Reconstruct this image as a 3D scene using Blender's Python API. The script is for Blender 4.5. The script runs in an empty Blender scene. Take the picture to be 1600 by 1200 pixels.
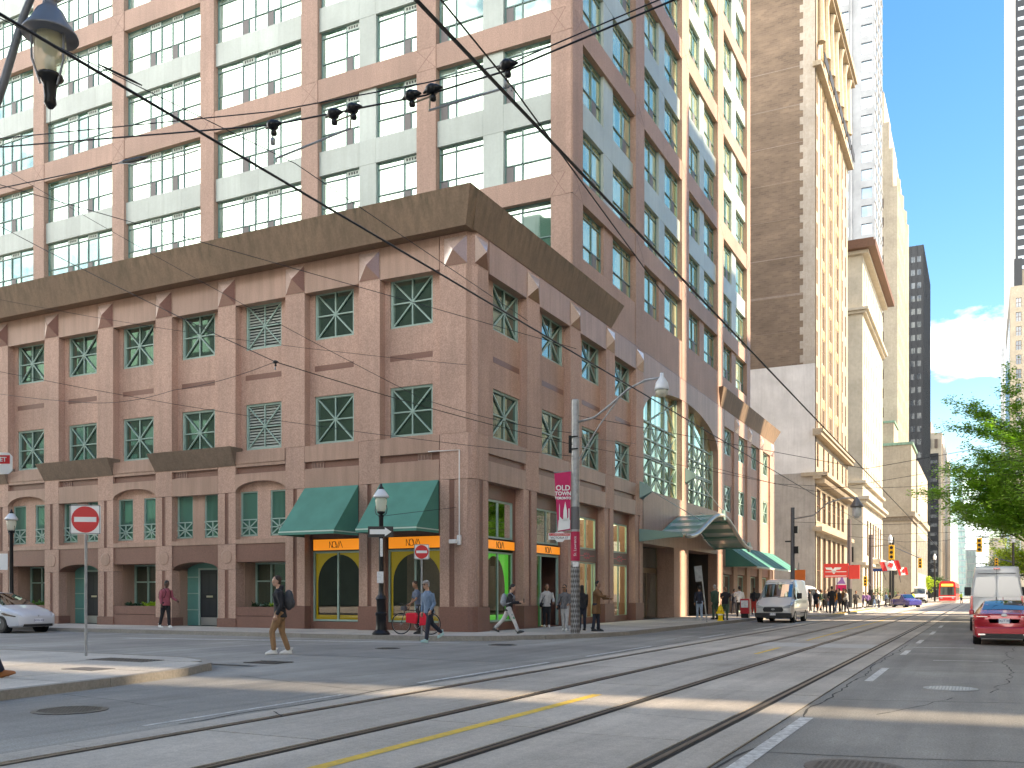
import bpy, bmesh, math, random
from mathutils import Vector, Matrix, Euler, noise
R = math.radians
PI = math.pi
random.seed(7)
S = bpy.context.scene
COL = S.collection
# ---------------------------------------------------------------- camera, sky, sun, exposure
cam_d = bpy.data.cameras.new('camera'); cam = bpy.data.objects.new('camera', cam_d); COL.objects.link(cam)
cam.location = (0, 0, 1.5)
YAW = math.atan(735 / 1472)
cam.rotation_euler = (PI / 2, 0, YAW)
cam_d.sensor_width = 36; cam_d.lens = 36 * 1472 / 1600; cam_d.shift_y = 328 / 1600
cam_d.clip_start = 0.1; cam_d.clip_end = 4000
S.camera = cam
SUN_EL, SUN_AZ = R(40), R(3)          # azimuth measured from +x towards +y
w = bpy.data.worlds.new('World'); S.world = w; w.use_nodes = True
nt = w.node_tree; nt.nodes.clear()
def N(nt, t, **k):
    n = nt.nodes.new(t)
    for a, b in k.items(): setattr(n, a, b)
    return n
out = N(nt, 'ShaderNodeOutputWorld'); bg = N(nt, 'ShaderNodeBackground')
sky = N(nt, 'ShaderNodeTexSky', sky_type='NISHITA', sun_disc=False, sun_elevation=SUN_EL, sun_rotation=PI / 2 - SUN_AZ)
sky.air_density = 1.0; sky.dust_density = 0.3; sky.ozone_density = 1.6
tc = N(nt, 'ShaderNodeTexCoord'); mp = N(nt, 'ShaderNodeMapping'); mp.inputs['Scale'].default_value = (1, 1, 2.6); mp.inputs['Location'].default_value = (3.1, .4, .2)
nz = N(nt, 'ShaderNodeTexNoise'); nz.inputs['Scale'].default_value = 2.3; nz.inputs['Detail'].default_value = 9; nz.inputs['Roughness'].default_value = .56; nz.inputs['Distortion'].default_value = .25
rp = N(nt, 'ShaderNodeValToRGB'); rp.color_ramp.elements[0].position = .375; rp.color_ramp.elements[1].position = .53
mx = N(nt, 'ShaderNodeMix', data_type='RGBA')
sat = N(nt, 'ShaderNodeHueSaturation'); sat.inputs['Saturation'].default_value = 1.35; sat.inputs['Value'].default_value = .52
nt.links.new(tc.outputs['Generated'], mp.inputs['Vector']); nt.links.new(mp.outputs[0], nz.inputs['Vector'])
dt = N(nt, 'ShaderNodeVectorMath', operation='DOT_PRODUCT'); dt.inputs[1].default_value = (-.10, -.13, -.34); nt.links.new(tc.outputs['Generated'], dt.inputs[0])
ad = N(nt, 'ShaderNodeMath', operation='ADD'); nt.links.new(nz.outputs['Fac'], ad.inputs[0]); nt.links.new(dt.outputs['Value'], ad.inputs[1])     # cloud bank thickening to the south-west and low down
nt.links.new(ad.outputs[0], rp.inputs['Fac']); nt.links.new(rp.outputs['Color'], mx.inputs['Factor'])
nt.links.new(sky.outputs[0], sat.inputs['Color']); nt.links.new(sat.outputs[0], mx.inputs[6]); mx.inputs[7].default_value = (9.6, 10.0, 10.6, 1)
nt.links.new(mx.outputs[2], bg.inputs['Color']); bg.inputs['Strength'].default_value = 0.1
nt.links.new(bg.outputs[0], out.inputs['Surface'])
sun_d = bpy.data.lights.new('sun', 'SUN'); sun_d.energy = 2.0; sun_d.angle = R(1.2); sun_d.color = (1, .89, .76)
sun = bpy.data.objects.new('sun', sun_d); COL.objects.link(sun)
sv = Vector((math.cos(SUN_EL) * math.cos(SUN_AZ), math.cos(SUN_EL) * math.sin(SUN_AZ), math.sin(SUN_EL)))
sun.rotation_euler = sv.to_track_quat('Z', 'Y').to_euler(); sun.location = (60, 0, 90)
S.view_settings.view_transform = 'Standard'; S.view_settings.look = 'None'
S.view_settings.exposure = 2.9; S.view_settings.gamma = 1; S.view_settings.use_curve_mapping = False
S.view_settings.use_white_balance = True; S.view_settings.white_balance_temperature = 7900; S.view_settings.white_balance_tint = 10
S.render.engine = 'CYCLES'
S.cycles.max_bounces = 6; S.cycles.transparent_max_bounces = 12

# ---------------------------------------------------------------- helpers
class MB:
    def __init__(s): s.v = []; s.f = []; s.m = []; s.T = Matrix.Identity(4); s.mi = 0
    def add(s, vs, fs):
        b = len(s.v); T = s.T
        s.v += [tuple(T @ Vector(p)) for p in vs]
        s.f += [tuple(b + i for i in f) for f in fs]; s.m += [s.mi] * len(fs)
        return s
    def box(s, x0, x1, y0, y1, z0, z1):
        return s.add([(x0,y0,z0),(x1,y0,z0),(x1,y1,z0),(x0,y1,z0),(x0,y0,z1),(x1,y0,z1),(x1,y1,z1),(x0,y1,z1)],
              [(0,3,2,1),(4,5,6,7),(0,1,5,4),(1,2,6,5),(2,3,7,6),(3,0,4,7)])
    def quad(s, a, b, c, d): return s.add([a,b,c,d], [(0,1,2,3)])
    def bar(s, p, q, wd, th=None, up=(0,0,1)):   # rectangular bar between points
        th = th or wd; p = Vector(p); q = Vector(q); d = (q-p).normalized(); u = Vector(up)
        if abs(d.dot(u)) > .98: u = Vector((1,0,0))
        a = d.cross(u).normalized() * wd/2; b = a.cross(d).normalized() * th/2
        vs = [p-a-b,p+a-b,p+a+b,p-a+b,q-a-b,q+a-b,q+a+b,q-a+b]
        return s.add(vs, [(0,3,2,1),(4,5,6,7),(0,1,5,4),(1,2,6,5),(2,3,7,6),(3,0,4,7)])
    def tube(s, pts, r, n=8, caps=True):
        pts = [Vector(p) for p in pts]; rs = r if isinstance(r, (list,tuple)) else [r]*len(pts)
        rings = []; prev = None
        for i, p in enumerate(pts):
            d = (pts[min(i+1,len(pts)-1)] - pts[max(i-1,0)])
            if d.length < 1e-9: d = Vector((0,0,1))
            d.normalize()
            if prev is None:
                u = Vector((0,0,1)) if abs(d.z) < .9 else Vector((1,0,0)); a = d.cross(u).normalized()
            else: a = (prev - d*prev.dot(d)).normalized()
            prev = a; b = d.cross(a)
            rings.append([p + (a*math.cos(2*PI*k/n) + b*math.sin(2*PI*k/n))*rs[i] for k in range(n)])
        return s.rings(rings, caps)
    def rings(s, rings, caps=True, closed=True):
        n = len(rings[0]); vs = [p for r in rings for p in r]; fs = []
        for i in range(len(rings)-1):
            for k in range(n if closed else n-1):
                k2 = (k+1) % n; fs.append((i*n+k, i*n+k2, (i+1)*n+k2, (i+1)*n+k))
        if caps: fs.append(tuple(range(n))[::-1]); fs.append(tuple((len(rings)-1)*n + k for k in range(n)))
        return s.add(vs, fs)
    def lathe(s, prof, n=16, c=(0,0,0), caps=True):
        return s.rings([[(c[0]+r*math.cos(2*PI*k/n), c[1]+r*math.sin(2*PI*k/n), c[2]+z) for k in range(n)] for r, z in prof], caps)
    def prism(s, poly, h0, h1, axis='z'):
        def P(a,b,h): return {'z':(a,b,h),'y':(a,h,b),'x':(h,a,b)}[axis]
        n = len(poly); vs = [P(a,b,h0) for a,b in poly] + [P(a,b,h1) for a,b in poly]
        fs = [(i,(i+1)%n,n+(i+1)%n,n+i) for i in range(n)] + [tuple(range(n))[::-1], tuple(range(n,2*n))]
        return s.add(vs, fs)
    def ellipsoid(s, c, r, n=10, m=7):
        rg = []
        for i in range(m+1):
            t = PI*(i/m) ; t = min(max(t,.02),PI-.02)
            rg.append([(c[0]+r[0]*math.sin(t)*math.cos(2*PI*k/n), c[1]+r[1]*math.sin(t)*math.sin(2*PI*k/n), c[2]-r[2]*math.cos(t)) for k in range(n)])
        return s.rings(rg)
    def mesh(s, name, mats, smooth=False, recalc=True):
        me = bpy.data.meshes.new(name); me.from_pydata(s.v, [], s.f)
        mats = mats if isinstance(mats, (list,tuple)) else [mats]
        for m in mats: me.materials.append(m)
        for p, mi in zip(me.polygons, s.m): p.material_index = mi
        if recalc:
            bm = bmesh.new(); bm.from_mesh(me); bmesh.ops.recalc_face_normals(bm, faces=bm.faces); bm.to_mesh(me); bm.free()
        if smooth:
            for p in me.polygons: p.use_smooth = True
        me.update(); return me
WM = {}
def TR(x, y, z, rz=0): return Matrix.Translation((x,y,z)) @ Matrix.Rotation(rz, 4, 'Z')
def link(data, name, parent=None, world=None, label=None, cat=None, group=None, kind=None):
    o = bpy.data.objects.new(name, data); COL.objects.link(o)
    world = world if world is not None else Matrix.Identity(4)
    WM[o.name] = world.copy()
    if parent is not None:
        o.parent = parent; o.matrix_basis = WM[parent.name].inverted() @ world
    else: o.matrix_basis = world
    if label: o['label'] = label
    if cat: o['category'] = cat
    if group: o['group'] = group
    if kind: o['kind'] = kind
    return o
def thing(name, label, cat, world, group=None): return link(None, name, None, world, label, cat, group)
def copy_tree(o, world=None, parent=None, label=None):
    c = o.copy(); COL.objects.link(c)
    if parent is not None:
        c.parent = parent; WM[c.name] = WM[parent.name] @ o.matrix_basis
    else:
        c.matrix_basis = world; WM[c.name] = world.copy()
    if label: c['label'] = label
    for ch in list(CH.get(o.name, [])) : copy_tree(ch, None, c)
    return c
CH = {}
def part(mb, name, mats, parent, world=None, smooth=False, label=None, bevel=0, sharp=None):
    me = mb.mesh(name, mats, smooth) if isinstance(mb, MB) else mb
    if world is None: world = WM[parent.name]
    o = link(me, name, parent, world, label)
    CH.setdefault(parent.name, []).append(o)
    if bevel:
        b = o.modifiers.new('b', 'BEVEL'); b.width = bevel; b.segments = 2; b.limit_method = 'ANGLE'
    if sharp: autosmooth(me, sharp)
    return o
def autosmooth(me, ang=35):
    bm = bmesh.new(); bm.from_mesh(me); bmesh.ops.remove_doubles(bm, verts=bm.verts, dist=1e-5)
    for f in bm.faces: f.smooth = True
    for e in bm.edges:
        if len(e.link_faces) == 2: e.smooth = e.calc_face_angle(0) < R(ang)
        else: e.smooth = False
    bm.to_mesh(me); bm.free()
def sb(r, g, b):        # sRGB 0-255 -> linear
    return tuple((c/255/12.92 if c/255 <= .04045 else ((c/255+.055)/1.055)**2.4) for c in (r,g,b)) + (1,)
MATS = {}
def mat(name, col, rough=.6, metal=0, noise_amt=0, scale=3, bump=0, spec=None, coat=0, col2=None, stretch=None, emis=None, em_s=1, detail=6, alpha=1, trans=0):
    if name in MATS: return MATS[name]
    m = bpy.data.materials.new(name); m.use_nodes = True; nt = m.node_tree; b = nt.nodes['Principled BSDF']
    col = tuple(col) + ((1,) if len(col) == 3 else ())
    b.inputs['Base Color'].default_value = col; b.inputs['Roughness'].default_value = rough; b.inputs['Metallic'].default_value = metal
    if spec is not None: b.inputs['Specular IOR Level'].default_value = spec
    if coat: b.inputs['Coat Weight'].default_value = coat; b.inputs['Coat Roughness'].default_value = .05
    if emis: b.inputs['Emission Color'].default_value = tuple(emis) + (1,); b.inputs['Emission Strength'].default_value = em_s
    if alpha < 1: b.inputs['Alpha'].default_value = alpha
    if noise_amt or bump:
        g = N(nt, 'ShaderNodeNewGeometry'); vec = g.outputs['Position']
        if stretch:
            mp = N(nt, 'ShaderNodeMapping'); mp.inputs['Scale'].default_value = stretch; nt.links.new(vec, mp.inputs['Vector']); vec = mp.outputs[0]
        nz = N(nt, 'ShaderNodeTexNoise'); nz.inputs['Scale'].default_value = scale; nz.inputs['Detail'].default_value = detail; nz.inputs['Roughness'].default_value = .62
        nt.links.new(vec, nz.inputs['Vector'])
        if noise_amt:
            r = N(nt, 'ShaderNodeValToRGB'); c2 = col2 if col2 else tuple(c*(1-noise_amt) for c in col[:3])
            c2 = tuple(c2)[:3] + (1,); hi = tuple(min(1,c*(1+noise_amt*.6)) for c in col[:3]) + (1,)
            r.color_ramp.elements[0].position = .32; r.color_ramp.elements[1].position = .68
            r.color_ramp.elements[0].color = c2; r.color_ramp.elements[1].color = hi
            nt.links.new(nz.outputs['Fac'], r.inputs['Fac']); nt.links.new(r.outputs[0], b.inputs['Base Color'])
        if bump:
            bp = N(nt, 'ShaderNodeBump'); bp.inputs['Strength'].default_value = bump; bp.inputs['Distance'].default_value = .02
            nt.links.new(nz.outputs['Fac'], bp.inputs['Height']); nt.links.new(bp.outputs[0], b.inputs['Normal'])
    MATS[name] = m; return m

def granite(name, col, dark, fine, rough=.55, stain=.0, stain_col=(.06,.05,.03), zs=None, coat=0):
    """speckled stone: voronoi/noise grain, broad tone drift, vertical rain streaks"""
    m = bpy.data.materials.new(name); m.use_nodes = True; nt = m.node_tree; b = nt.nodes['Principled BSDF']; L = nt.links.new
    b.inputs['Roughness'].default_value = rough
    if coat: b.inputs['Coat Weight'].default_value = coat; b.inputs['Coat Roughness'].default_value = .12
    g = N(nt, 'ShaderNodeNewGeometry')
    n1 = N(nt, 'ShaderNodeTexNoise'); n1.inputs['Scale'].default_value = fine; n1.inputs['Detail'].default_value = 3; n1.inputs['Roughness'].default_value = .8
    r1 = N(nt, 'ShaderNodeValToRGB'); r1.color_ramp.elements[0].position = .36; r1.color_ramp.elements[1].position = .62
    r1.color_ramp.elements[0].color = tuple(dark) + (1,); r1.color_ramp.elements[1].color = tuple(col) + (1,)
    L(g.outputs['Position'], n1.inputs['Vector']); L(n1.outputs['Fac'], r1.inputs['Fac'])
    n2 = N(nt, 'ShaderNodeTexNoise'); n2.inputs['Scale'].default_value = .35; n2.inputs['Detail'].default_value = 5
    L(g.outputs['Position'], n2.inputs['Vector'])
    mr = N(nt, 'ShaderNodeMapRange'); mr.inputs[1].default_value = .3; mr.inputs[2].default_value = .7; mr.inputs[3].default_value = .84; mr.inputs[4].default_value = 1.1
    L(n2.outputs['Fac'], mr.inputs[0])
    # per-panel tone
    oi = N(nt, 'ShaderNodeObjectInfo'); mr2 = N(nt, 'ShaderNodeMapRange'); mr2.inputs[3].default_value = .93; mr2.inputs[4].default_value = 1.07
    L(oi.outputs['Random'], mr2.inputs[0])
    mu = N(nt, 'ShaderNodeMath', operation='MULTIPLY'); L(mr.outputs[0], mu.inputs[0]); L(mr2.outputs[0], mu.inputs[1])
    vm = N(nt, 'ShaderNodeVectorMath', operation='SCALE'); L(r1.outputs[0], vm.inputs[0]); L(mu.outputs[0], vm.inputs['Scale'])
    last = vm.outputs[0]
    if stain:
        mp = N(nt, 'ShaderNodeMapping'); mp.inputs['Scale'].default_value = (2.2, 2.2, .16); L(g.outputs['Position'], mp.inputs['Vector'])
        n3 = N(nt, 'ShaderNodeTexNoise'); n3.inputs['Scale'].default_value = 1.6; n3.inputs['Detail'].default_value = 6; n3.inputs['Roughness'].default_value = .7
        L(mp.outputs[0], n3.inputs['Vector'])
        r3 = N(nt, 'ShaderNodeMapRange'); r3.inputs[1].default_value = .42; r3.inputs[2].default_value = .66; r3.inputs[3].default_value = 0; r3.inputs[4].default_value = stain
        L(n3.outputs['Fac'], r3.inputs[0])
        f = r3.outputs[0]
        if zs:
            sx = N(nt, 'ShaderNodeSeparateXYZ'); L(g.outputs['Position'], sx.inputs[0])
            r4 = N(nt, 'ShaderNodeMapRange'); r4.inputs[1].default_value = zs[0]; r4.inputs[2].default_value = zs[1]; r4.inputs[3].default_value = .25; r4.inputs[4].default_value = 1
            L(sx.outputs['Z'], r4.inputs[0])
            ad = N(nt, 'ShaderNodeMath', operation='MULTIPLY'); L(f, ad.inputs[0]); L(r4.outputs[0], ad.inputs[1]); f = ad.outputs[0]
        mm = N(nt, 'ShaderNodeMix', data_type='RGBA'); L(f, mm.inputs['Factor']); L(last, mm.inputs[6]); mm.inputs[7].default_value = tuple(stain_col) + (1,)
        last = mm.outputs[2]
    L(last, b.inputs['Base Color'])
    bp = N(nt, 'ShaderNodeBump'); bp.inputs['Strength'].default_value = .15; bp.inputs['Distance'].default_value = .01
    L(n1.outputs['Fac'], bp.inputs['Height']); L(bp.outputs[0], b.inputs['Normal'])
    MATS[name] = m; return m

def road_wear(m, amt=.22):
    nt = m.node_tree; b = nt.nodes['Principled BSDF']; L = nt.links.new; src = b.inputs['Base Color'].links[0].from_socket
    g = N(nt, 'ShaderNodeNewGeometry')
    last = src
    for sc, s_, lo_, hi_ in (((1.6,.05,1), 1.0, 1-amt, 1+amt*.5), ((.28,.20,1), 1.2, 1-amt, 1+amt*.7), ((60,60,60), 1.0, .80, 1.18)):
        mp = N(nt, 'ShaderNodeMapping'); mp.inputs['Scale'].default_value = sc; L(g.outputs['Position'], mp.inputs['Vector'])
        nz = N(nt, 'ShaderNodeTexNoise'); nz.inputs['Scale'].default_value = s_; nz.inputs['Detail'].default_value = 6; nz.inputs['Roughness'].default_value = .6; L(mp.outputs[0], nz.inputs['Vector'])
        mr = N(nt, 'ShaderNodeMapRange'); mr.inputs[1].default_value = .32; mr.inputs[2].default_value = .66; mr.inputs[3].default_value = lo_; mr.inputs[4].default_value = hi_; L(nz.outputs['Fac'], mr.inputs[0])
        vm = N(nt, 'ShaderNodeVectorMath', operation='SCALE'); L(last, vm.inputs[0]); L(mr.outputs[0], vm.inputs['Scale']); last = vm.outputs[0]
    L(last, b.inputs['Base Color'])
def glass_dark(name, tint, inside, mirror=.45, curtain=.0, rough=.02, wob=.0, curtain_col=(.45,.6,.55)):
    """reflective office glazing over a dim room: the room (blinds, curtains) varies from window to window"""
    m = bpy.data.materials.new(name); m.use_nodes = True; nt = m.node_tree; L = nt.links.new
    b = nt.nodes['Principled BSDF']; o = nt.nodes['Material Output']
    b.inputs['Roughness'].default_value = .25; b.inputs['Specular IOR Level'].default_value = .3
    g = N(nt, 'ShaderNodeNewGeometry'); oi = N(nt, 'ShaderNodeObjectInfo')
    ad = N(nt, 'ShaderNodeVectorMath', operation='ADD'); L(g.outputs['Position'], ad.inputs[0])
    sc = N(nt, 'ShaderNodeMath', operation='MULTIPLY'); L(oi.outputs['Random'], sc.inputs[0]); sc.inputs[1].default_value = 37
    L(sc.outputs[0], ad.inputs[1])
    mp = N(nt, 'ShaderNodeMapping'); mp.inputs['Scale'].default_value = (1.6, 1.6, .25); L(ad.outputs[0], mp.inputs['Vector'])
    nz = N(nt, 'ShaderNodeTexNoise'); nz.inputs['Scale'].default_value = .8; nz.inputs['Detail'].default_value = 3; L(mp.outputs[0], nz.inputs['Vector'])
    r = N(nt, 'ShaderNodeValToRGB'); r.color_ramp.elements[0].position = .40; r.color_ramp.elements[1].position = .56
    r.color_ramp.elements[0].color = tuple(inside) + (1,); r.color_ramp.elements[1].color = (tuple(a*(1-curtain)+c*curtain for a, c in zip(inside, curtain_col))) + (1,)
    L(nz.outputs['Fac'], r.inputs['Fac']); L(r.outputs[0], b.inputs['Base Color'])
    gl = N(nt, 'ShaderNodeBsdfGlossy'); gl.inputs['Color'].default_value = tuple(tint) + (1,); gl.inputs['Roughness'].default_value = rough
    if wob:
        n2 = N(nt, 'ShaderNodeTexNoise'); n2.inputs['Scale'].default_value = .9; n2.inputs['Detail'].default_value = 1; L(ad.outputs[0], n2.inputs['Vector'])
        bp = N(nt, 'ShaderNodeBump'); bp.inputs['Strength'].default_value = wob; bp.inputs['Distance'].default_value = .1; L(n2.outputs['Fac'], bp.inputs['Height']); L(bp.outputs[0], gl.inputs['Normal'])
    fr = N(nt, 'ShaderNodeFresnel'); fr.inputs['IOR'].default_value = 1.5
    mr = N(nt, 'ShaderNodeMapRange'); mr.inputs[3].default_value = mirror; mr.inputs[4].default_value = 1; L(fr.outputs[0], mr.inputs[0])
    ms = N(nt, 'ShaderNodeMixShader'); L(mr.outputs[0], ms.inputs[0]); L(b.outputs[0], ms.inputs[1]); L(gl.outputs[0], ms.inputs[2])
    L(ms.outputs[0], o.inputs['Surface']); MATS[name] = m; return m
def glass_clear(name, tint=(.85,.95,.9), mirror=.08):
    m = bpy.data.materials.new(name); m.use_nodes = True; nt = m.node_tree; L = nt.links.new
    o = nt.nodes['Material Output']; nt.nodes.remove(nt.nodes['Principled BSDF'])
    tr = N(nt, 'ShaderNodeBsdfTransparent'); tr.inputs[0].default_value = tuple(tint) + (1,)
    gl = N(nt, 'ShaderNodeBsdfGlossy'); gl.inputs['Roughness'].default_value = .01
    fr = N(nt, 'ShaderNodeFresnel'); mr = N(nt, 'ShaderNodeMapRange'); mr.inputs[3].default_value = mirror; mr.inputs[4].default_value = 1; L(fr.outputs[0], mr.inputs[0])
    ms = N(nt, 'ShaderNodeMixShader'); L(mr.outputs[0], ms.inputs[0]); L(tr.outputs[0], ms.inputs[1]); L(gl.outputs[0], ms.inputs[2]); L(ms.outputs[0], o.inputs['Surface'])
    MATS[name] = m; return m

GR = granite('granite_pink', (.56,.365,.285), (.36,.215,.165), 24, .6, stain=.22, stain_col=(.15,.10,.075))
GRS = granite('granite_smooth', (.46,.295,.23), (.36,.225,.17), 26, .45, stain=.4, stain_col=(.19,.125,.09))
GM = granite('granite_maroon', (.25,.125,.095), (.18,.09,.07), 22, .4, stain=.12, stain_col=(.10,.05,.04))
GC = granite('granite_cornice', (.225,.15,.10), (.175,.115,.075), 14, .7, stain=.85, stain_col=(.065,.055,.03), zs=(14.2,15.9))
GP = granite('granite_polished', (.36,.20,.17), (.27,.145,.125), 26, .12, coat=1)
GPL = granite('granite_polished_skylit', (.62,.47,.42), (.50,.37,.32), 26, .15, coat=1)  # sky reflection on the top and left pyramid faces put into the colour
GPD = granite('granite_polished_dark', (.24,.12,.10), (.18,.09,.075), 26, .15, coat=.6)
GT = granite('granite_tower', (.46,.30,.235), (.31,.195,.15), 18, .6, stain=.30, stain_col=(.22,.15,.115))
PANEL = granite('spandrel_panel', (.41,.475,.445), (.38,.44,.415), 8, .4, stain=.35, stain_col=(.30,.34,.31))
FRAME = mat('frame_teal', (.30,.43,.38), .4, 0, .08, 4)
FRD = mat('frame_dark_teal', (.11,.20,.19), .4)
REVEAL = mat('reveal_dark', (.05,.06,.06), .6)
GL_T = glass_dark('tower_glass', (.74,.96,.85), (.015,.11,.065), .40, .75, wob=.05)
GL_R = glass_dark('tower_glass_side', (.86,.90,.66), (.05,.12,.07), .34, .8, wob=.12, curtain_col=(.62,.64,.44))  # yellow tint and cream curtain tone put the pale street reflection into colour
GL_P = glass_dark('podium_glass', (.75,.95,.85), (.004,.012,.009), .16, .5, wob=.02, curtain_col=(.03,.06,.035))
GL_B = glass_dark('blind_glass', (.7,.95,.85), (.025,.09,.07), .10, .6, curtain_col=(.07,.20,.155))
GL_D = glass_dark('dark_glass', (.9,.95,.95), (.02,.022,.022), .15, .2)
CLEAR = glass_clear('clear_glass')
# ---------------------------------------------------------------- ground, road, tracks, pavements
def asphalt(name, c0, c1, fine=40):
    m = granite(name, c1, c0, fine, .85, stain=.25, stain_col=tuple(c*.72 for c in c0)); return m
ASPH = asphalt('asphalt', (.285,.268,.24), (.385,.365,.33), 30)
ASPD = asphalt('asphalt_patch', (.215,.203,.185), (.305,.29,.265), 34)
CONC = asphalt('track_concrete', (.45,.40,.345), (.54,.485,.42), 16)
WALK = asphalt('pavement_concrete', (.46,.415,.36), (.55,.50,.44), 16)
KERB = asphalt('kerb_concrete', (.26,.235,.20), (.34,.31,.27), 16)
for q_ in (ASPH, ASPD, CONC): road_wear(q_)
road_wear(WALK, .12)
BASE = mat('slab_joint', (.05,.048,.046), .9)
RAIL = mat('rail_steel', (.16,.14,.12), .38, .7, .4, 6, stretch=(3,.3,1))
GROOVE = mat('rail_groove', (.035,.032,.03), .8)
WHITEP = granite('paint_white', (.74,.73,.70), (.40,.39,.37), 9, .7)
YELP = granite('paint_yellow', (.85,.55,.06), (.62,.42,.10), 9, .7)
IRON = mat('cast_iron', (.12,.115,.11), .5, .6, .3, 20)
def sheet(name, x0, x1, y0, y1, z, m, **k):
    return link(MB().quad((x0,y0,z),(x1,y0,z),(x1,y1,z),(x0,y1,z)).mesh(name, m), name, **k)
sheet('ground', -900, 900, -400, 2600, -.02, ASPD, kind='structure')
road = sheet('road', -13.5, 2.2, -60, 900, 0, ASPH, kind='structure')
link(MB().quad((-160,15.2,.0),(-13.5,15.2,.0),(-13.5,25.7,.0),(-160,25.7,.0)).quad((-13.5,15,.0),(-13.5,15,.0),(-13.5,15,.0),(-13.5,15,.0)).mesh('cross_street', ASPH), 'cross_street', kind='structure')
# darker worn patches
def patch(poly, z=.002, m=ASPD, nm='road_patch'):
    b = MB(); b.add([(x,y,z) for x,y in poly], [tuple(range(len(poly)))]); return part(b, nm, m, road, Matrix.Identity(4))
patch([(-19,18.6),(-9.2,18.2),(-8.6,25.2),(-11.5,25.0),(-19,21.4)])
patch([(-12.0,5.2),(-9.0,5.2),(-8.8,12.5),(-10.2,13.4),(-12.4,9.6)])
patch([(-1.7,26),(1.9,26),(2.1,60),(-1.6,60)])
patch([(-11.2,33),(-8.9,33),(-8.7,75),(-11.2,75)])
# track slabs
tb = link(MB().quad((-8.15,-60,.004),(-2.1,-60,.004),(-2.1,900,.004),(-8.15,900,.004)).mesh('track_bed', BASE), 'track_bed', kind='structure')
cols = [(-8.15,-7.74),(-7.56,-6.04),(-5.86,-4.34),(-4.16,-2.71),(-2.53,-2.1)]
random.seed(3)
for ci, (a, b_) in enumerate(cols):
    y = -8 + random.random()*3
    L_ = 5.2 if ci not in (0,4) else 3.4
    me = MB().box(a+.01, b_-.01, .012, L_-.012, .0, .016).mesh('concrete_slab', CONC)
    while y < 74:
        part(me, 'concrete_slab', None, tb, TR(0, y, .0 + random.uniform(-.003,.002))); y += L_
    part(MB().box(a+.01, b_-.01, y, 900, .006, .014), 'track_strip', CONC, tb)
for x in (-7.65,-5.95,-4.25,-2.62):
    part(MB().box(x-.05, x+.05, -60, 900, .005, .010), 'rail_groove', GROOVE, tb)
    part(MB().box(x-.03, x+.025, -60, 900, .006, .017), 'rail', RAIL, tb)
# light concrete patch further down the street
LC = mat('light_concrete', (.50,.48,.45), .8, 0, .15, 5)
for a_, b_ in ((-5.86,-4.34),(-4.16,-2.71)): part(MB().box(a_, b_, 27.2, 29.3, .01, .0205), 'light_slab', LC, tb)
# markings
def mark(pts, m=WHITEP, z=.021, nm='road_marking'):
    b = MB(); b.add([(x,y,z) for x,y in pts], [tuple(range(len(pts)))]); return part(b, nm, m, road, Matrix.Identity(4))
def dash(x, y0, y1, wd=.12, m=WHITEP, z=.004, slant=0): mark([(x-wd/2,y0),(x+wd/2,y0),(x+wd/2+slant,y1),(x-wd/2+slant,y1)], m, z)
dash(-5.08, 4, 13.0, .15, YELP, .0185); dash(-5.02, 23.5, 26.6, .11, YELP, .0185); dash(-5.0, 31, 90, .11, YELP, .0185)
dash(-8.52, 7.7, 11.4, .07); dash(-8.5, 13.5, 18.8, .10); dash(-8.5, 21, 26, .10); dash(-8.6, 31.5, 35, .12); dash(-8.6, 40, 44, .12); dash(-8.6,49,53,.12)
dash(-1.9, 6.2, 11.8, .15); dash(-1.75, 17.2, 20.4, .14); dash(-1.75, 25, 27, .14); dash(-1.75, 31, 33.4, .14); dash(-1.7,38,41,.14); dash(-1.7,46,49,.14)
mark([(-1.75,28.6),(-.2,28.9),(-.2,29.05),(-1.75,28.75)], WHITEP, .004); mark([(-1.0,23.2),(.2,23.4),(.2,23.5),(-1.0,23.3)], WHITEP, .004)
mark([(-14.3,25.1),(-26,22.9),(-26,22.6),(-14.3,24.9)], WHITEP, .004)
mark([(-9.0,86),(-2,86),(-2,86.5),(-9,86.5)]); mark([(-9.0,90),(-2,90),(-2,90.5),(-9,90.5)])
# painted A on the cross street
for q in ([(-21.9,22.6),(-21.2,22.7),(-20.5,24.6),(-21.0,24.7)], [(-19.0,23.2),(-18.3,23.3),(-20.1,24.8),(-20.6,24.7)]): pass
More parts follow.
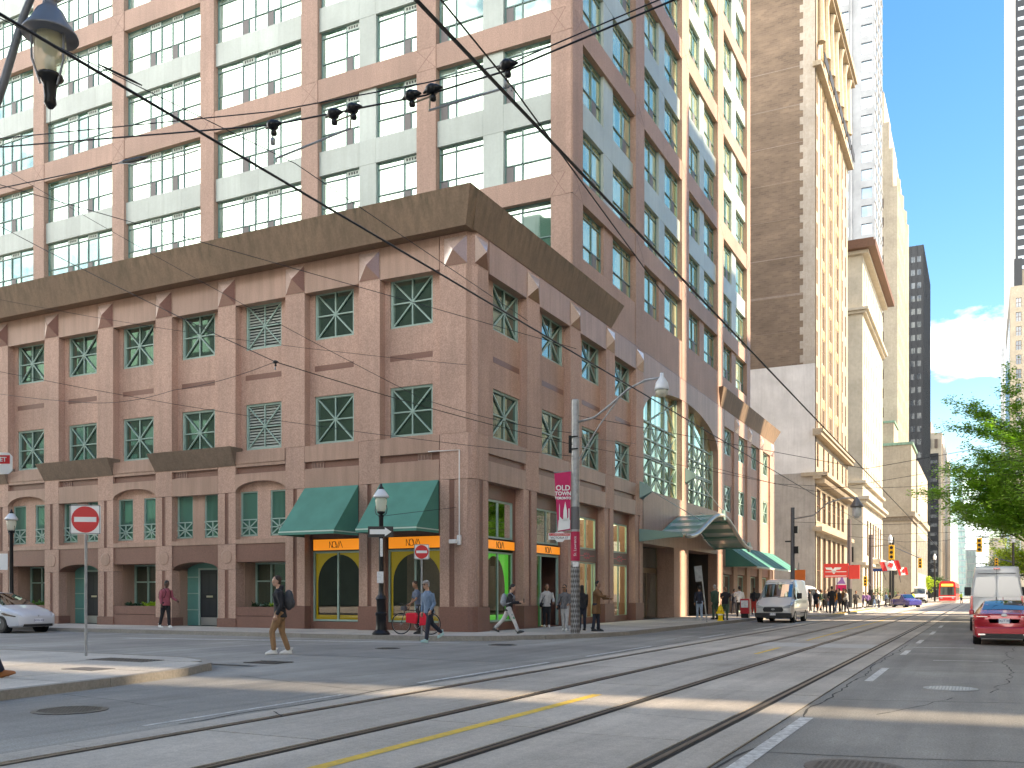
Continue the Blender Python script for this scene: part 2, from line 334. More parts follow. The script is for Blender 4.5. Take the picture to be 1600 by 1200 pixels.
# cracks and sealed seams
random.seed(21)
def crack(p, q, wd=.014, wob=.10, z=.0035, m=None):
    p, q = Vector((*p,0)), Vector((*q,0)); n = max(6, int((q-p).length*3)); d = (q-p).normalized(); nn = Vector((-d.y,d.x,0)); P=[]; o_ = 0
    for i in range(n+1): o_ = o_*.8+random.uniform(-wob,wob)*.5; P.append(p.lerp(q,i/n)+nn*o_)
    b = MB()
    for i in range(n):
        w0, w1 = wd*random.uniform(.4,1.3), wd*random.uniform(.4,1.3); a, c = P[i], P[i+1]; b.quad((*(a-nn*w0).xy,z),(*(c-nn*w1).xy,z),(*(c+nn*w1).xy,z),(*(a+nn*w0).xy,z))
    part(b, 'road_crack', m or BASE, road, Matrix.Identity(4))
for a in (((-2.02,6),(-1.95,30)),((-1.98,9),(.8,9.6),.010),((-1.9,14.0),(1.9,15.2),.012),((-1.2,12.5),(-.4,15),.01),((-8.3,8),(-8.4,30),.02),((-8.4,12),(-12.2,13.2),.012),((-9.5,9),(-12.3,9.6),.008),((-8.4,18.5),(-19,18.2),.014),((-10.5,13.5),(-9.2,18.2),.01),((-20,17.3),(-40,18.1),.014),((-12,21),(-30,21.6),.012),((-1.9,20),(1.9,20.4),.012),((.2,16),(.9,30),.010,.2),((-1.8,33),(2,34),.014),((-9,30),(-9.2,60),.014),((-16,16.2),(-13.6,20.1),.01,.2)): crack(*a)
for a in (((-8.0,9.3),(-7.6,9.0),.012),((-6.0,12.2),(-4.4,12.0),.007),((-5.8,17.6),(-4.4,17.9),.008),((-4.1,11.2),(-2.75,10.9),.007),((-7.5,14.1),(-6.1,14.6),.008)): crack(*a[:3], wob=.02, z=.0185)
# manholes
def manhole(x, y, r, m=IRON, label=None, grid=False, z=.0):
    t = thing('manhole_cover', label, 'manhole cover', TR(x, y, z))
    b = MB().lathe([(r,.001),(r,.012),(r*.93,.014)], 28); part(b, 'rim', m, t)
    b = MB().lathe([(r*.90,.004),(r*.90,.013),(.001,.013)], 28); part(b, 'lid', m, t)
    b = MB(); k = 7
    for i in range(-k, k+1):
        for j in range(-k, k+1):
            px, py = i*r*.85/k, j*r*.85/k
            if px*px+py*py < (r*.84)**2: b.box(px-r*.035, px+r*.035, py-r*.035, py+r*.035, .013, .017)
    o = part(b, 'tread', mat('iron_light', (.55,.55,.53), .45, .5) if grid else m, t); o['kind'] = 'stuff'; return t
manhole(-.45, 16.4, .40, mat('iron_grey', (.34,.34,.33), .5, .4), 'round pale manhole cover with chequered tread in the right lane of the asphalt', True)
manhole(-.98, 8.55, .42, label='round grey manhole cover at the bottom right edge of the picture')
manhole(-10.5, 8.3, .46, label='round dark manhole cover in the asphalt by the near kerb at bottom left')
manhole(-14.6, 21.6, .34, label='small dark manhole cover in front of the black lamp post')
manhole(-12.6, 24.6, .42, label='round manhole cover on the asphalt beside the steel pole with the banner')
# pavements: base slab with kerb, flags laid on top as pieces
def pavement(name, poly, zt=.13, label=None):
    o = link(MB().prism(poly, -.05, zt-.012).mesh(name, BASE), name, kind='structure')
    # kerb ring
    return o
def inside(poly, x, y):
    c = False; n = len(poly)
    for i in range(n):
        x1,y1 = poly[i]; x2,y2 = poly[(i+1)%n]
        if (y1 > y) != (y2 > y) and x < (x2-x1)*(y-y1)/(y2-y1)+x1: c = not c
    return c
def clip_rect(poly, x0, x1, y0, y1):
    def cl(p, f, inter):
        r = []
        for i in range(len(p)):
            a, b = p[i], p[(i+1)%len(p)]
            if f(a):
                r.append(a)
                if not f(b): r.append(inter(a,b))
            elif f(b): r.append(inter(a,b))
        return r
    def ix(v): return lambda a,b: (v, a[1]+(b[1]-a[1])*(v-a[0])/(b[0]-a[0]))
    def iy(v): return lambda a,b: (a[0]+(b[0]-a[0])*(v-a[1])/(b[1]-a[1]), v)
    p = cl(poly, lambda a: a[0] >= x0, ix(x0))
    if p: p = cl(p, lambda a: a[0] <= x1, ix(x1))
    if p: p = cl(p, lambda a: a[1] >= y0, iy(y0))
    if p: p = cl(p, lambda a: a[1] <= y1, iy(y1))
    return p
def flags(parent, poly, x0, x1, y0, y1, sx, sy, zt=.14, m=None):
    y = y0
    while y < y1 - .05:
        x = x0
        while x < x1 - .05:
            p = clip_rect(poly, x+.012, x+sx-.012, y+.012, y+sy-.012)
            if len(p) > 2:
                ar = abs(sum(p[i][0]*p[(i+1)%len(p)][1]-p[(i+1)%len(p)][0]*p[i][1] for i in range(len(p))))/2
                if ar > .05:
                    dz = random.uniform(-.003,.003); part(MB().prism(p, zt-.03, zt+dz), 'paving_slab', m or WALK, parent, Matrix.Identity(4))
            x += sx
        y += sy
def kerb(parent, pts, wd=.16, zt=.143):
    for i in range(len(pts)-1):
        a, b = Vector(pts[i]).to_3d(), Vector(pts[i+1]).to_3d(); L_ = (b-a).length; n = max(1, round(L_/2.4)); d = (b-a)/n
        for k in range(n):
            n0 = Vector((-d.y, d.x, 0)).normalized(); p = a + d*k + d.normalized()*.006 - n0*.02; q = a + d*(k+1) - d.normalized()*.006 - n0*.02
            nn = n0*(wd+.015)
            part(MB().prism([(p.x,p.y),(q.x,q.y),(q.x+nn.x,q.y+nn.y),(p.x+nn.x,p.y+nn.y)], -.02, zt+random.uniform(-.003,.002)), 'kerb_stone', KERB, parent, Matrix.Identity(4))
arc = [(-70,25.7),(-18.5,25.7),(-16.3,25.95),(-14.4,26.75),(-12.9,28.3),(-11.9,30.2),(-11.45,32.5),(-11.4,92)]
FARP = arc + [(-16.6,92),(-16.6,29.8),(-70,29.8)]
pv = pavement('pavement', FARP)
kerb(pv, arc)
kin = [(-70,25.86),(-18.5,25.86),(-16.35,26.11),(-14.48,26.89),(-13.03,28.4),(-12.05,30.27),(-11.61,32.53),(-11.56,92)]
PI_ = kin + [(-16.6,92),(-16.6,29.8),(-70,29.8)]
flags(pv, PI_, -52, -16.0, 25.86, 29.4, 1.75, 1.72); flags(pv, PI_, -16.0, -11.0, 25.86, 60, 1.5, 1.5)
part(MB().prism([(-70,25.9),(-52.02,25.9),(-52.02,29.7),(-70,29.7)], .1, .139), 'paving_strip', WALK, pv); part(MB().prism([(-16.5,60.5),(-11.56,60.5),(-11.56,92),(-16.5,92)], .1, .139), 'paving_strip', WALK, pv)
near = [(-12.2,-30),(-12.34,8.6),(-12.6,10.7),(-13.05,12.8),(-13.65,14.0),(-14.4,14.7),(-15.4,15.1),(-17.5,15.2),(-60,15.2)]
NEARP = near + [(-60,-30)]
pn = pavement('near_pavement', NEARP)
kerb(pn, near)
nin = [(-12.36,-30),(-12.5,8.62),(-12.76,10.74),(-13.2,12.87),(-13.77,13.9),(-14.46,14.55),(-15.43,14.94),(-17.5,15.04),(-60,15.04)]
flags(pn, nin + [(-60,-30)], -34, -12, 4.0, 15.3, 2.2, 2.0)
part(MB().prism([(-60,-30),(-12.36,-30),(-12.5,3.98),(-60,3.98)], .1, .139), 'paving_strip', WALK, pn)
# tactile plates and grate set in the near corner
TACT = mat('tactile_iron', (.17,.15,.13), .6, .3, .3, 30)
b = MB().box(-16.6,-15.0,13.5,14.1,.13,.146)
for i in range(16):
    for j in range(6): b.box(-16.55+i*.1,-16.5+i*.1,13.54+j*.1,13.58+j*.1,.146,.152)
part(b, 'tactile_plate', TACT, pn, Matrix.Identity(4))
part(MB().box(-14.9,-14.1,11.6,12.1,.13,.146), 'utility_lid', mat('lid', (.14,.13,.12), .7, .2, .3, 14), pn, Matrix.Identity(4))
g = MB()
for i in range(9): g.box(-14.3+i*.09,-14.24+i*.09,15.75,16.25,.004,.02)
g.box(-14.36,-13.48,15.7,15.75,.003,.021); g.box(-14.36,-13.48,16.25,16.3,.003,.021)
dg = thing('drain_grate', 'iron drain grate in the asphalt just off the tip of the near kerb corner', 'drain grate', TR(0,0,0)); part(g, 'grate', IRON, dg)
# east side pavement (right of frame)
ep = [(2.2,14),(7,14),(7,900),(2.2,900)]
pe = pavement('east_pavement', ep); part(MB().box(2.36,6.9,14.1,900,.05,.14), 'paving_strip', WALK, pe); part(MB().box(2.2,2.35,14,900,-.02,.143), 'kerb_line', KERB, pe)
# far west pavement
fp = pavement('far_pavement', [(-17,92),(-11.4,92),(-11.4,900),(-17,900)]); part(MB().box(-16.9,-11.56,92.1,900,.05,.14), 'paving_strip', WALK, fp); part(MB().box(-11.55,-11.4,92,900,-.02,.143), 'kerb_line', KERB, fp)
# ---------------------------------------------------------------- the corner building: granite podium and tower
def holes_wall(mb, x0, x1, z0, z1, holes, y=0, dep=.12, back=None):
    xs = sorted({x0, x1, *[h[0] for h in holes], *[h[1] for h in holes]}); zs = sorted({z0, z1, *[h[2] for h in holes], *[h[3] for h in holes]})
    for i in range(len(xs)-1):
        for j in range(len(zs)-1):
            cx, cz = (xs[i]+xs[i+1])/2, (zs[j]+zs[j+1])/2
            if not any(h[0] < cx < h[1] and h[2] < cz < h[3] for h in holes):
                mb.quad((xs[i],y,zs[j]),(xs[i+1],y,zs[j]),(xs[i+1],y,zs[j+1]),(xs[i],y,zs[j+1]))
    for a, b, c, d in holes:
        y2 = y+dep
        mb.quad((a,y,c),(a,y,d),(a,y2,d),(a,y2,c)); mb.quad((b,y,c),(b,y2,c),(b,y2,d),(b,y,d))
        mb.quad((a,y,c),(a,y2,c),(b,y2,c),(b,y,c)); mb.quad((a,y,d),(b,y,d),(b,y2,d),(a,y2,d))
BLD = thing('office_building', 'large pink granite corner building with green awnings and a gridded tower of teal windows above', 'building', TR(-16.14, 29.27, 0))
FL = TR(-16.14, 29.27, 0, 0); FR = TR(-16.14, 29.27, 0, PI/2)
T0 = Matrix.Translation
def frame_mesh(w, h, t=.08, dep=.1, m=None, name='window'):
    b = MB(); b.box(0,w,0,dep,0,t).box(0,w,0,dep,h-t,h).box(0,t,0,dep,t,h-t).box(w-t,w,0,dep,t,h-t); return b
def xwindow_meshes(w, h):
    f = frame_mesh(w, h, .085, .12); f.box(.0,.0+.05,.12,.14,.1,h-.1)
    mu = MB(); y = .045; c = (w/2, y, h/2)
    for p, q in (((.06,y,.06),(w-.06,y,h-.06)), ((w-.06,y,.06),(.06,y,h-.06)), ((w/2,y,.06),(w/2,y,h-.06)), ((.06,y,h/2),(w-.06,y,h/2))):
        mu.bar(p, q, .05, .05, up=(0,1,0))
    mu.box(w/2-.07,w/2+.07,y-.035,y+.035,h/2-.07,h/2+.07)
    pn = MB().quad((.06,.09,.06),(w-.06,.09,.06),(w-.06,.09,h-.06),(.06,.09,h-.06))
    return f.mesh('window', FRAME), mu.mesh('muntin', FRAME), pn.mesh('pane', GL_P, recalc=False)
XL = xwindow_meshes(1.86, 1.86); XR = xwindow_meshes(2.24, 1.86)
def tilt(M, a): return M @ Euler((random.uniform(-a,a), 0, random.uniform(-a,a))).to_matrix().to_4x4()
def put_x(F, x, y, z, ms, lou=None):
    w_ = part(ms[0], 'window', None, BLD, F @ T0((x,y,z)))
    part(ms[1], 'muntin', None, w_, F @ T0((x,y,z)))
    if lou: part(lou, 'louvre', None, w_, F @ T0((x,y,z)))
    else: part(ms[2], 'pane', None, w_, tilt(F @ T0((x,y,z)), .004))
lou = MB()
for i in range(15):
    z = .1 + i*.115
    lou.add([(.08,.075,z),(1.78,.075,z),(1.78,.075,z+.035),(.08,.075,z+.035),(.08,.16,z+.06),(1.78,.16,z+.06),(1.78,.16,z+.095),(.08,.16,z+.095)], [(0,1,2,3),(4,7,6,5),(3,2,6,7),(0,4,5,1)])
lou.mi = 1; lou.quad((.06,.2,.06),(1.8,.2,.06),(1.8,.2,1.8),(.06,.2,1.8))
LOU = lou.mesh('louvre', [mat('louvre_grey', (.42,.46,.42), .5), REVEAL])

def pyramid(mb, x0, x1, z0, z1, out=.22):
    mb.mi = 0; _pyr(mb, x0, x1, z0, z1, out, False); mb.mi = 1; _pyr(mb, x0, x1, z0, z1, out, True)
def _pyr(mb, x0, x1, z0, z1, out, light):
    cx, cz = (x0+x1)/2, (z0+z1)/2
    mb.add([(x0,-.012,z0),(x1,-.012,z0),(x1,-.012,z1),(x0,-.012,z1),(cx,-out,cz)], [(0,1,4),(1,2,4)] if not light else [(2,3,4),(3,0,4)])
def bx(F, name, m, *a, y=None, **k): return part(MB().box(*a), name, m, BLD, F, **k)
ZA, ZB = 5.62, 7.27
J = .012       # joint
# upper podium bays --------------------------------------------------------
def upper_bay(F, x0, x1, wx, ms, rec=.33, louv=False):
    hs = [(wx, wx+ms, 7.36, 9.22), (wx, wx+ms, 11.43, 13.29)]
    b = MB(); holes_wall(b, x0-.02, x1+.02, ZB, 13.3, hs, rec, .16); part(b, 'wall_panel', GR, BLD, F)
    part(MB().box(wx, wx+ms, rec-.004, rec+.05, 10.2, 10.42), 'maroon_strip', GM, BLD, F)
    for z in (7.36, 11.43): put_x(F, wx, rec+.06, z, XL if ms < 2 else XR, LOU if louv else None)
    bx(F, 'frieze_panel', GRS, x0+J, x1-J, 0, .5, 13.22, 14.42)
def pil_upper(F, x0, x1, cap=True, plain=False):
    bx(F, 'pilaster', GR, x0, x1, -.003, .4, ZB, 13.245)
    bx(F, 'frieze_block', GR, x0+.002, x1-.002, .0, .5, 13.25, 14.42)
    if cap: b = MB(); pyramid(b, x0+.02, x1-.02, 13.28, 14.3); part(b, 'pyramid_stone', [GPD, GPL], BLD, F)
def band(F, x0, x1, vent=None, flush_top=True):
    bx(F, 'band_panel', GRS, x0+J, x1-J, 0, .5, 6.64, ZB-J)
    bx(F, 'slot', GM, x0+J, x1-J, .1, .5, 6.36, 6.64)
    bx(F, 'band_panel', GRS, x0+J, x1-J, 0, .5, ZA, 6.36)
    if vent is not None:
        b = MB(); fr = .02
        for i in range(5): b.box(vent+i*.14, vent+i*.14+.02, .07, .1, 6.39, 6.61)
        b.box(vent, vent+.58, .07,.1, 6.37,6.39).box(vent, vent+.58, .07,.1, 6.61,6.63)
        for i in range(6): b.box(vent+.02, vent+.56, .085, .1, 6.41+i*.035, 6.42+i*.035)
        part(b, 'vent_grille', mat('vent', (.36,.24,.2), .5), BLD, F)
def pil_band(F, x0, x1):
    bx(F, 'pilaster_block', GR, x0+.004, x1-.004, -.001, .5, ZA+J, ZB-J)
def pil_low(F, x0, x1, zp=1.03, ztop=ZA, disc=False):
    w_ = x1-x0
    if not disc:
        bx(F, 'plinth', GM, x0-.027, x1+.027, -.04, .6, .1, zp)
        a, b_ = x0+w_*.40, x0+w_*.60
        bx(F, 'pilaster_strip', GR, x0, a, 0, .6, zp+.004, ztop); bx(F, 'pilaster_strip', GR, b_, x1, 0, .6, zp+.004, ztop)
        bx(F, 'pilaster_groove', GM, a, b_, .05, .6, zp+.004, ztop)
    else:
        bx(F, 'plinth', GM, x0-.033, x1+.033, -.03, .6, .1, .5)
        bx(F, 'pilaster_block', GR, x0, x1, 0, .6, 2.49, 3.53); 
        cx = (x0+x1)/2
        for z0, z1 in ((.504, 2.48), (3.54, ztop)):
            a, b_ = cx-.1, cx+.1
            bx(F, 'pilaster_strip', GR, x0, a, 0, .6, z0, z1); bx(F, 'pilaster_strip', GR, b_, x1, 0, .6, z0, z1)
            bx(F, 'pilaster_groove', GM, a, b_, .03, .6, z0, z1)
        b = MB(); b.T = T0((cx,0,3.02)) @ Matrix.Rotation(PI/2,4,'X'); b.lathe([(.29,-.01),(.29,.012),(.26,.02),(.001,.02)], 24); part(b, 'disc', GRS, BLD, F)
# windows for shop fronts (local to facade)
def shop_glazing(F, x0, x1, z0, z1, y, mull=(), m=CLEAR, fr=FRAME, trans=()):
    f = MB(); t=.07
    f.box(x0,x1,y-.04,y+.05,z0,z0+t).box(x0,x1,y-.04,y+.05,z1-t,z1).box(x0,x0+t,y-.04,y+.05,z0+t,z1-t).box(x1-t,x1,y-.04,y+.05,z0+t,z1-t)
    for q in mull: f.box(q-.035,q+.035,y-.035,y+.045,z0+t,z1-t)
    for q in trans: f.box(x0+t,x1-t,y-.03,y+.04,q-.03,q+.03)
    w_ = part(f, 'shop_window', fr, BLD, F)
    xs = [x0+t, *mull, x1-t]
    for i in range(len(xs)-1):
        part(MB().quad((xs[i],y,z0+t),(xs[i+1],y,z0+t),(xs[i+1],y,z1-t),(xs[i],y,z1-t)), 'pane', m, w_, F)
    return w_
ORANGE = mat('sign_orange', (.85,.27,.02), .45, emis=(1,.33,.03), em_s=.08)
BLACKP = mat('sign_black', (.012,.012,.012), .4)
INT_Y = mat('interior_yellow', (.50,.33,.02), .7, emis=(.8,.55,.02), em_s=.02); INT_G = mat('interior_green', (.10,.62,.08), .6, emis=(.1,.75,.08), em_s=.06)
INT_D = mat('interior_dark', (.022,.022,.026), .6, 0, .3, 2); INT_C = mat('interior_cream', (.75,.73,.52), .7, emis=(.95,.9,.6), em_s=.3)
def text_mesh(txt, size, m, ext=.004, font_scale_x=1, align='CENTER', bold=0):
    cu = bpy.data.curves.new('t', 'FONT'); cu.body = txt; cu.size = size; cu.extrude = ext; cu.align_x = align; cu.align_y = 'CENTER'; cu.resolution_u = 3; cu.offset = bold
    o = bpy.data.objects.new('t', cu); COL.objects.link(o); dg = bpy.context.evaluated_depsgraph_get()
    me = bpy.data.meshes.new_from_object(o.evaluated_get(dg)); bpy.data.objects.remove(o); bpy.data.curves.remove(cu)
    me.transform(Matrix.Diagonal((font_scale_x,1,1,1))); me.materials.clear(); me.materials.append(m); return me
RXM = Matrix.Rotation(PI/2, 4, 'X')      # text laid in XY -> stands in XZ, reads from -Y
def nova_letters(x, y, z, h=.2):
    """thin-line NOVA with the overlapping O and V, black strokes"""
    b = MB(); r = .011
    w_ = h*.62
    def st(pts): 
        for p, q in zip(pts, pts[1:]): b.bar((x+p[0]*w_, y, z+p[1]*h), (x+q[0]*w_, y, z+q[1]*h), r*1.5, .01, up=(0,1,0))
    st([(-2,-.5),(-2,.5),(-1.15,-.5),(-1.15,.5)])
    st([(-.5+.62*math.cos(a*PI/9), .5*math.sin(a*PI/9)) for a in range(19)])
    st([(-.35,.5),(.3,-.55),(.95,.5)]); st([(.75,-.5),(1.35,.5),(2,-.5)]); return b
def arch_panel(x0, x1, z0, z1, y, cx, rw, zs, zt, m, name, par):
    """flat panel with an arched opening cut out"""
    n = 16; b = MB()
    arcp = [(cx - rw*math.cos(PI*i/n), zs + (zt-zs)*math.sin(PI*i/n)) for i in range(n+1)]
    for i in range(n):
        (a0,c0),(a1,c1) = arcp[i], arcp[i+1]; b.quad((a0,y,c0),(a1,y,c1),(a1,y,z1),(a0,y,z1))
    b.quad((x0,y,z0),(cx-rw,y,z0),(cx-rw,y,z1),(x0,y,z1)); b.quad((cx+rw,y,z0),(x1,y,z0),(x1,y,z1),(cx+rw,y,z1))
    return part(b, name, m, par, par and WMF)
def shop_bay(F, x0, x1, kind):
    """x0<x1 recess; dark surround, glazing, sign, back room"""
    global WMF; WMF = F
    wx0, wx1 = (x0+.13, x1-.12) if F is FL else (x0+.55, x1-.22)
    y = .36; z1 = 3.12
    b = MB(); hs = [(wx0, wx1, .42, 3.66 if F is FL else 5.06)]
    if kind == 'door': hs = [(wx0, wx1, .15, 5.06)]
    holes_wall(b, x0-.02, x1+.02, .1, ZA, hs, y, .15); part(b, 'shop_surround', GM, BLD, F)
    cx = (wx0+wx1)/2
    if F is FL or kind in ('green','door'):
        bk = MB(); bk.box(wx0+.0, wx1, y-.06, y+.1, 3.17, 3.64 if F is FL else 3.55); part(bk, 'sign_box', BLACKP, BLD, F)
        part(MB().box(wx0+.07, wx1-.01, y-.075, y-.06, 3.2, 3.62 if F is FL else 3.52), 'sign_board', ORANGE, BLD, F)
        part(nova_letters(cx, y-.08, 3.41 if F is FL else 3.36, .25), 'sign_lettering', BLACKP, BLD, F)
    if F is FL:
        shop_glazing(F, wx0, wx1, .44, 3.16, y+.06, [cx+.02])
        ic = INT_Y; arch_panel(wx0, wx1, .44, 3.16, y+.16, cx+.0, 1.04, 1.95, 3.03, ic, 'arch_decal', BLD)
        part(MB().box(wx0, wx1, y+.14, y+.18, .5, .68), 'window_bench', ic, BLD, F)
        part(MB().box(x0-.3,x1+.3,2.6,2.7,.1,3.6), 'back_wall', INT_D, BLD, F)
    elif kind == 'green':
        shop_glazing(F, wx0, wx1, .44, 3.1, y+.06, [cx]); shop_glazing(F, wx0, wx1, 3.6, 5.05, y+.06, [cx], GL_D)
        arch_panel(wx0, wx1, .44, 3.1, y+.2, cx, .92, 1.7, 2.95, INT_G, 'arch_decal', BLD)
        part(MB().box(wx0, wx1, y+.18, y+.3, .45, .7), 'window_bench', INT_G, BLD, F)
        part(MB().box(x0-.3,x1+.3,2.6,2.7,.1,5), 'back_wall', INT_D, BLD, F)
    elif kind == 'door':
        shop_glazing(F, wx0, wx1, 3.6, 5.05, y+.06, [cx], GL_D)
        b = MB().box(wx0,wx0+.07,y,y+.1,.15,3.1).box(wx0+.6,wx0+.67,y,y+.1,.15,3.1).box(wx1-.07,wx1,y,y+.1,.15,3.1).box(wx0,wx1,y,y+.1,3.07,3.17); part(b, 'door_frame', FRAME, BLD, F)
        part(MB().quad((wx0+.07,y+.05,.15),(wx0+.6,y+.05,.15),(wx0+.6,y+.05,3.1),(wx0+.07,y+.05,3.1)), 'pane', CLEAR, BLD, F)
        part(MB().box(wx0+.1,wx0+.56,y+.3,y+.33,.15,3.05), 'green_panel', INT_G, BLD, F)
        part(MB().box(x0-.3,x1+.3,1.7,1.8,.1,5), 'back_wall', INT_D, BLD, F); part(MB().box(wx0+.67,wx0+.72,y+.1,1.7,.1,5), 'passage_wall', GM, BLD, F)
    else:
        shop_glazing(F, wx0, wx1, 3.58, 5.05, y+.06, [cx]); shop_glazing(F, wx0, wx1, .36, 2.98, y+.06, [cx] if kind == 'cream' else [cx+.1, wx1-.35])
        part(MB().box(wx0, wx1, y-.02, y+.1, 3.0, 3.56), 'sign_board', mat('sign_taupe', (.16,.13,.12), .5), BLD, F)
        b = MB(); PK = mat('sign_pink', (.75,.12,.16), .4)
        pts = [(-.9,.0),(-.35,.0),(-.3,.12),(-.12,.05),(-.05,.16),(.1,.04),(.25,.13),(.35,.0),(.95,.02)]
        for p, q in zip(pts, pts[1:]): b.bar((cx+p[0],y-.03,3.27+p[1]),(cx+q[0],y-.03,3.27+q[1]), .022,.01, up=(0,1,0))
        for p, q in zip(pts[1:-1], pts[2:-1]): b.bar((cx+p[0],y-.03,3.27-p[1]),(cx+q[0],y-.03,3.27-q[1]), .022,.01, up=(0,1,0))
        part(b, 'sign_emblem', PK, BLD, F)
        part(text_mesh('Ergonic', .17, PK), 'sign_lettering', None, BLD, F @ T0((cx,y-.03,3.26)) @ RXM) if False else None
        part(MB().box(x0-.3,x1+.3,3.2,3.3,.1,5.3), 'back_wall', INT_C, BLD, F)
        part(MB().box(x0-.2,x1+.2,.5,3.2,5.1,5.2), 'ceiling', INT_C, BLD, F)
        # chair inside
        b = MB(); c = cx+.5
        b.box(c-.22,c+.22,1.0,1.45,.62,.67).box(c-.2,c+.2,1.42,1.46,.72,1.05)
        for dx in (-.2,.2):
            for dy in (1.02,1.42): b.bar((c+dx,dy,.15),(c+dx*.9,dy,.62),.025)
        part(b, 'display_chair', BLACKP, BLD, F)
for q_ in (3.9+.6, 8.3+.6, 12.75+.6, .75, 17.6): bx(FR, 'party_wall', GM, q_-.04, q_+.04, .62, 3.25, .1, 5.6)
for q_ in (-4.5,): bx(FL, 'party_wall', INT_D, q_-.04, q_+.04, .62, 2.65, .1, 3.6)
# corner pilaster ---------------------------------------------------------------
part(MB().prism([(-16.14-.3, 29.27), (-16.14-.2,29.42), (-16.14-.15,29.47),(-16.14,29.27+.3),(-16.14,30.39),(-16.74,30.39),(-17.53,29.87),(-17.53,29.27)], ZB, 14.42), 'corner_pier', GR, BLD, Matrix.Identity(4))
part(MB().prism([(-16.36,29.27), (-16.24,29.36), (-16.14,29.50),(-16.14,30.39),(-16.74,30.39),(-17.53,29.87),(-17.53,29.27)], ZA, ZB-J), 'corner_block', GR, BLD, Matrix.Identity(4))
part(MB().prism([(-16.36,29.30), (-16.26,29.38), (-16.17,29.50),(-16.17,30.39),(-16.74,30.39),(-17.53,29.87),(-17.53,29.30)], 1.03, ZA-J), 'corner_shaft', GR, BLD, Matrix.Identity(4))
part(MB().prism([(-16.36,29.22), (-16.2,29.32), (-16.09,29.50),(-16.09,30.42),(-16.74,30.42),(-17.55,29.87),(-17.55,29.22)], .1, 1.03), 'corner_plinth', GM, BLD, Matrix.Identity(4))
for F, xa, xb in ((FL, -1.39, -1.0), (FL, -.43, -.24), (FR, .2, .42), (FR, .72, 1.12)):
    bx(F, 'pilaster_strip', GR, xa, xb, 0, .1, 1.04, ZA-J)
bx(FL, 'pilaster_groove', GM, -.99, -.8, .02, .1, 1.04, ZA-J); bx(FR, 'pilaster_groove', GM, .5, .71, .02, .1, 1.04, ZA-J)
for F, a, b_ in ((FL,-1.2,-.26),(FR,.1,1.08)):
    b = MB(); pyramid(b, a, b_, 13.28, 14.28); part(b, 'pyramid_stone', [GPD, GPL], BLD, F)
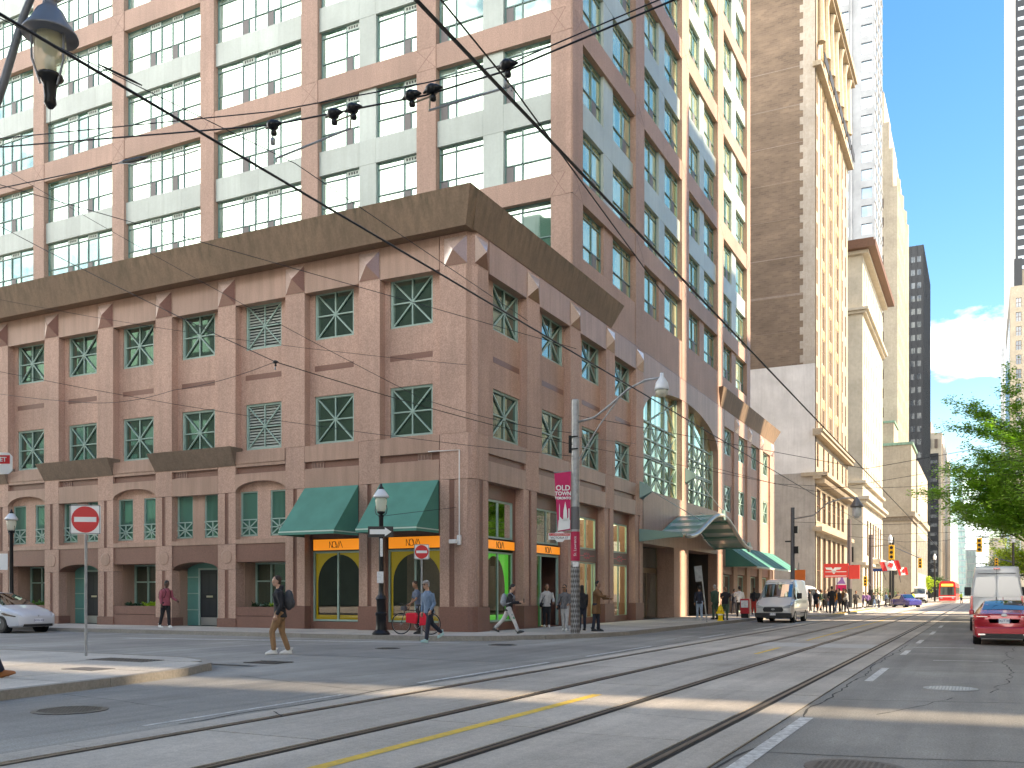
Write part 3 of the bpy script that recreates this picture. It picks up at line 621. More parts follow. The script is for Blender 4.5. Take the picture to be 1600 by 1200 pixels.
# left facade ---------------------------------------------------------------------
NL = 9
for k in range(NL+1):
    x1 = -1.41-3.53*k; x0 = x1-2.58
    upper_bay(FL, x0, x1, x0+.24, 1.86, louv=(k == 2))
    pil_upper(FL, x0-.95, x0); pil_band(FL, x0-.95, x0); pil_low(FL, x0-.95, x0, disc=(k >= 2))
    if k < 2:
        band(FL, x0, x1, vent=(x1-.95 if k == 0 else x0+.3)); shop_bay(FL, x0, x1, 'yellow')
    else:
        band(FL, x0, x1, vent=(x0+.2 if k % 2 else None))
        if k % 2 == 0: bx(FL, 'band_panel', GRS, x0+J, x1-J, -.03, -.001, 6.78, ZB-J)
        # upper pair of windows
        ww = .90; wa = x0+.06; wb = x1-.06-ww
        b = MB(); holes_wall(b, x0-.02, x1+.02, 3.54, ZA+.45, [(wa,wa+ww,3.84,5.66),(wb,wb+ww,3.84,5.66)], .24, .12); part(b, 'wall_panel', GRS if k % 2 else GR, BLD, FL)
        if k % 2 == 0:   # arched head cut into the band: arch lintel proud of the wall
            n = 18; cx = (x0+x1)/2; lb = MB()
            for i in range(n):
                a0, a1 = PI*i/n, PI*(i+1)/n
                p0 = (cx-1.29*math.cos(a0), ZA+.03+.40*math.sin(a0)); p1 = (cx-1.29*math.cos(a1), ZA+.03+.40*math.sin(a1))
                lb.quad((p0[0],0,p0[1]),(p1[0],0,p1[1]),(p1[0],0,6.36),(p0[0],0,6.36)); lb.quad((p0[0],0,p0[1]),(p0[0],.24,p0[1]),(p1[0],.24,p1[1]),(p1[0],0,p1[1]))
            for o in list(CH[BLD.name])[::-1]:
                if o.name.startswith('band_panel') and o.data.name.startswith('band_panel') and abs(max(v.co.z for v in o.data.vertices)-6.36) < .001 and abs(min(v.co.x for v in o.data.vertices)-(x0+J)) < .01:
                    CH[BLD.name].remove(o); bpy.data.objects.remove(o); break
            part(lb, 'arch_lintel', GRS, BLD, FL)
        for xx in (wa, wb):
            f = frame_mesh(ww, 1.82, .05, .08)
            wo = part(f, 'window', FRAME, BLD, FL @ T0((xx,.27,3.84)))
            part(MB().quad((.04,.06,.04),(ww-.04,.06,.04),(ww-.04,.06,1.78),(.04,.06,1.78)), 'pane', GL_B, wo, tilt(FL @ T0((xx,.27,3.84)), .004))
            r_ = MB(); y = .0; h = .66
            for p, q in (((0,y,0),(ww,y,h)),((ww,y,0),(0,y,h)),((ww/2,y,0),(ww/2,y,h)),((0,y,h/2),(ww,y,h/2)),((0,y,h),(ww,y,h)),((0,y,.03),(ww,y,.03))): r_.bar(p, q, .045, .03, up=(0,1,0))
            part(r_, 'window_grille', FRAME, wo, FL @ T0((xx,.25,3.86)))
        bx(FL, 'sill_course', GRS, x0, x1, .0, .5, 3.535, 3.72)
        if k % 2 == 0:
            bx(FL, 'spandrel_panel', GM, x0+J, x1-J, .04, .5, 2.8, 3.53)
            wz0, wz1 = 1.0, 2.8; rec = 1.15
            for xx in (x0, x1-.02): bx(FL, 'recess_wall', GRS, xx-.0, xx+.02, .5, rec, .1, 2.82)
            bx(FL, 'recess_soffit', GRS, x0, x1, .5, rec, 2.8, 2.84); bx(FL, 'recess_wall', GRS, x0, x1, rec-.02, rec, .1, .98)
            wo = part((lambda f: f)(frame_mesh(2.5, 1.8, .07, .08).box(.8,.86,0,.06,.05,1.75).box(1.62,1.68,0,.06,.05,1.75).box(.05,2.45,.0,.05,1.0,1.06)), 'window', FRAME, BLD, FL @ T0((x0+.04,rec-.02,1.0)))
            part(MB().quad((.04,.06,.04),(2.46,.06,.04),(2.46,.06,1.76),(.04,.06,1.76)), 'pane', GL_P, wo, FL @ T0((x0+.04,rec-.02,1.0)))
            pb = part(MB().box(x0+.01, x1-.01, .02, .14, .62, .98).box(x0+.01,x1-.01,.0,.14,.1,.6), 'planter_wall', GM, BLD, FL)
            bx(FL, 'planter_soil', mat('soil', (.04,.03,.02), .9, 0, .3, 20), x0+.01, x1-.01, .14, .9, .1, .93)
        else:
            cx = (x0+x1)/2; n = 16; lb = MB()
            for i in range(n):
                a0, a1 = PI*i/n, PI*(i+1)/n
                p0 = (cx-1.27*math.cos(a0), 2.50+.33*math.sin(a0)); p1 = (cx-1.27*math.cos(a1), 2.50+.33*math.sin(a1))
                lb.quad((p0[0],.03,p0[1]),(p1[0],.03,p1[1]),(p1[0],.03,3.53),(p0[0],.03,3.53)); lb.quad((p0[0],.03,p0[1]),(p0[0],.9,p0[1]),(p1[0],.9,p1[1]),(p1[0],.03,p1[1]))
            part(lb, 'arch_lintel', GM, BLD, FL)
            for xx in (x0, x1-.02): bx(FL, 'recess_wall', GRS, xx, xx+.02, .4, .9, .1, 2.55)
            dx0 = cx-.5
            tp = MB().box(x0+.02, dx0-.09, .86, .89, .15, 2.85).box(dx0+1.09, x1-.02, .86, .89, .15, 2.85).box(dx0-.1,dx0+1.1,.86,.89,2.6,2.85); part(tp, 'side_panel', mat('teal_panel', (.10,.27,.23), .35, 0, .1, 2), BLD, FL)
            f = MB().box(dx0-.09,dx0,.8,.9,.15,2.6).box(dx0+1.0,dx0+1.09,.8,.9,.15,2.6).box(dx0,dx0+1.0,.8,.9,2.52,2.6)
            for zz in (.8,1.5,2.2): f.box(x0+.02,dx0-.09,.84,.86,zz,zz+.04).box(dx0+1.09,x1-.02,.84,.86,zz,zz+.04)
            part(f, 'door_frame', FRAME, BLD, FL)
            d = part(MB().box(dx0,dx0+1.0,.84,.88,.16,2.52), 'door', mat('door_black', (.02,.022,.025), .35), BLD, FL)
            part(MB().box(dx0+.04,dx0+.96,.825,.84,.16,.5), 'kick_plate', mat('steel', (.5,.5,.48), .3, .8), d, FL)
            part(MB().box(dx0+.35,dx0+.7,.825,.84,1.35,1.43), 'letter_plate', mat('brass', (.6,.55,.42), .3, .8), d, FL)
            for q in (.12,.52): part(MB().box(dx0+q,dx0+q+.36,.832,.84,.6,1.28).box(dx0+q,dx0+q+.36,.832,.84,1.5,2.35), 'door_panel', mat('door_black2', (.03,.032,.036), .3), d, FL)
# trapezoid canopies over door bays 3,5,7
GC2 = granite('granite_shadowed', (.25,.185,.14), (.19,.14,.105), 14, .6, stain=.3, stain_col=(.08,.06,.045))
for k in (3, 5, 7):
    x1 = -1.41-3.53*k+.95; x0 = x1-2.58-.95*2
    zt, zb = 7.45, 6.72
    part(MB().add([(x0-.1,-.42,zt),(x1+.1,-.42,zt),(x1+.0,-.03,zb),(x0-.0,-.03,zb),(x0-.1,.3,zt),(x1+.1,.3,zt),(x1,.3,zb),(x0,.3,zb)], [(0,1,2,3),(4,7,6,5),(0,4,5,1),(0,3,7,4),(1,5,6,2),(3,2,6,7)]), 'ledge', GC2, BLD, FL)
# right facade bays 0..3 ----------------------------------------------------------
for k in range(4):
    x0 = 1.2+4.38*k; x1 = x0+3.2
    upper_bay(FR, x0, x1, x0+.86, 2.24, rec=.30); pil_upper(FR, x1, x1+1.18)
    band(FR, x0-.1, x1-.1); bx(FR, 'band_fill', GR, x0-.12, x0, .3,.5, ZA, ZB)
    y0 = .85+4.44*k; ya = y0+3.22
    pil_band(FR, x1-.1, x1+1.18-.1); pil_low(FR, ya, ya+1.22); shop_bay(FR, y0, ya, ('green','door','cream2','cream')[k])
bx(FR, 'pilaster_block', GR, .3, .9, .02, .3, ZA, ZB)
# arch bay (local x 18.45 .. 34.6) ---------------------------------------------------
AC, AW, ASP, ATOP = 26.62, 7.95, 11.02, 13.15
b = MB(); xa, xb = 18.71, 36.29; n = 40
arcp = [(AC-AW*math.cos(PI*i/n), ASP+(ATOP-ASP)*math.sin(PI*i/n)) for i in range(n+1)]
for i in range(n):
    (p0,q0),(p1,q1) = arcp[i], arcp[i+1]; b.quad((p0,0,q0),(p1,0,q1),(p1,0,14.42),(p0,0,14.42)); b.quad((p0,0,q0),(p0,.55,q0),(p1,.55,q1),(p1,0,q1))
for a, c in ((xa, AC-AW), (AC+AW, xb)): b.quad((a,0,4.2),(c,0,4.2),(c,0,14.42),(a,0,14.42))
b.quad((AC-AW,0,4.2),(AC+AW,0,4.2),(AC+AW,0,7.1),(AC-AW,0,7.1)); b.quad((AC-AW,0,7.1),(AC+AW,0,7.1),(AC+AW,.55,7.1),(AC-AW,.55,7.1))
b.quad((AC-AW,0,7.1),(AC-AW,.55,7.1),(AC-AW,.55,ASP),(AC-AW,0,ASP)); b.quad((AC+AW,0,7.1),(AC+AW,.55,7.1),(AC+AW,.55,ASP),(AC+AW,0,ASP))
b.quad((xa,.0,4.2),(xb,0,4.2),(xb,1.2,4.2),(xa,1.2,4.2))
part(b, 'arch_wall', GRS, BLD, FR)
bx(FR, 'arch_pier', GR, AC-.62, AC+.72, .02, .6, 7.1, 13.2)
FG = MB(); y = .42
for half in ((AC-AW, AC-.62), (AC+.72, AC+AW)):
    a, c = half; wd = c-a
    def topz(x): return ASP+(ATOP-ASP)*math.sqrt(max(0, 1-((x-AC)/AW)**2))
    for i in range(4):
        x = a+wd*i/3; x = min(max(x, a+.05), c-.05); FG.box(x-.055,x+.055,y-.06,y+.06,7.1,max(topz(x),ASP))
    for z in (7.16, 8.1, 9.02, 9.14, 10.05, 10.98): FG.box(a,c,y-.05,y+.05,z-.04,z+.04)
    for i in range(3):
        p, q = a+wd*i/3, a+wd*(i+1)/3; m_ = (p+q)/2
        for z0, z1 in ((7.16, 9.02), (9.14, 10.98)):
            FG.bar((p,y,z0),(q,y,z1),.05,.05,up=(0,1,0)); FG.bar((q,y,z0),(p,y,z1),.05,.05,up=(0,1,0)); FG.bar((m_,y,z0),(m_,y,z1),.05,.05,up=(0,1,0))
    s = 1 if half[0] > AC else -1
    x_in = c if s < 0 else a
    FG.bar((x_in,y,13.0),((a if s<0 else c)-s*2.0,y,11.0),.06,.05,up=(0,1,0)); FG.bar((x_in+s*2.2,y,12.95),(x_in+s*.1,y,11.0),.06,.05,up=(0,1,0))
aw = part(FG, 'arched_window', FRAME, BLD, FR)
for half in ((AC-AW, AC-.62), (AC+.72, AC+AW)):
    a, c = half; wd = (c-a)/3
    for i in range(3):
        p, q = a+wd*i, a+wd*(i+1)
        for z0, z1 in ((7.1, 9.08), (9.08, 11.0)):
            M = FR @ T0((p, .47, z0)); part(MB().quad((0,0,0),(q-p,0,0),(q-p,0,z1-z0),(0,0,z1-z0)), 'pane', GL_R, aw, tilt(M, .006))
        nn = 6; g = MB()
        for j in range(nn):
            u, v = p+(q-p)*j/nn, p+(q-p)*(j+1)/nn; g.quad((u,.47,11),(v,.47,11),(v,.47,topz(v)+.03),(u,.47,topz(u)+.03))
        part(g, 'pane', GL_R, aw, FR)
# brackets and far windows
for x, z in ((18.36, 6.98), (26.9, 8.7)):
    part(MB().prism([(-.0,-.42),(.36,-.1),(.36,.1),(0,.42)], x-.16, x+.16, 'x') if False else MB().add([(x-.3,0,z-.45),(x+.3,0,z-.45),(x+.3,0,z+.45),(x-.3,0,z+.45),(x-.1,-.55,z-.12),(x+.1,-.55,z-.12),(x+.1,-.55,z+.1),(x-.1,-.55,z+.1)], [(0,1,5,4),(1,2,6,5),(2,3,7,6),(3,0,4,7),(4,5,6,7),(0,3,2,1)]), 'bracket', mat('bracket_teal', (.20,.33,.30), .4), BLD, FR)
for k in range(4):
    x0 = 36.32+4.30*k; upper = x0
    hs = [(x0+.25,x0+2.49,7.36,9.22),(x0+.25,x0+2.49,11.38,13.24)]
    b = MB(); holes_wall(b, x0-.02, x0+3.0, 4.9, 13.3, hs, .14, .12); part(b, 'wall_panel', GR, BLD, FR)
    for z in (7.36, 11.38): put_x(FR, x0+.25, .18, z, XR)
    bx(FR, 'pilaster', GR, x0+2.9, x0+4.28, 0, .4, 4.9, 13.25)
    bx(FR, 'frieze_panel', GRS, x0+J, x0+2.98, 0, .4, 13.25, 14.42)
    bx(FR, 'frieze_block', GR, x0+2.99, x0+4.28, -.002, .4, 13.26, 14.42)
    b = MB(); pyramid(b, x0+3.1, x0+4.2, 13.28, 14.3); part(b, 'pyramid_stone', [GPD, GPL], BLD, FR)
    # shop level
    bx(FR, 'shop_pier', GR, x0+2.7, x0+3.9, -.01, .6, .1, 3.5); bx(FR, 'shop_lintel', GM, x0-.4, x0+2.7, .1, .6, 2.9, 3.5)
    b = frame_mesh(3.1, 2.7, .09, .1).box(1.5,1.6,0,.08,.1,2.6); so = part(b, 'shop_window', FRAME, BLD, FR @ T0((x0-.4,.3,.15)))
    part(MB().quad((.05,.05,.05),(3.05,.05,.05),(3.05,.05,2.65),(.05,.05,2.65)), 'pane', GL_D, so, FR @ T0((x0-.4,.3,.15)))
bx(FR, 'shop_pier', GR, 34.2, 35.95, -.012, .6, .1, 4.25); bx(FR, 'upper_band', GRS, 36.3, 53.45, .01, .4, 3.5, 4.9)
# east end of podium
bx(FR, 'end_wall', GRS, 53.46, 53.9, 0, 20, .1, 14.42)
# entry
bx(FR, 'entry_pier', GR, 24.2, 27.25, -.02, 1.5, .1, 4.2); bx(FR, 'entry_pier', GR, 18.2, 18.69, .05, 1.2, .1, 4.19)
ef = MB().box(18.7,24.2,1.0,1.12,2.7,2.98).box(18.7,18.8,1.0,1.1,.15,4.2).box(20.2,20.28,1.0,1.1,.15,4.2).box(22.2,22.26,1.0,1.1,.15,2.7).box(24.1,24.2,1.0,1.1,.15,4.2)
eo = part(ef, 'entrance_frame', mat('bronze_frame', (.22,.16,.10), .35, .5), BLD, FR)
for a, c in ((18.8,20.2),(20.28,24.1)):
    for z0, z1 in ((.15,2.7),(2.98,4.18)): part(MB().quad((a,1.05,z0),(c,1.05,z0),(c,1.05,z1),(a,1.05,z1)), 'pane', GL_D, eo, FR)
b = MB(); b.quad((27.2,4.5,.1),(34.3,4.5,.1),(34.3,4.5,4.3),(27.2,4.5,4.3)); b.quad((34.28,0.5,.1),(34.28,4.5,.1),(34.28,4.5,4.3),(34.28,.5,4.3)); b.quad((27.24,.5,.1),(27.24,4.5,.1),(27.24,4.5,4.3),(27.24,.5,4.3)); b.quad((27.2,.4,4.25),(34.3,.4,4.25),(34.3,4.5,4.25),(27.2,4.5,4.25))
part(b, 'driveway_walls', mat('drive_dark', (.075,.06,.05), .8), BLD, FR)
part(MB().box(27.6,29.6,4.3,4.4,2.0,2.2).box(27.6,29.6,4.3,4.4,2.6,2.8), 'driveway_rails', mat('pale_rail', (.4,.36,.33), .6), BLD, FR)
# cornice -----------------------------------------------------------------------------
def cornice(poly, name='cornice_stone'):
    """poly: list of (bottom xy, top xy) pairs along the wall"""
    for (b0,t0),(b1,t1) in zip(poly, poly[1:]):
        b = MB().add([(*b0,14.42),(*b1,14.42),(*t1,15.70),(*t0,15.70)], [(0,1,2,3)])
        L_ = Vector(b1).to_3d()-Vector(b0).to_3d(); nrm = Vector((L_.y,-L_.x,0)).normalized()*-.5
        i0 = (t0[0]+nrm.x, t0[1]+nrm.y); i1 = (t1[0]+nrm.x, t1[1]+nrm.y)
        j0 = (b0[0]+nrm.x, b0[1]+nrm.y); j1 = (b1[0]+nrm.x, b1[1]+nrm.y)
        b = MB().add([(*b0,14.42),(*b1,14.42),(*t1,15.70),(*t0,15.70),(*i0,15.70),(*i1,15.70),(*j0,14.42),(*j1,14.42)], [(0,1,2,3),(3,2,5,4),(0,6,7,1),(0,3,4,6),(1,7,5,2),(6,4,5,7)])
        part(b, name, GC, BLD, Matrix.Identity(4))
X, Y = -16.14, 29.27; g = .34
seg = [((X, Y), (X+g, Y-g))]
xs_ = [X-5.3*i for i in range(1, 8)]
lp = [((x-.01, Y), (x-.01, Y-g)) for x in xs_]
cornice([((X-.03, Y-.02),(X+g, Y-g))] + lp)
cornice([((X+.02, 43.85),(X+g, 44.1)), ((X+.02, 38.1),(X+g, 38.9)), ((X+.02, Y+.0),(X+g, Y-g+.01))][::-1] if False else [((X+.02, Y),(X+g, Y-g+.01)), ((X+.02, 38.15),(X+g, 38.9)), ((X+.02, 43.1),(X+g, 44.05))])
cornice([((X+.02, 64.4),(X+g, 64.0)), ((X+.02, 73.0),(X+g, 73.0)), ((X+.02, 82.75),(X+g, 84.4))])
for F, a, b_ in ((FL, -38.0, -.3), (FR, .3, 53.4)): bx(F, 'string_course', GM, a, b_, -.005, .3, 14.40, 14.44)
# roof and core
part(MB().prism([(X-40,Y+.6),(X-.6,Y+.6),(X-.6,83),(X-40,83)], 14.3, 14.5), 'roof', mat('roof_grey', (.2,.19,.18), .9), BLD, Matrix.Identity(4))
part(MB().prism([(X-40,Y+.75),(X-.75,Y+.75),(X-.75,83),(X-40,83)], 5.65, 14.3), 'core', INT_D, BLD, Matrix.Identity(4))
part(MB().prism([(X-40,Y+1.6),(X-8.6,Y+1.6),(X-8.6,Y+4),(X-5,Y+4),(X-5,83),(X-40,83)], .1, 5.64), 'core', INT_D, BLD, Matrix.Identity(4))
bx(FL, 'far_end_wall', GR, -41, -38.0, 0, 10, .1, 14.4)
# tower ---------------------------------------------------------------------------------
TL = TR(X, 38.25, 0, 0); TRr = TR(X, 38.25, 0, PI/2)
ZP = 7.3; Z0 = 20.2; NP = 5; ZTOP = Z0 + NP*ZP
def tw_window(w, mull, h=2.48, grilles=(), ac=(), nm='L', glass=None):
    """tower window: frame with transoms, glazing meshes (4 slightly different ones)"""
    f = frame_mesh(w, h, .05, .09)
    xs = [0.05]+list(mull)+[w-.05]
    for q in mull: f.box(q-.03,q+.03,0,.08,.05,h-.05)
    f.box(.05,w-.05,.0,.07,h-.33,h-.28); 
    for i in range(len(xs)-1):
        a, b_ = xs[i], xs[i+1]
        f.box(a,b_,.0,.07,.86,.91)
        if i in ac: f.box((a+b_)/2-.02,(a+b_)/2+.02,0,.06,.05,.86)
    f.mi = 1
    for i in ac:
        a, b_ = xs[i], xs[i+1]; s = a+.05; f.box(s,(a+b_)/2-.03,-.01,.05,.08,.82)
    for i in grilles:
        a, b_ = xs[i], xs[i+1]
        f.mi = 2; f.box(a+.03,b_-.03,.0,.06,h-.28,h-.05); f.mi = 3
        for j in range(4): c = a+.1+(b_-a-.2)*(j+.5)/4; f.box(c-.05,c+.05,-.004,.0,h-.23,h-.1)
    fm = f.mesh('window', [FRD, mat('ac_grey', (.16,.15,.15), .6), mat('grille_pale', (.42,.50,.45), .5), REVEAL])
    gl = []
    for v in range(5):
        g = MB()
        for i in range(len(xs)-1):
            for z0, z1 in ((.05,.88),(.88,h-.3),(h-.3,h-.05)):
                a = random.uniform(-.01,.01); c = random.uniform(-.008,.008); x0, x1 = xs[i], xs[i+1]
                g.quad((x0,.05-a,z0),(x1,.05+a,z0),(x1,.05+a+c,z1),(x0,.05-a+c,z1))
        gl.append(g.mesh('glazing', glass, recalc=False))
    return fm, gl
random.seed(11)
wL1 = tw_window(2.42, [1.55], grilles=(1,), ac=(1,), glass=GL_T)          # narrow light on the right
wL2 = tw_window(2.42, [.9], ac=(0,), glass=GL_T)
wR1 = tw_window(2.95, [1.75], ac=(1,), glass=GL_R)
wW = tw_window(5.85, [1.75,2.6,3.45,4.3], grilles=(1,3), ac=(1,3), glass=GL_T)
def put_tw(F, x, z, W):
    w_ = part(W[0], 'window', None, BLD, F @ T0((x,.30,z))); part(random.choice(W[1]), 'glazing', None, w_, F @ T0((x,.30,z)))
def tbox(F, name, m, *a): part(MB().box(*a), name, m, BLD, F)
Lp = [(-1.03,0)] ; Lb = [(-6.99,-1.03),(-13.96,-8.06),(-20.93,-15.0),(-27.75,-21.9),(-34.55,-28.7),(-41.4,-35.5)]
Rb = [(1.25,8.5),(9.9,16.95),(18.45,25.5),(27.1,34.4)]
rows = [(16.66,19.14)] + [z for p in range(NP) for z in ((Z0+p*ZP, Z0+p*ZP+2.48),(Z0+p*ZP+3.7, Z0+p*ZP+6.18))]
def tower_face(F, bays, double, edges):
    for bi, (a, c) in enumerate(bays):
        dbl = double(bi); W = c-a
        for ri, (z0, z1) in enumerate(rows):
            if dbl:
                ww = 2.42 if F is TL else 2.95
                Wn = ((wL2 if bi == 0 else wL1) if F is TL else wR1)
                put_tw(F, a+.03, z0, Wn); put_tw(F, c-ww-.03, z0, Wn)
                pm = PANEL if ri else GT
                tbox(F, 'wall_panel', pm, a+ww+.03+.005, c-ww-.03-.005, .16, .5, z0+.0, z1)
            else: put_tw(F, a+.02, z0, wW if abs(W-5.9) < .2 else wW)
        for p in range(NP):
            zb = Z0+p*ZP+2.48
            n = 4 if not dbl else 3
            cuts = [a, a+2.45, c-2.45, c] if (dbl and F is TL) else ([a, a+2.98, c-2.98, c] if dbl else [a, a+1.77, a+3.0, a+4.3, c])
            for u, v in zip(cuts, cuts[1:]): tbox(F, 'spandrel_panel', PANEL, u+.004, v-.004, .15, .5, zb+.004, zb+1.22-.004)
        # granite beams
        for z0, z1 in [(14.3,16.66),(19.14,20.2)] + [(Z0+p*ZP+6.18, Z0+(p+1)*ZP) for p in range(NP)]:
            tbox(F, 'granite_beam', GT, a+.006, c-.006, .03, .5, z0, z1)
        if bi+1 < len(bays) or True:
            pass
    for a, c in edges:
        zc = [14.3, 19.5]+[Z0+p*ZP-.9+ZP for p in range(NP)]+[ZTOP]
        zc = [14.3, 19.17] + [Z0+p*ZP+6.2 for p in range(NP)]
        for z0, z1 in zip(zc, zc[1:]+[ZTOP+.02]):
            tbox(F, 'granite_pier', GT, a, c, .0, .5, z0+1.04 if z0 > 15 else z0, z1-.012)
            if z0 > 15:
                tbox(F, 'pier_block', GT, a, c, -.0, .5, z0, z0+1.03)
                b = MB(); b.bar((a+.03,-.002,z0+.03),(c-.03,-.002,z0+1.0),.02,.006,up=(0,1,0)); b.bar((c-.03,-.0025,z0+.03),(a+.03,-.0025,z0+1.0),.02,.006,up=(0,1,0)); part(b, 'cross_joint', GM, BLD, F)
edL = [(-8.06,-6.99),(-15.0,-13.96),(-21.9,-20.93),(-28.7,-27.75),(-35.5,-34.55),(-42.5,-41.4)]
edR = [(8.5,9.9),(16.95,18.45),(25.5,27.1),(34.4,35.55)]
tower_face(TL, Lb, lambda i: i < 2, edL + [(-1.03,-.30)]); tower_face(TRr, Rb, lambda i: True, edR + [(.30,1.25)])
for z0, z1 in zip([14.3, 19.17]+[Z0+p*ZP+6.2 for p in range(NP)], [19.16]+[Z0+p*ZP+6.19 for p in range(NP)]+[ZTOP+.02]):
    part(MB().prism([(X-.299,38.252),(X-.06,38.252),(X,38.31),(X,38.549),(X-.3,38.549)], z0+.01, z1), 'corner_pier', GT, BLD, Matrix.Identity(4))
part(MB().box(X-42.5, X-.5, 38.75, 73.3, 14.3, ZTOP), 'core', INT_D, BLD, Matrix.Identity(4))
part(MB().box(X-42.5, X, 38.25, 73.8, ZTOP+.03, ZTOP+1.2), 'parapet', GT, BLD, Matrix.Identity(4))
part(MB().box(X-42.5, X-.02, 73.3, 73.78, 14.3, ZTOP), 'end_wall', GT, BLD, Matrix.Identity(4))
part(MB().box(X-42.7, X-42.51, 38.25, 73.8, 14.3, ZTOP), 'end_wall', GT, BLD, Matrix.Identity(4))
# awnings ----------------------------------------------------------------------------------
AWN = mat('awning_green', (.06,.23,.18), .7, 0, .12, 1.4); AWD = mat('awning_dark_green', (.02,.13,.105), .7, 0, .1, 1.4); TRIM = mat('awning_trim', (.48,.62,.54), .6)
def awning(k):
    x1 = -1.41-3.53*k-.03; x0 = x1-2.55; P = 1.5
    a = part(MB().add([(x0,0,5.62),(x1,0,5.62),(x1,-P,3.86),(x0,-P,3.86),(x0,0,5.58),(x1,0,5.58),(x1,-P,3.82),(x0,-P,3.82)], [(0,3,2,1),(4,5,6,7),(0,1,5,4),(2,3,7,6)]), 'awning', AWN, BLD, FL)
    for x in (x0, x1): part(MB().add([(x,-.0,5.6),(x,-P,3.84),(x,-P,3.72),(x,0,3.72)], [(0,1,2,3)]), 'awning_side', AWN, a, FL)
    v = MB().box(x0-.01,x1+.01,-P-.015,-P,3.70,3.84); v.box(x1,x1+.012,-P,0,3.70,3.74); v.box(x0-.012,x0,-P,0,3.70,3.74); part(v, 'valance', AWN, a, FL)
    t = MB().box(x0-.02,x1+.02,-P-.022,-P-.015,3.79,3.84); t.box(x1+.001,x1+.016,-P,0,3.79,3.83); part(t, 'trim', TRIM, a, FL)
    fr = MB(); fr.bar((x0,-P+.02,3.74),(x1,-P+.02,3.74),.04); fr.bar((x0+1.27,0,5.56),(x0+1.27,-P,3.82),.035); part(fr, 'awning_frame', mat('grey_tube', (.35,.36,.35), .4, .6), a, FL)
awning(0); awning(1)
# striped awning at the far shops
x0, x1 = 36.6, 53.4; P = 2.2
sa = part(MB().box(x0, x1, -P+.02, -P+.06, 3.30, 3.34), 'awning_frame', TRIM, BLD, FR)
nst = 9; wds = [1.9]*9
for i in range(nst):
    a, c = x0+(x1-x0)*i/nst, x0+(x1-x0)*(i+1)/nst; md = a+(c-a)*.68
    def quadp(u, v, m, nm): part(MB().add([(u,-.0,4.95),(v,0,4.95),(v,-P,3.42),(u,-P,3.42),(u,0,4.9),(v,0,4.9),(v,-P,3.38),(u,-P,3.38)], [(0,3,2,1),(4,5,6,7),(3,7,6,2)]), nm, m, sa, FR)
    quadp(a, md, AWN, 'light_stripe'); quadp(md, c, AWD, 'dark_stripe')
part(MB().add([(x0,0,4.95),(x0,-P,3.4),(x0,0,3.4)], [(0,1,2)]), 'awning_side', AWD, sa, FR)
part(MB().box(x0-.05, x1+.05, -P-.03, -P, 3.30, 3.42), 'valance', TRIM, sa, FR)
# curved entrance canopy
CY, CH_, = 26.45, 7.2
def cz(x): t = max(-1, min(1, (x-CY)/CH_)); return 4.55 + 1.62*(.5+.5*math.cos(PI*t))
def cp(x): return -2.3 - .0*(x)
n = 26; cv = MB(); top = []; 
xs_ = [CY-CH_-.9 + (2*CH_+1.6)*i/n for i in range(n+1)]
GLC = mat('canopy_green', (.10,.27,.22), .45, 0, .08, 2); GLT = mat('canopy_glass', (.40,.53,.50), .2, 0, .1, 1.5); STEEL = mat('canopy_steel', (.42,.44,.40), .35, .5)
can = part(MB().tube([(x, -2.28, cz(x)) for x in xs_[1:]], .12, 10), 'canopy', STEEL, BLD, FR, smooth=True)
part(MB().tube([(x, -.15, cz(x)) for x in xs_], .07, 6), 'wall_tube', GLC, can, FR, smooth=True)
for i in range(n):
    a, c = xs_[i], xs_[i+1]
    part(MB().add([(a,-.05,cz(a)+.05),(c,-.05,cz(c)+.05),(c,-2.25,cz(c)+.05),(a,-2.25,cz(a)+.05),(a,-.05,cz(a)),(c,-.05,cz(c)),(c,-2.25,cz(c)),(a,-2.25,cz(a))], [(0,3,2,1),(4,5,6,7),(0,1,5,4),(2,3,7,6),(1,2,6,5),(0,4,7,3)]), 'roof_sheet', GLT if i % 2 else GLC, can, FR)
for i in range(0, n+1, 4): 
    x = xs_[i]; part(MB().bar((x,-.05,cz(x)-.06),(x,-2.25,cz(x)-.06),.07,.1), 'rib', GLC, can, FR)
xw = 18.0; part(MB().add([(xw,0,4.92),(xw,-2.3,4.66),(xw,-2.3,4.5),(xw,0,4.25),(xw+.06,0,4.92),(xw+.06,-2.3,4.66),(xw+.06,-2.3,4.5),(xw+.06,0,4.25)], [(0,1,2,3),(4,7,6,5),(0,4,5,1),(3,2,6,7)]), 'fascia', MATS['bracket_teal'], can, FR)
def canopy_plate(x):
    z = cz(x); b = MB(); b.T = T0((x,-2.3,z+.05)); b.prism([(-.42,-.1),(-.1,-.32),(.3,-.25),(.42,.05),(.1,.33),(-.3,.25)], -.07, .07, 'y'); part(b, 'end_plate', MATS['bracket_teal'], can, FR)
canopy_plate(CY+.4); canopy_plate(CY+7.2)
for p, q in (((18.5,-.5,6.95),(21.9,-2.25,5.55)), ((27.0,-.5,8.65),(26.9,-2.3,6.35)), ((30.0,0,6.7),(33.6,-2.3,4.8))):
    part(MB().tube([p,q], .022, 6), 'tie_rod', STEEL, can, FR)
# camera and conduit on the corner
part(MB().tube([(-1.85,-.05,6.66),(-.55,-.05,6.64),(-.55,-.05,3.55)], .022, 6), 'conduit', mat('white_pipe', (.75,.74,.72), .4), BLD, FL)
cc = part(MB().box(-.85,-.55,-.3,-.1,3.30,3.44).box(-.62,-.48,-.12,0,3.25,3.6), 'security_camera', MATS['white_pipe'], BLD, FL, bevel=.02)
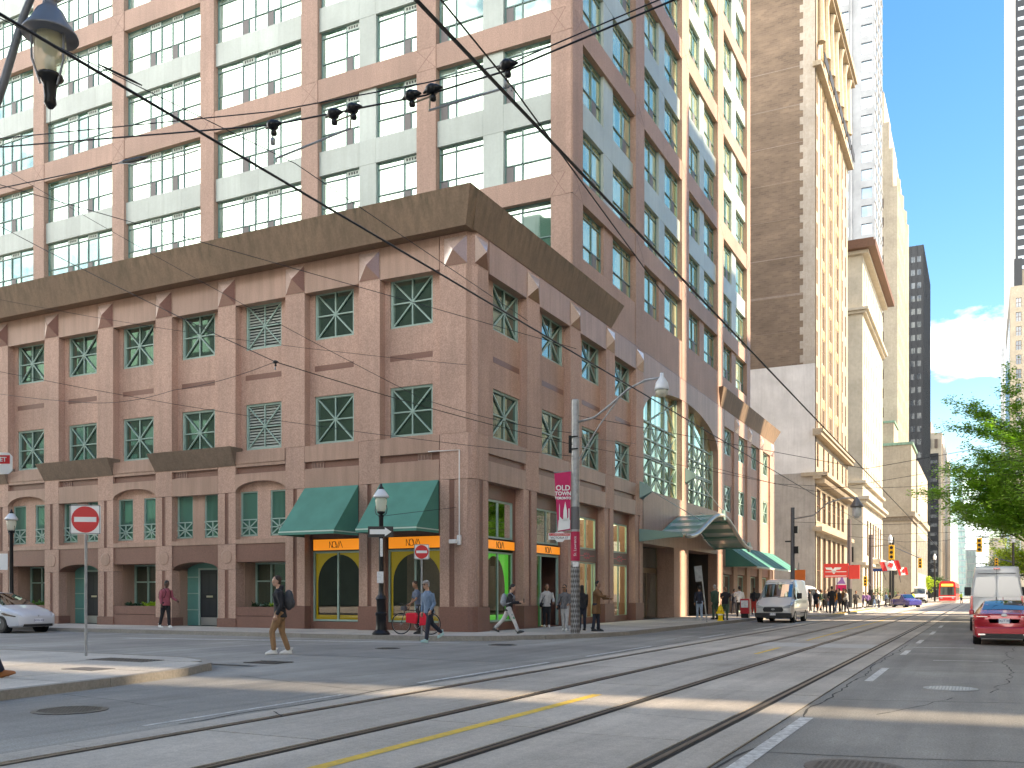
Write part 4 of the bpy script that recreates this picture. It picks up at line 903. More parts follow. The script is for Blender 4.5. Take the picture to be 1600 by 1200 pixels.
# ---------------------------------------------------------------- buildings down the street
def stone(name, c, d, fine=3, stain=.2, rough=.75): return granite(name, c, d, fine, rough, stain=stain, stain_col=tuple(q*.55 for q in d))
def brickmat(name, c1, c2, mortar, sc=1.0):
    m = bpy.data.materials.new(name); m.use_nodes = True; nt = m.node_tree; b = nt.nodes['Principled BSDF']; L = nt.links.new
    g = N(nt, 'ShaderNodeNewGeometry'); mp = N(nt, 'ShaderNodeMapping'); mp.inputs['Rotation'].default_value = (PI/2, 0, 0); L(g.outputs['Position'], mp.inputs['Vector'])
    bk = N(nt, 'ShaderNodeTexBrick'); bk.inputs['Color1'].default_value = (*c1,1); bk.inputs['Color2'].default_value = (*c2,1); bk.inputs['Mortar'].default_value = (*mortar,1)
    bk.inputs['Scale'].default_value = sc; bk.inputs['Brick Width'].default_value = .6; bk.inputs['Row Height'].default_value = .22; bk.inputs['Mortar Size'].default_value = .02
    L(mp.outputs[0], bk.inputs['Vector'])
    mp2 = N(nt, 'ShaderNodeMapping'); mp2.inputs['Scale'].default_value = (.5,.5,1.1); L(g.outputs['Position'], mp2.inputs['Vector'])
    nz = N(nt, 'ShaderNodeTexNoise'); nz.inputs['Scale'].default_value = .5; nz.inputs['Detail'].default_value = 8; nz.inputs['Roughness'].default_value = .65; L(mp2.outputs[0], nz.inputs['Vector'])
    mr = N(nt, 'ShaderNodeMapRange'); mr.inputs[1].default_value = .3; mr.inputs[2].default_value = .7; mr.inputs[3].default_value = .75; mr.inputs[4].default_value = 1.22; L(nz.outputs['Fac'], mr.inputs[0])
    vm = N(nt, 'ShaderNodeVectorMath', operation='SCALE'); L(bk.outputs['Color'], vm.inputs[0]); L(mr.outputs[0], vm.inputs['Scale']); L(vm.outputs[0], b.inputs['Base Color']); b.inputs['Roughness'].default_value = .9
    return m
BEIGE = stone('beige_stone', (.41,.335,.24), (.33,.265,.185)); CREAM = stone('cream_stone', (.52,.465,.37), (.46,.41,.32), 2, .12); LIME = stone('limestone', (.36,.31,.235), (.29,.25,.19), 2)
LIMEL = stone('limestone_light', (.46,.40,.31), (.38,.33,.25), 2); RENDER = stone('grey_render', (.34,.31,.275), (.29,.265,.235), 1.2, .3); WPAINT = stone('white_painted_wall', (.66,.64,.61), (.60,.58,.55), 1, .22)
BRICK = brickmat('brown_brick', (.21,.15,.105), (.155,.11,.08), (.20,.155,.115))
HOTEL = stone('pale_panel', (.31,.33,.35), (.28,.30,.32), 1, .05); WDK = glass_dark('far_dark_glass', (.8,.9,1), (.03,.028,.025), .12, .3, curtain_col=(.2,.16,.1)); WBL = glass_dark('far_blue_glass', (.75,.9,1), (.06,.12,.19), .22, .5, curtain_col=(.22,.32,.40))
BRZ = mat('bronze_brown', (.14,.065,.035), .6, 0, .2, 3)
def P_(mb, name, m, par, M=None, **k): return part(mb, name, m, par, M if M is not None else Matrix.Identity(4), **k)
I4 = Matrix.Identity(4)
class Face:   # facade helper: origin at a corner, local x to the right seen from outside
    def __init__(s, par, M): s.p = par; s.M = M
    def box(s, name, m, *a): return part(MB().box(*a), name, m, s.p, s.M)
    def wall(s, x0, x1, z0, z1, holes, m, dep=.3, name='wall'):
        b = MB(); holes_wall(b, x0, x1, z0, z1, holes, 0, dep); return part(b, name, m, s.p, s.M)
    def wins(s, holes, wm, dep=.28, frame=None, bars=True, name='window'):
        cache = {}
        for a, c, z0, z1 in holes:
            key = (round(c-a,3), round(z1-z0,3))
            if key not in cache:
                w_, h = key; b = MB(); b.mi = 0; b.quad((0,0,0),(w_,0,0),(w_,0,h),(0,0,h))
                if bars:
                    b.mi = 1; t = min(.09, w_*.08); b.box(0,w_,-.06,-.01,h*.5-t/2,h*.5+t/2).box(0,t,-.06,-.01,0,h).box(w_-t,w_,-.06,-.01,0,h).box(w_/2-t/2,w_/2+t/2,-.055,-.012,0,h)
                cache[key] = b.mesh(name, [wm, frame or FRD], recalc=False)
            part(cache[key], name, None, s.p, s.M @ T0((a, dep, z0)))
# --- beige classical tower with a brick party wall
Y2, H2 = 105.5, 70.3
B2 = thing('stone_tower', 'tall beige stone building with brown brick and white painted party wall behind the granite building', 'building', TR(-16.14, Y2, 0))
S2 = Face(B2, TR(-16.14, Y2, 0, 0)); E2 = Face(B2, TR(-16.14, Y2, 0, PI/2))
S2.box('brick_wall', BRICK, -34, -1.25, 0, .6, 26.4, 80); S2.box('painted_wall', WPAINT, -34, .0, -.02, .6, 14.6, 26.4); S2.box('rendered_wall', RENDER, -34, .0, -.05, .6, .1, 14.6)
S2.box('corner_return', stone('return_stone', (.42,.37,.31), (.36,.31,.25)), -1.25, 0, -.04, .6, 26.41, 73)
for i in range(30): S2.box('quoin', MATS['return_stone'], -1.6, -1.25, -.05, .3, 26.6+i*1.52, 27.4+i*1.52)
for i in range(8): S2.box('floor_line', stone('pale_joint', (.30,.24,.19), (.26,.2,.16)), -12+random.uniform(-2,2), -1.3, -.02, .1, 30.0+i*4.1+random.uniform(-.2,.2), 30.12+i*4.1)
pw = [(-8.3+dx, -7.1+dx, 15.5+i*3.95, 17.7+i*3.95) for i in range(12) for dx in (0,)]
for h in pw:
    S2.box('window', WDK, h[0], h[1], -.06, .1, h[2], h[3]); S2.box('window_sill', WPAINT, h[0]-.1, h[1]+.1, -.2, 0, h[2]-.2, h[2])
wy = [( .9,1.75),(4.3,5.3),(5.7,6.7),(9.9,10.9),(11.3,12.3),(15.6,16.6),(17.0,18.0),(21.6,22.6),(24.6,25.6)]
hs = [(a, c, 19.6+3.93*i, 22.3+3.93*i) for i in range(11) for a, c in wy]
E2.wall(0, 27.5, 18.8, H2, hs, BEIGE, .07); E2.wins(hs, WDK, .06, BRZ)
for a, c in ((3.6,4.1),(7.0,7.5),(9.2,9.7),(12.6,13.1),(14.9,15.4),(18.3,18.8),(20.6,21.1)): E2.box('pilaster', BEIGE, a, c, -.10, .1, 18.9, 60)
for i in range(11):
    for a, c in ((4.15,6.95),(9.75,12.55),(15.45,18.25)): E2.box('spandrel', stone('spandrel_ochre', (.42,.30,.15), (.33,.23,.12)), a, c, -.04, .1, 22.4+3.93*i, 23.3+3.93*i)
hs = [(a, a+1.2, 15.4, 18.0) for a in (1.2,5.6,9.2,13,17,21.5,25)]
E2.wall(0, 27.5, 14.3, 18.8, hs, BEIGE, .09); E2.wins(hs, WDK, .08, BRZ)
hs = [(a, a+2.6, 9.5, 13.0) for a in (1.2,5.2,9.2,13.2,17.2,21.2)]
E2.wall(0, 27.5, 8.6, 14.3, hs, BEIGE, .16); E2.wins(hs, WDK, .15, BRZ)
hs = [(a, a+2.8, .3, 7.9) for a in (1.2,5.2,9.2,13.2,17.2,21.2)]
E2.wall(0, 27.5, .1, 8.6, hs, BEIGE, .2); E2.wins(hs, WDK, .18, BRZ)
for z0, z1, d in ((18.6,19.0,.7),(19.0,19.3,.9),(13.9,14.2,.7),(14.2,14.6,1.25),(8.3,8.75,.8),(58.3,58.8,.7),(69.2,69.6,.9),(69.6,70.3,1.2)):
    E2.box('cornice', BEIGE, -.4, 27.8, -d, .2, z0, z1)
    if d > 1.2: S2.box('cornice', BEIGE, -1.4, 1.25, -.45, .2, z0, z1)
for i in range(34): E2.box('bracket_stone', BEIGE, .1+i*.8, .5+i*.8, -1.0, 0, 13.45, 13.9)
for i in range(7): E2.box('balcony_rail', mat('rail_black', (.03,.03,.03), .6), .6+i*3.9, 3.6+i*3.9, -.95, -.85, 58.9, 60.0)
for i in range(7): b = MB().lathe([(.5,62),(.42,64),(.3,68.0),(.55,69.1)], 8, c=(2.1+i*3.9,-.3,0)); part(b, 'ornament', BEIGE, B2, E2.M)
S2.box('core', INT_D, -33, -1.0, .6, 26.5, .2, H2-.5); part(MB().box(-50,-16.6,Y2+27.0,Y2+27.5,.1,H2), 'rear_wall', BRICK, B2, I4); S2.box('roof', RENDER, -34, -.1, 0.3, 27.3, H2-.5, H2)
# --- cream stone building, brown copper cornice
Y4 = 150.6
B4 = thing('cream_building', 'cream stone office building with a brown projecting roof cornice beyond the beige stone tower', 'building', TR(-16.14, Y4, 0))
S4 = Face(B4, TR(-16.14, Y4, 0, 0)); E4 = Face(B4, TR(-16.14, Y4, 0, PI/2))
S4.box('side_wall', CREAM, -30, -.02, -.0, .6, .1, 53)
hs = [(a, a+1.0, 19.5+3.4*i, 21.4+3.4*i) for i in range(7) for a in [2+2.6*j for j in range(11)]] + [(a, a+1.0, 46+3.2*i, 48+3.2*i) for i in range(2) for a in [2+2.6*j for j in range(11)]]
E4.wall(0, 31, 16, 53, hs, CREAM, .06)
b = MB()
for a, c, z0, z1 in hs: b.quad((a,.05,z0),(c,.05,z0),(c,.05,z1),(a,.05,z1))
part(b, 'window_row', mat('tan_window', (.30,.22,.13), .4), B4, E4.M)['kind'] = 'stuff'
hs = [(6+i*4.2, 8.2+i*4.2, 7.5, 13) for i in range(6)]; E4.wall(0, 31, .1, 16, hs + [(3+i*4.6, 5.6+i*4.6, .3, 5.6) for i in range(6)], CREAM, .15); E4.wins(hs, WDK, .14, BRZ); E4.wins([(3+i*4.6, 5.6+i*4.6, .3, 5.6) for i in range(6)], WDK, .14, BRZ)
for z0, z1, d, m in ((15.2,15.7,.6,CREAM),(15.7,16.2,1.0,CREAM),(18.2,18.6,.5,CREAM),(43.8,44.2,.5,CREAM),(44.2,44.6,.9,CREAM),(5.9,6.3,.5,CREAM),(52.6,53.1,.9,CREAM),(53.1,54.0,2.0,BRZ),(54.0,54.5,1.7,BRZ)):
    E4.box('cornice', m, -.2, 31.4, -d, .2, z0, z1); S4.box('cornice', m, -30, d+.001, -d+.05, .2, z0+.003, z1-.003)
S4.box('wreath', CREAM, -3.6, -2.2, -.2, 0, 40.2, 41.8); E4.box('roof', RENDER, .1, 31, .4, 25, 52, 52.9); E4.box('rear_wall', CREAM, 31, 31.4, .0, 25, .1, 53)
E4.box('balcony', CREAM, 14, 24, -1.3, 0, 6.4, 7.2); S4.box('dark_sign', mat('sign_black', (0,0,0)) , -2.6, -1.3, -.14, 0, 4.2, 8.6); S4.box('sign_mark', mat('sign_gold', (.7,.5,.05), .5), -2.3, -1.7, -.17, -.14, 6.6, 7.4)
# --- pale hotel tower
Y3 = 188
B3 = thing('hotel_tower', 'very tall pale grey hotel tower with columns of square blue windows behind the cream building', 'building', TR(-18, Y3, 0))
S3 = Face(B3, TR(-18, Y3, 0, 0)); E3 = Face(B3, TR(-18, Y3, 0, PI/2))
hs = [(x, x+1.9, 52+3.4*i, 54.1+3.4*i) for i in range(28) for x in (-2.4,-6.6,-10.8)]
S3.wall(-13, 0, 1, 150, hs, HOTEL, .35); S3.wins(hs, WBL, .3, HOTEL, bars=False)
for x in (-4.3,-8.6): S3.box('corner_fin', HOTEL, x, x+.25, -.5, .1, 50, 150)
hs2 = [(x, x+2.2, 52+3.4*i, 54.1+3.4*i) for i in range(28) for x in (1.5,6,10.5)]
E3.wall(0, 14.5, 1, 150, hs2, HOTEL, .08); E3.wins(hs2, WBL, .07, HOTEL, bars=False); S3.box('core', INT_D, -12.9, -.4, .5, 13, 1, 149.5); S3.box('roof', HOTEL, -13, -.1, .1, 14.4, 149.6, 150); E3.box('rear_wall', HOTEL, 14.2, 14.5, .1, 13, 1, 150)
for i in range(28): E3.box('floor_band', HOTEL, -.06, 14.5, -.12, .05, 51.1+3.4*i, 51.5+3.4*i)
# --- limestone tower with setbacks
Y5 = 215
B5 = thing('limestone_tower', 'tall limestone tower with stepped setbacks and a column of dark windows beyond the hotel tower', 'building', TR(-16.14, Y5, 0))
S5 = Face(B5, TR(-16.14, Y5, 0, 0)); E5 = Face(B5, TR(-16.14, Y5, 0, PI/2))
hs = [(x, x+1.3, 31+4.05*i, 33.2+4.05*i) for i in range(14) for x in (-4.0,-9,-12)]
S5.wall(-26, 0, .1, 88, hs, LIMEL, .35); S5.wins(hs, WDK, .3, BRZ)
hs = [(2+x*3.2, 3.2+x*3.2, 31+4.05*i, 33.6+4.05*i) for i in range(13) for x in range(10)]
E5.wall(0, 34, .1, 88, hs, LIMEL, .05); b = MB()
for a, c, z0, z1 in hs: b.quad((a,.045,z0),(c,.045,z0),(c,.045,z1),(a,.045,z1))
part(b, 'window_row', WDK, B5, E5.M)['kind'] = 'stuff'
for i in range(11): E5.box('pier', LIMEL, .2+i*3.2, 1.3+i*3.2, -.10, .1, 30, 90+((i*7)%3))
for x0, z, yy in ((-1.0,97,4),(-1.8,103,7),(-2.9,110,10),(-3.9,113,12)): S5.box('setback', LIMEL, -26, x0, 1+yy*.2, 30-yy, 86, z)
S5.box('core', INT_D, -25, -.4, .5, 33.5, .2, 87.6); S5.box('roof', LIME, -26, -.1, .2, 33.9, 87.7, 88)
# --- low limestone blocks in front
B51 = thing('limestone_block', 'low limestone banking hall with green copper edge at the foot of the limestone tower', 'building', TR(-12.2, 196, 0))
b = MB().prism([(-30,0),(-.0,0),(0,14),(-30,14)], .1, 30.2); part(b, 'wall', LIME, B51)
part(MB().box(-30,.3,-.3,14.3,30.2,30.7), 'copper_edge', mat('copper_green', (.16,.27,.20), .7, 0, .3, 2), B51); part(MB().box(-30,.7,-.7,14.5,16.4,17.3), 'cornice', LIME, B51); part(MB().box(-30,.3,-.3,14.3,15.6,16.4), 'cornice', mat('limestone_dark', (.20,.17,.13), .9, 0, .3, 3), B51)  # lower cornice band in a darker stone colour
part(MB().box(-30,-3.3,2,12,30.7,35), 'penthouse', LIME, B51); part(MB().box(-30,-3.1,1.8,12.2,35,35.4), 'copper_edge', MATS['copper_green'], B51)
for x in (-3.4,-6.0): part(MB().box(x,x+.9,-.05,.2,5.2,8.0), 'window', WDK, B51)
B52 = thing('limestone_annex', 'narrow limestone block directly behind the banking hall', 'building', TR(-12.2, 215, 0)); part(MB().box(-20,0,0,40,.1,29.5), 'wall', LIMEL, B52); part(MB().box(-20,.5,-.5,40.5,17,18.2), 'cornice', LIME, B52)
for i in range(9):
    part(MB().box(-.1,.05,2+i*4.2,3.6+i*4.2,6,14), 'window', WDK, B52)
# --- black office tower
B6 = thing('black_tower', 'black steel and glass office slab rising behind the limestone tower', 'building', TR(-16, 310, 0))
BLK = mat('black_steel', (.022,.026,.032), .4, .3, .1, 1)
part(MB().box(-40,0,0,42,.1,107), 'wall', BLK, B6)
WB6 = glass_dark('black_tower_glass', (.6,.75,.9), (.06,.07,.08), .30, .6, curtain_col=(.32,.34,.34))
pm = MB().quad((0,0,0),(1.35,0,0),(1.35,0,1.7),(0,0,1.7)).mesh('window', WB6, recalc=False)
for i in range(26):
    for j in range(5): part(pm, 'window', None, B6, TR(-16,310,0) @ T0((-1.9-1.7*j, -.05, 3.2+3.95*i)))
for j in range(7): part(MB().box(-.18-1.7*j,.0-1.7*j,-.25,0,.1,107), 'mullion', BLK, B6)
for j in range(22): part(MB().box(0,.2,.2+j*1.9,.4+j*1.9,.1,107), 'mullion', BLK, B6)
# --- ribbed tower
B7 = thing('ribbed_tower', 'shorter dark glass tower with cream vertical ribs at the far end of the street', 'building', TR(-14, 400, 0))
part(MB().box(-30,0,0,104,.1,64), 'wall', CREAM, B7); part(MB().box(-29,-1.2,-.3,.2,.1,56), 'glass_face', BLK, B7)
for i in range(15): part(MB().box(-29,-1.6,-.4,-.3,3+3.5*i,4.3+3.5*i), 'window_band', WB6, B7)
for i in range(16): part(MB().box(-.05,.25,3+i*6.3,6+i*6.3,2,60), 'window_strip', mat('brown_glass', (.12,.09,.07), .4), B7)
for i in range(12): part(MB().box(-29+i*2.4,-27.9+i*2.4,-.35,0,58,61.5), 'top_window', MATS['brown_glass'], B7)
part(MB().box(-26,-4,4,60,64,69), 'penthouse', CREAM, B7)
# --- glass towers at the end
for nm, lb, x0, x1, y, h, m in (('glass_tower', 'pale teal glass tower in the gap at the end of the street', -13, -1.2, 620, 72, glass_dark('teal_glass', (.8,1,1), (.22,.40,.44), .35, .6)),
      ('glass_tower', 'low grey glass block at the end of the street left of the tree', -8, 3.0, 560, 42, glass_dark('grey_glass', (.8,.9,.95), (.30,.37,.40), .3, .5)),
      ('white_building', 'plain white building low behind the tree at the end of the street', 3.2, 30, 540, 30, CREAM),
      ('slim_tower', 'slim pale tower just left of the cream building on the right', 12, 19, 760, 178, HOTEL)):
    t = thing(nm, lb, 'building', TR(0, y, 0)); part(MB().box(x0,x1,0,20,.1,h), 'wall', m, t)
    for i in range(int(h/3.6)): part(MB().box(x0-.1,x1+.1,-.15,0,3+i*3.6,3.5+i*3.6), 'floor_band', HOTEL, t)
# --- right-hand side
B9 = thing('cream_tower', 'cream stone tower at the right edge behind the street tree', 'building', TR(7, 300, 0))
S9 = Face(B9, TR(7, 300, 0, 0)); hs = [(1.4+3*j, 2.8+3*j, 6+4*i, 8.6+4*i) for i in range(20) for j in range(3)]
S9.wall(0, 26, .1, 88, hs, LIMEL, .35); S9.wins(hs, WDK, .3, BRZ); part(MB().box(0,26,.4,60,.1,88), 'core', LIMEL, B9); part(MB().box(2.4,26,2,50,88,93), 'setback', LIMEL, B9)
for i in range(14): part(MB().box(-.08,.1,4+i*4,5.4+i*4,6,80), 'window_strip', WDK, B9)
part(MB().box(1,3,1,3,88,96).box(4,4.3,1,1.3,88,99), 'mast', BLK, B9)
B10 = thing('striped_skyscraper', 'very tall black skyscraper with a white corner at the right edge of the sky', 'building', TR(8.5, 430, 0))
part(MB().box(0,30,0,30,.1,268), 'wall', mat('white_stone', (.62,.61,.60), .6, 0, .05, 1), B10); part(MB().box(3.4,30,-.3,0,.1,268), 'glass_face', BLK, B10)
for i in range(66): part(MB().box(4.2+(i*13%5)*.05,8.6,-.36,-.3,4+4*i,5.2+4*i), 'window_band', WB6, B10)
# --- blocks across the street and behind the camera (unseen; heights and gaps shaped to shade the street, pass sun strips, mirror in glass)
OPW = stone('opposite_stone', (.74,.67,.55), (.66,.59,.47), 3, .1)  # pale wall colour raised to bounce warm light onto the facade opposite
def block(x0, x1, y0, y1, h, m, label, ww=1.6, pitch=3.6, side='W'):
    t = thing('unseen_block', label, 'building', TR(0,0,0)); b = MB()
    P_(MB().box(x0,x1,y0,y1,.1,h), 'wall', m, t)
    if side == 'W':
        y = y0+1.2; wm = MB().box(-.1,.04,0,ww,0,2.2)
        me = wm.mesh('window', WDK); k = 0
        while y < y1-ww-1:
            z = 4
            while z < h-3 and k < 260: part(me, 'window', None, t, TR(x0, y, z)); z += 3.8; k += 1
            P_(MB().box(x0-.25,x0+.05,y-1.1,y-.5,.1,h), 'pilaster', m, t); y += pitch
    else:
        x = x0+1; me = MB().box(0,ww,-.04,.1,0,2.4).mesh('window', glass_dark('green_block_glass', (.5,.8,.6), (.02,.08,.05), .2, .3) if 'green_block_glass' not in MATS else MATS['green_block_glass']); k = 0
        while x < x1-ww-1:
            z = 4
            while z < h-3 and k < 290: part(me, 'window', None, t, TR(x, y1, z)); z += 3.6; k += 1
            x += pitch
    return t
block(6.2, 15, -45, 9.2, 22, OPW, 'unseen stone block sized to shade the near road, opposite side behind the camera')
block(6.2, 15, 16.5, 45.0, 50, OPW, 'unseen tall stone block sized to shade the granite corner building')
block(6.2, 15, 45.1, 56.0, 58, OPW, 'unseen taller stone block sized to shade the granite tower')
block(6.2, 14, 57.5, 65.0, 50, OPW, 'unseen narrow stone block between sun gaps across from the entrance canopy')
block(6.2, 14, 66.4, 71.2, 44, OPW, 'unseen stone block between sun gaps across from the striped awnings')
block(6.2, 14, 73.2, 78.6, 40, OPW, 'unseen stone block beside a sun gap across from the beige stone tower')
block(30, 42, 90, 170, 30, OPW, 'low stone building set back across the street')
block(-190, -6, -60, -32, 50, mat('green_block', (.06,.10,.075), .6, 0, .3, .3), 'dark green glazed office block behind the camera', 2.6, 4.2, side='N')
block(44, 47, -10, 14.72, 62, OPW, 'unseen far block added as one side of a sun slit')  # far pair added to leave a soft slit of sun across the road
block(44, 47, 15.28, 40, 62, OPW, 'unseen far block added as the other side of the sun slit')
# ---------------------------------------------------------------- street furniture
BLKI = mat('black_iron', (.015,.015,.017), .35, .3); GALV = mat('galvanised', (.36,.37,.38), .45, .55, .25, 6); WHT = mat('sign_white', (.78,.78,.76), .45); RED = mat('sign_red', (.62,.015,.02), .4)
LGL = mat('lamp_glass', (.72,.72,.60), .15, 0, alpha=.55); CAPW = mat('lamp_cap_white', (.62,.65,.68), .35); NOTE = mat('paper', (.75,.74,.72), .7, 0, .2, 12)
def heritage_lamp(x, y, label, oneway=False, rz=0):
    M = TR(x, y, .14, rz); t = thing('street_lamp', label, 'street lamp', M, 'black heritage lamp posts')
    part(MB().lathe([(.30,0),(.30,.06),(.24,.12),(.19,.16),(.17,.3),(.17,.62),(.20,.66),(.20,.72),(.155,.76),(.155,1.15),(.19,1.2),(.16,1.27),(.10,1.34),(.085,1.5),(.075,3.9),(.10,3.95),(.06,4.0)], 14), 'post', BLKI, t, M, sharp=40)
    part(MB().lathe([(.06,4.0),(.13,4.05),(.15,4.1)], 12), 'lamp_base', BLKI, t, M, smooth=True)
    b = MB()
    for s in (-1,1): b.tube([(s*.05,0,3.95),(s*.2,0,4.02),(s*.24,0,4.15),(s*.215,0,4.3)], .014, 6)
    part(b, 'lamp_bracket', BLKI, t, M)
    part(MB().lathe([(.13,4.1),(.17,4.2),(.20,4.45),(.19,4.58)], 16), 'globe', LGL, t, M, smooth=True)
    part(MB().lathe([(.03,4.12),(.03,4.4),(.001,4.45)], 8), 'bulb', CAPW, t, M)
    part(MB().lathe([(.26,4.56),(.27,4.6),(.22,4.68),(.15,4.78),(.10,4.84)], 16), 'lamp_cap', CAPW, t, M, smooth=True)
    part(MB().lathe([(.10,4.84),(.07,4.92),(.04,4.94),(.045,5.0),(.001,5.04)], 10), 'finial', BLKI, t, M, smooth=True)
    return t, M
lt, LM = heritage_lamp(-17.9, 26.1, 'black lamp post in front of the second orange shop sign, carrying a one-way arrow')
lm2 = LM @ Matrix.Rotation(YAW-.0, 4, 'Z')
part(MB().box(-.42,.42,-.12,-.10,3.24,3.60), 'sign_plate', BLKI, lt, lm2); 
part(MB().prism([(-.36,3.34),(.14,3.34),(.14,3.27),(.36,3.42),(.14,3.57),(.14,3.50),(-.36,3.50)], -.128, -.122, 'y'), 'arrow', WHT, lt, lm2)
part(MB().prism([(-.38,3.26),(-.06,3.26),(-.06,3.3),(-.38,3.3)], -.1,-.09,'y'), 'sign_strap', GALV, lt, lm2)
part(MB().box(-.11,.10,-.19,-.165,1.72,2.1).box(-.02,.07,-.12,-.10,2.6,3.2), 'notice', NOTE, lt, lm2)
part(MB().tube([(.09,0,3.95),(.5,1.2,4.15),(1.1,3.1,4.45)], .008, 4), 'wire_stay', BLKI, lt, LM)
l2, M2 = heritage_lamp(-37.6, 26.8, 'black lamp post at the left edge of the picture behind the white car')
part(MB().box(-.45,-.1,-.12,-.1,2.4,3.1), 'notice', WHT, l2, M2 @ Matrix.Rotation(YAW,4,'Z'))
def no_entry(x, y, rz, h, s, label, leaning=0):
    M = TR(x, y, .13, rz) @ Matrix.Rotation(leaning, 4, 'Y'); t = thing('no_entry_sign', label, 'road sign', M, 'no entry signs')
    part(MB().lathe([(.03,0),(.03,h)], 8), 'post', GALV, t, M)
    b = MB().prism([(-s/2+.03,h-s),(s/2-.03,h-s),(s/2,h-s+.03),(s/2,h-.03),(s/2-.03,h),(-s/2+.03,h),(-s/2,h-.03),(-s/2,h-s+.03)], -.05, -.04, 'y'); p = part(b, 'sign_plate', WHT, t, M)
    d = MB(); d.T = T0((0,-.052,h-s/2)) @ Matrix.Rotation(PI/2,4,'X'); d.lathe([(s*.45,0),(s*.45,.003),(.001,.003)], 28); part(d, 'red_disc', RED, p, M)
    part(MB().box(-s*.36,s*.36,-.060,-.056,h-s/2-s*.085,h-s/2+s*.085), 'white_bar', WHT, p, M)
    e = MB(); q = s/2-.012
    for a, c, e0, e1 in ((-q,q,h-s+.01,h-s+.022),(-q,q,h-.022,h-.01),(-q,-q+.012,h-s+.01,h-.01),(q-.012,q,h-s+.01,h-.01)): e.box(a,c,-.053,-.05,e0,e1)
    part(e, 'border', BLKI, p, M); return t
no_entry(-17.60, 14.32, YAW+.15, 3.32, .64, 'red and white no entry sign on a grey post at the near kerb corner')
no_entry(-16.72, 26.75, YAW+.05, 3.02, .50, 'small red and white no entry sign beside the cyclist at the building corner')
# steel pole with street light arm, banner, street name sign
KX, KY = -12.48, 29.85; M = TR(KX, KY, .13); pk = thing('steel_pole', 'tall grey steel pole with a curved lamp arm and pink banner at the building corner', 'pole', M)
part(MB().lathe([(.155,0),(.13,8.0),(.10,8.03),(.001,8.05)], 16), 'shaft', GALV, pk, M, sharp=40)
wrapm = mat('mesh_wrap', (.10,.09,.09), .5, .2)
b = MB()
for i in range(16):
    for j in range(14):
        a0 = 2*PI*(i+(j%2)*.5)/16; z = .1+j*.17; r = .168
        p = [(r*math.cos(a0+da), r*math.sin(a0+da), z+dz) for da, dz in ((-.17,0),(0,-.085),(.17,0),(0,.085))]; b.quad(*p)
wr = part(b, 'pole_wrap', wrapm, pk, M); wr['kind'] = 'stuff'
part(MB().lathe([(.158,3.58),(.156,4.35)], 16, caps=False), 'dark_sleeve', mat('dark_galv', (.13,.13,.14), .4, .4), pk, M)
part(MB().lathe([(.162,2.5),(.16,3.5)], 16, caps=False), 'red_wrap', mat('wrap_crimson', (.45,.01,.06), .5), pk, M)
tm = text_mesh('St. Lawrence', .13, WHT); part(tm, 'wrap_lettering', None, pk, M @ Matrix.Rotation(YAW,4,'Z') @ T0((-.02,-.17,3.0)) @ RXM @ Matrix.Rotation(PI/2,4,'Z'))
part(MB().box(-.1,.1,-.17,-.155,2.3,2.46), 'sticker', NOTE, pk, M @ Matrix.Rotation(YAW,4,'Z'))
part(MB().tube([(.1,0,7.25),(.7,0,7.36),(1.3,0,7.75),(1.9,0,8.2),(2.5,0,8.44),(3.02,0,8.47)], .04, 8), 'arm', GALV, pk, M, smooth=True)
part(MB().tube([(.12,0,5.95),(.9,0,7.1),(1.65,0,8.02)], .022, 6), 'arm_strut', GALV, pk, M)
part(MB().box(-.2,-.12,-.12,.06,6.2,6.8).box(-.16,.16,-.17,-.13,6.72,6.76).box(-.16,.16,-.17,-.13,6.3,6.34), 'clamp_box', BLKI, pk, M)
lh = part(MB().lathe([(.06,8.62),(.07,8.5),(.12,8.42),(.20,8.3),(.235,8.12),(.24,8.06)], 16, c=(3.07,0,0)), 'lamp_head', CAPW, pk, M, smooth=True)
part(MB().lathe([(.215,8.06),(.20,7.95),(.13,7.86),(.001,7.83)], 16, c=(3.07,0,0)), 'lamp_lens', LGL, lh, M, smooth=True)
BM = TR(KX, KY, 0, YAW)
CRIM = mat('banner_crimson', (.56,.005,.10), .6, 0, .08, 3)
bn = part(MB().add([(-.72,-.02,5.62),(-.15,-.02,5.70),(-.17,-.04,3.70),(-.60,-.05,3.62),(-.72,0,5.62),(-.15,0,5.70),(-.17,-.02,3.70),(-.60,-.03,3.62)], [(0,3,2,1),(4,5,6,7),(0,1,5,4),(1,2,6,5),(2,3,7,6),(3,0,4,7)]), 'banner', CRIM, pk, BM)
for s, z, h, fx in (('OLD', 5.12, .25, .95), ('TOWN', 4.93, .18, .95), ('TORONTO', 4.775, .115, .95)):
    me = text_mesh(s, h, WHT, font_scale_x=fx, bold=.006); me.transform(T0((0,0,0))); part(me, 'banner_lettering', None, bn, BM @ T0((-.425,-.05,z)) @ RXM)
sk = MB(); yb = -.062
sk.prism([(-.60,3.66),(-.19,3.73),(-.18,4.02),(-.24,4.12),(-.30,4.05),(-.34,4.2),(-.38,4.05),(-.46,4.06),(-.52,4.14),(-.58,4.0)], yb-.004, yb, 'y')
sk.prism([(-.56,4.0),(-.53,4.0),(-.535,4.5),(-.545,4.6),(-.555,4.5)], yb-.004, yb, 'y'); sk.prism([(-.42,4.0),(-.28,4.0),(-.29,4.35),(-.35,4.66),(-.41,4.35)], yb-.004, yb, 'y'); sk.prism([(-.24,4.0),(-.2,4.0),(-.2,4.42),(-.24,4.42)], yb-.004, yb, 'y')
part(sk, 'banner_skyline', WHT, bn, BM)
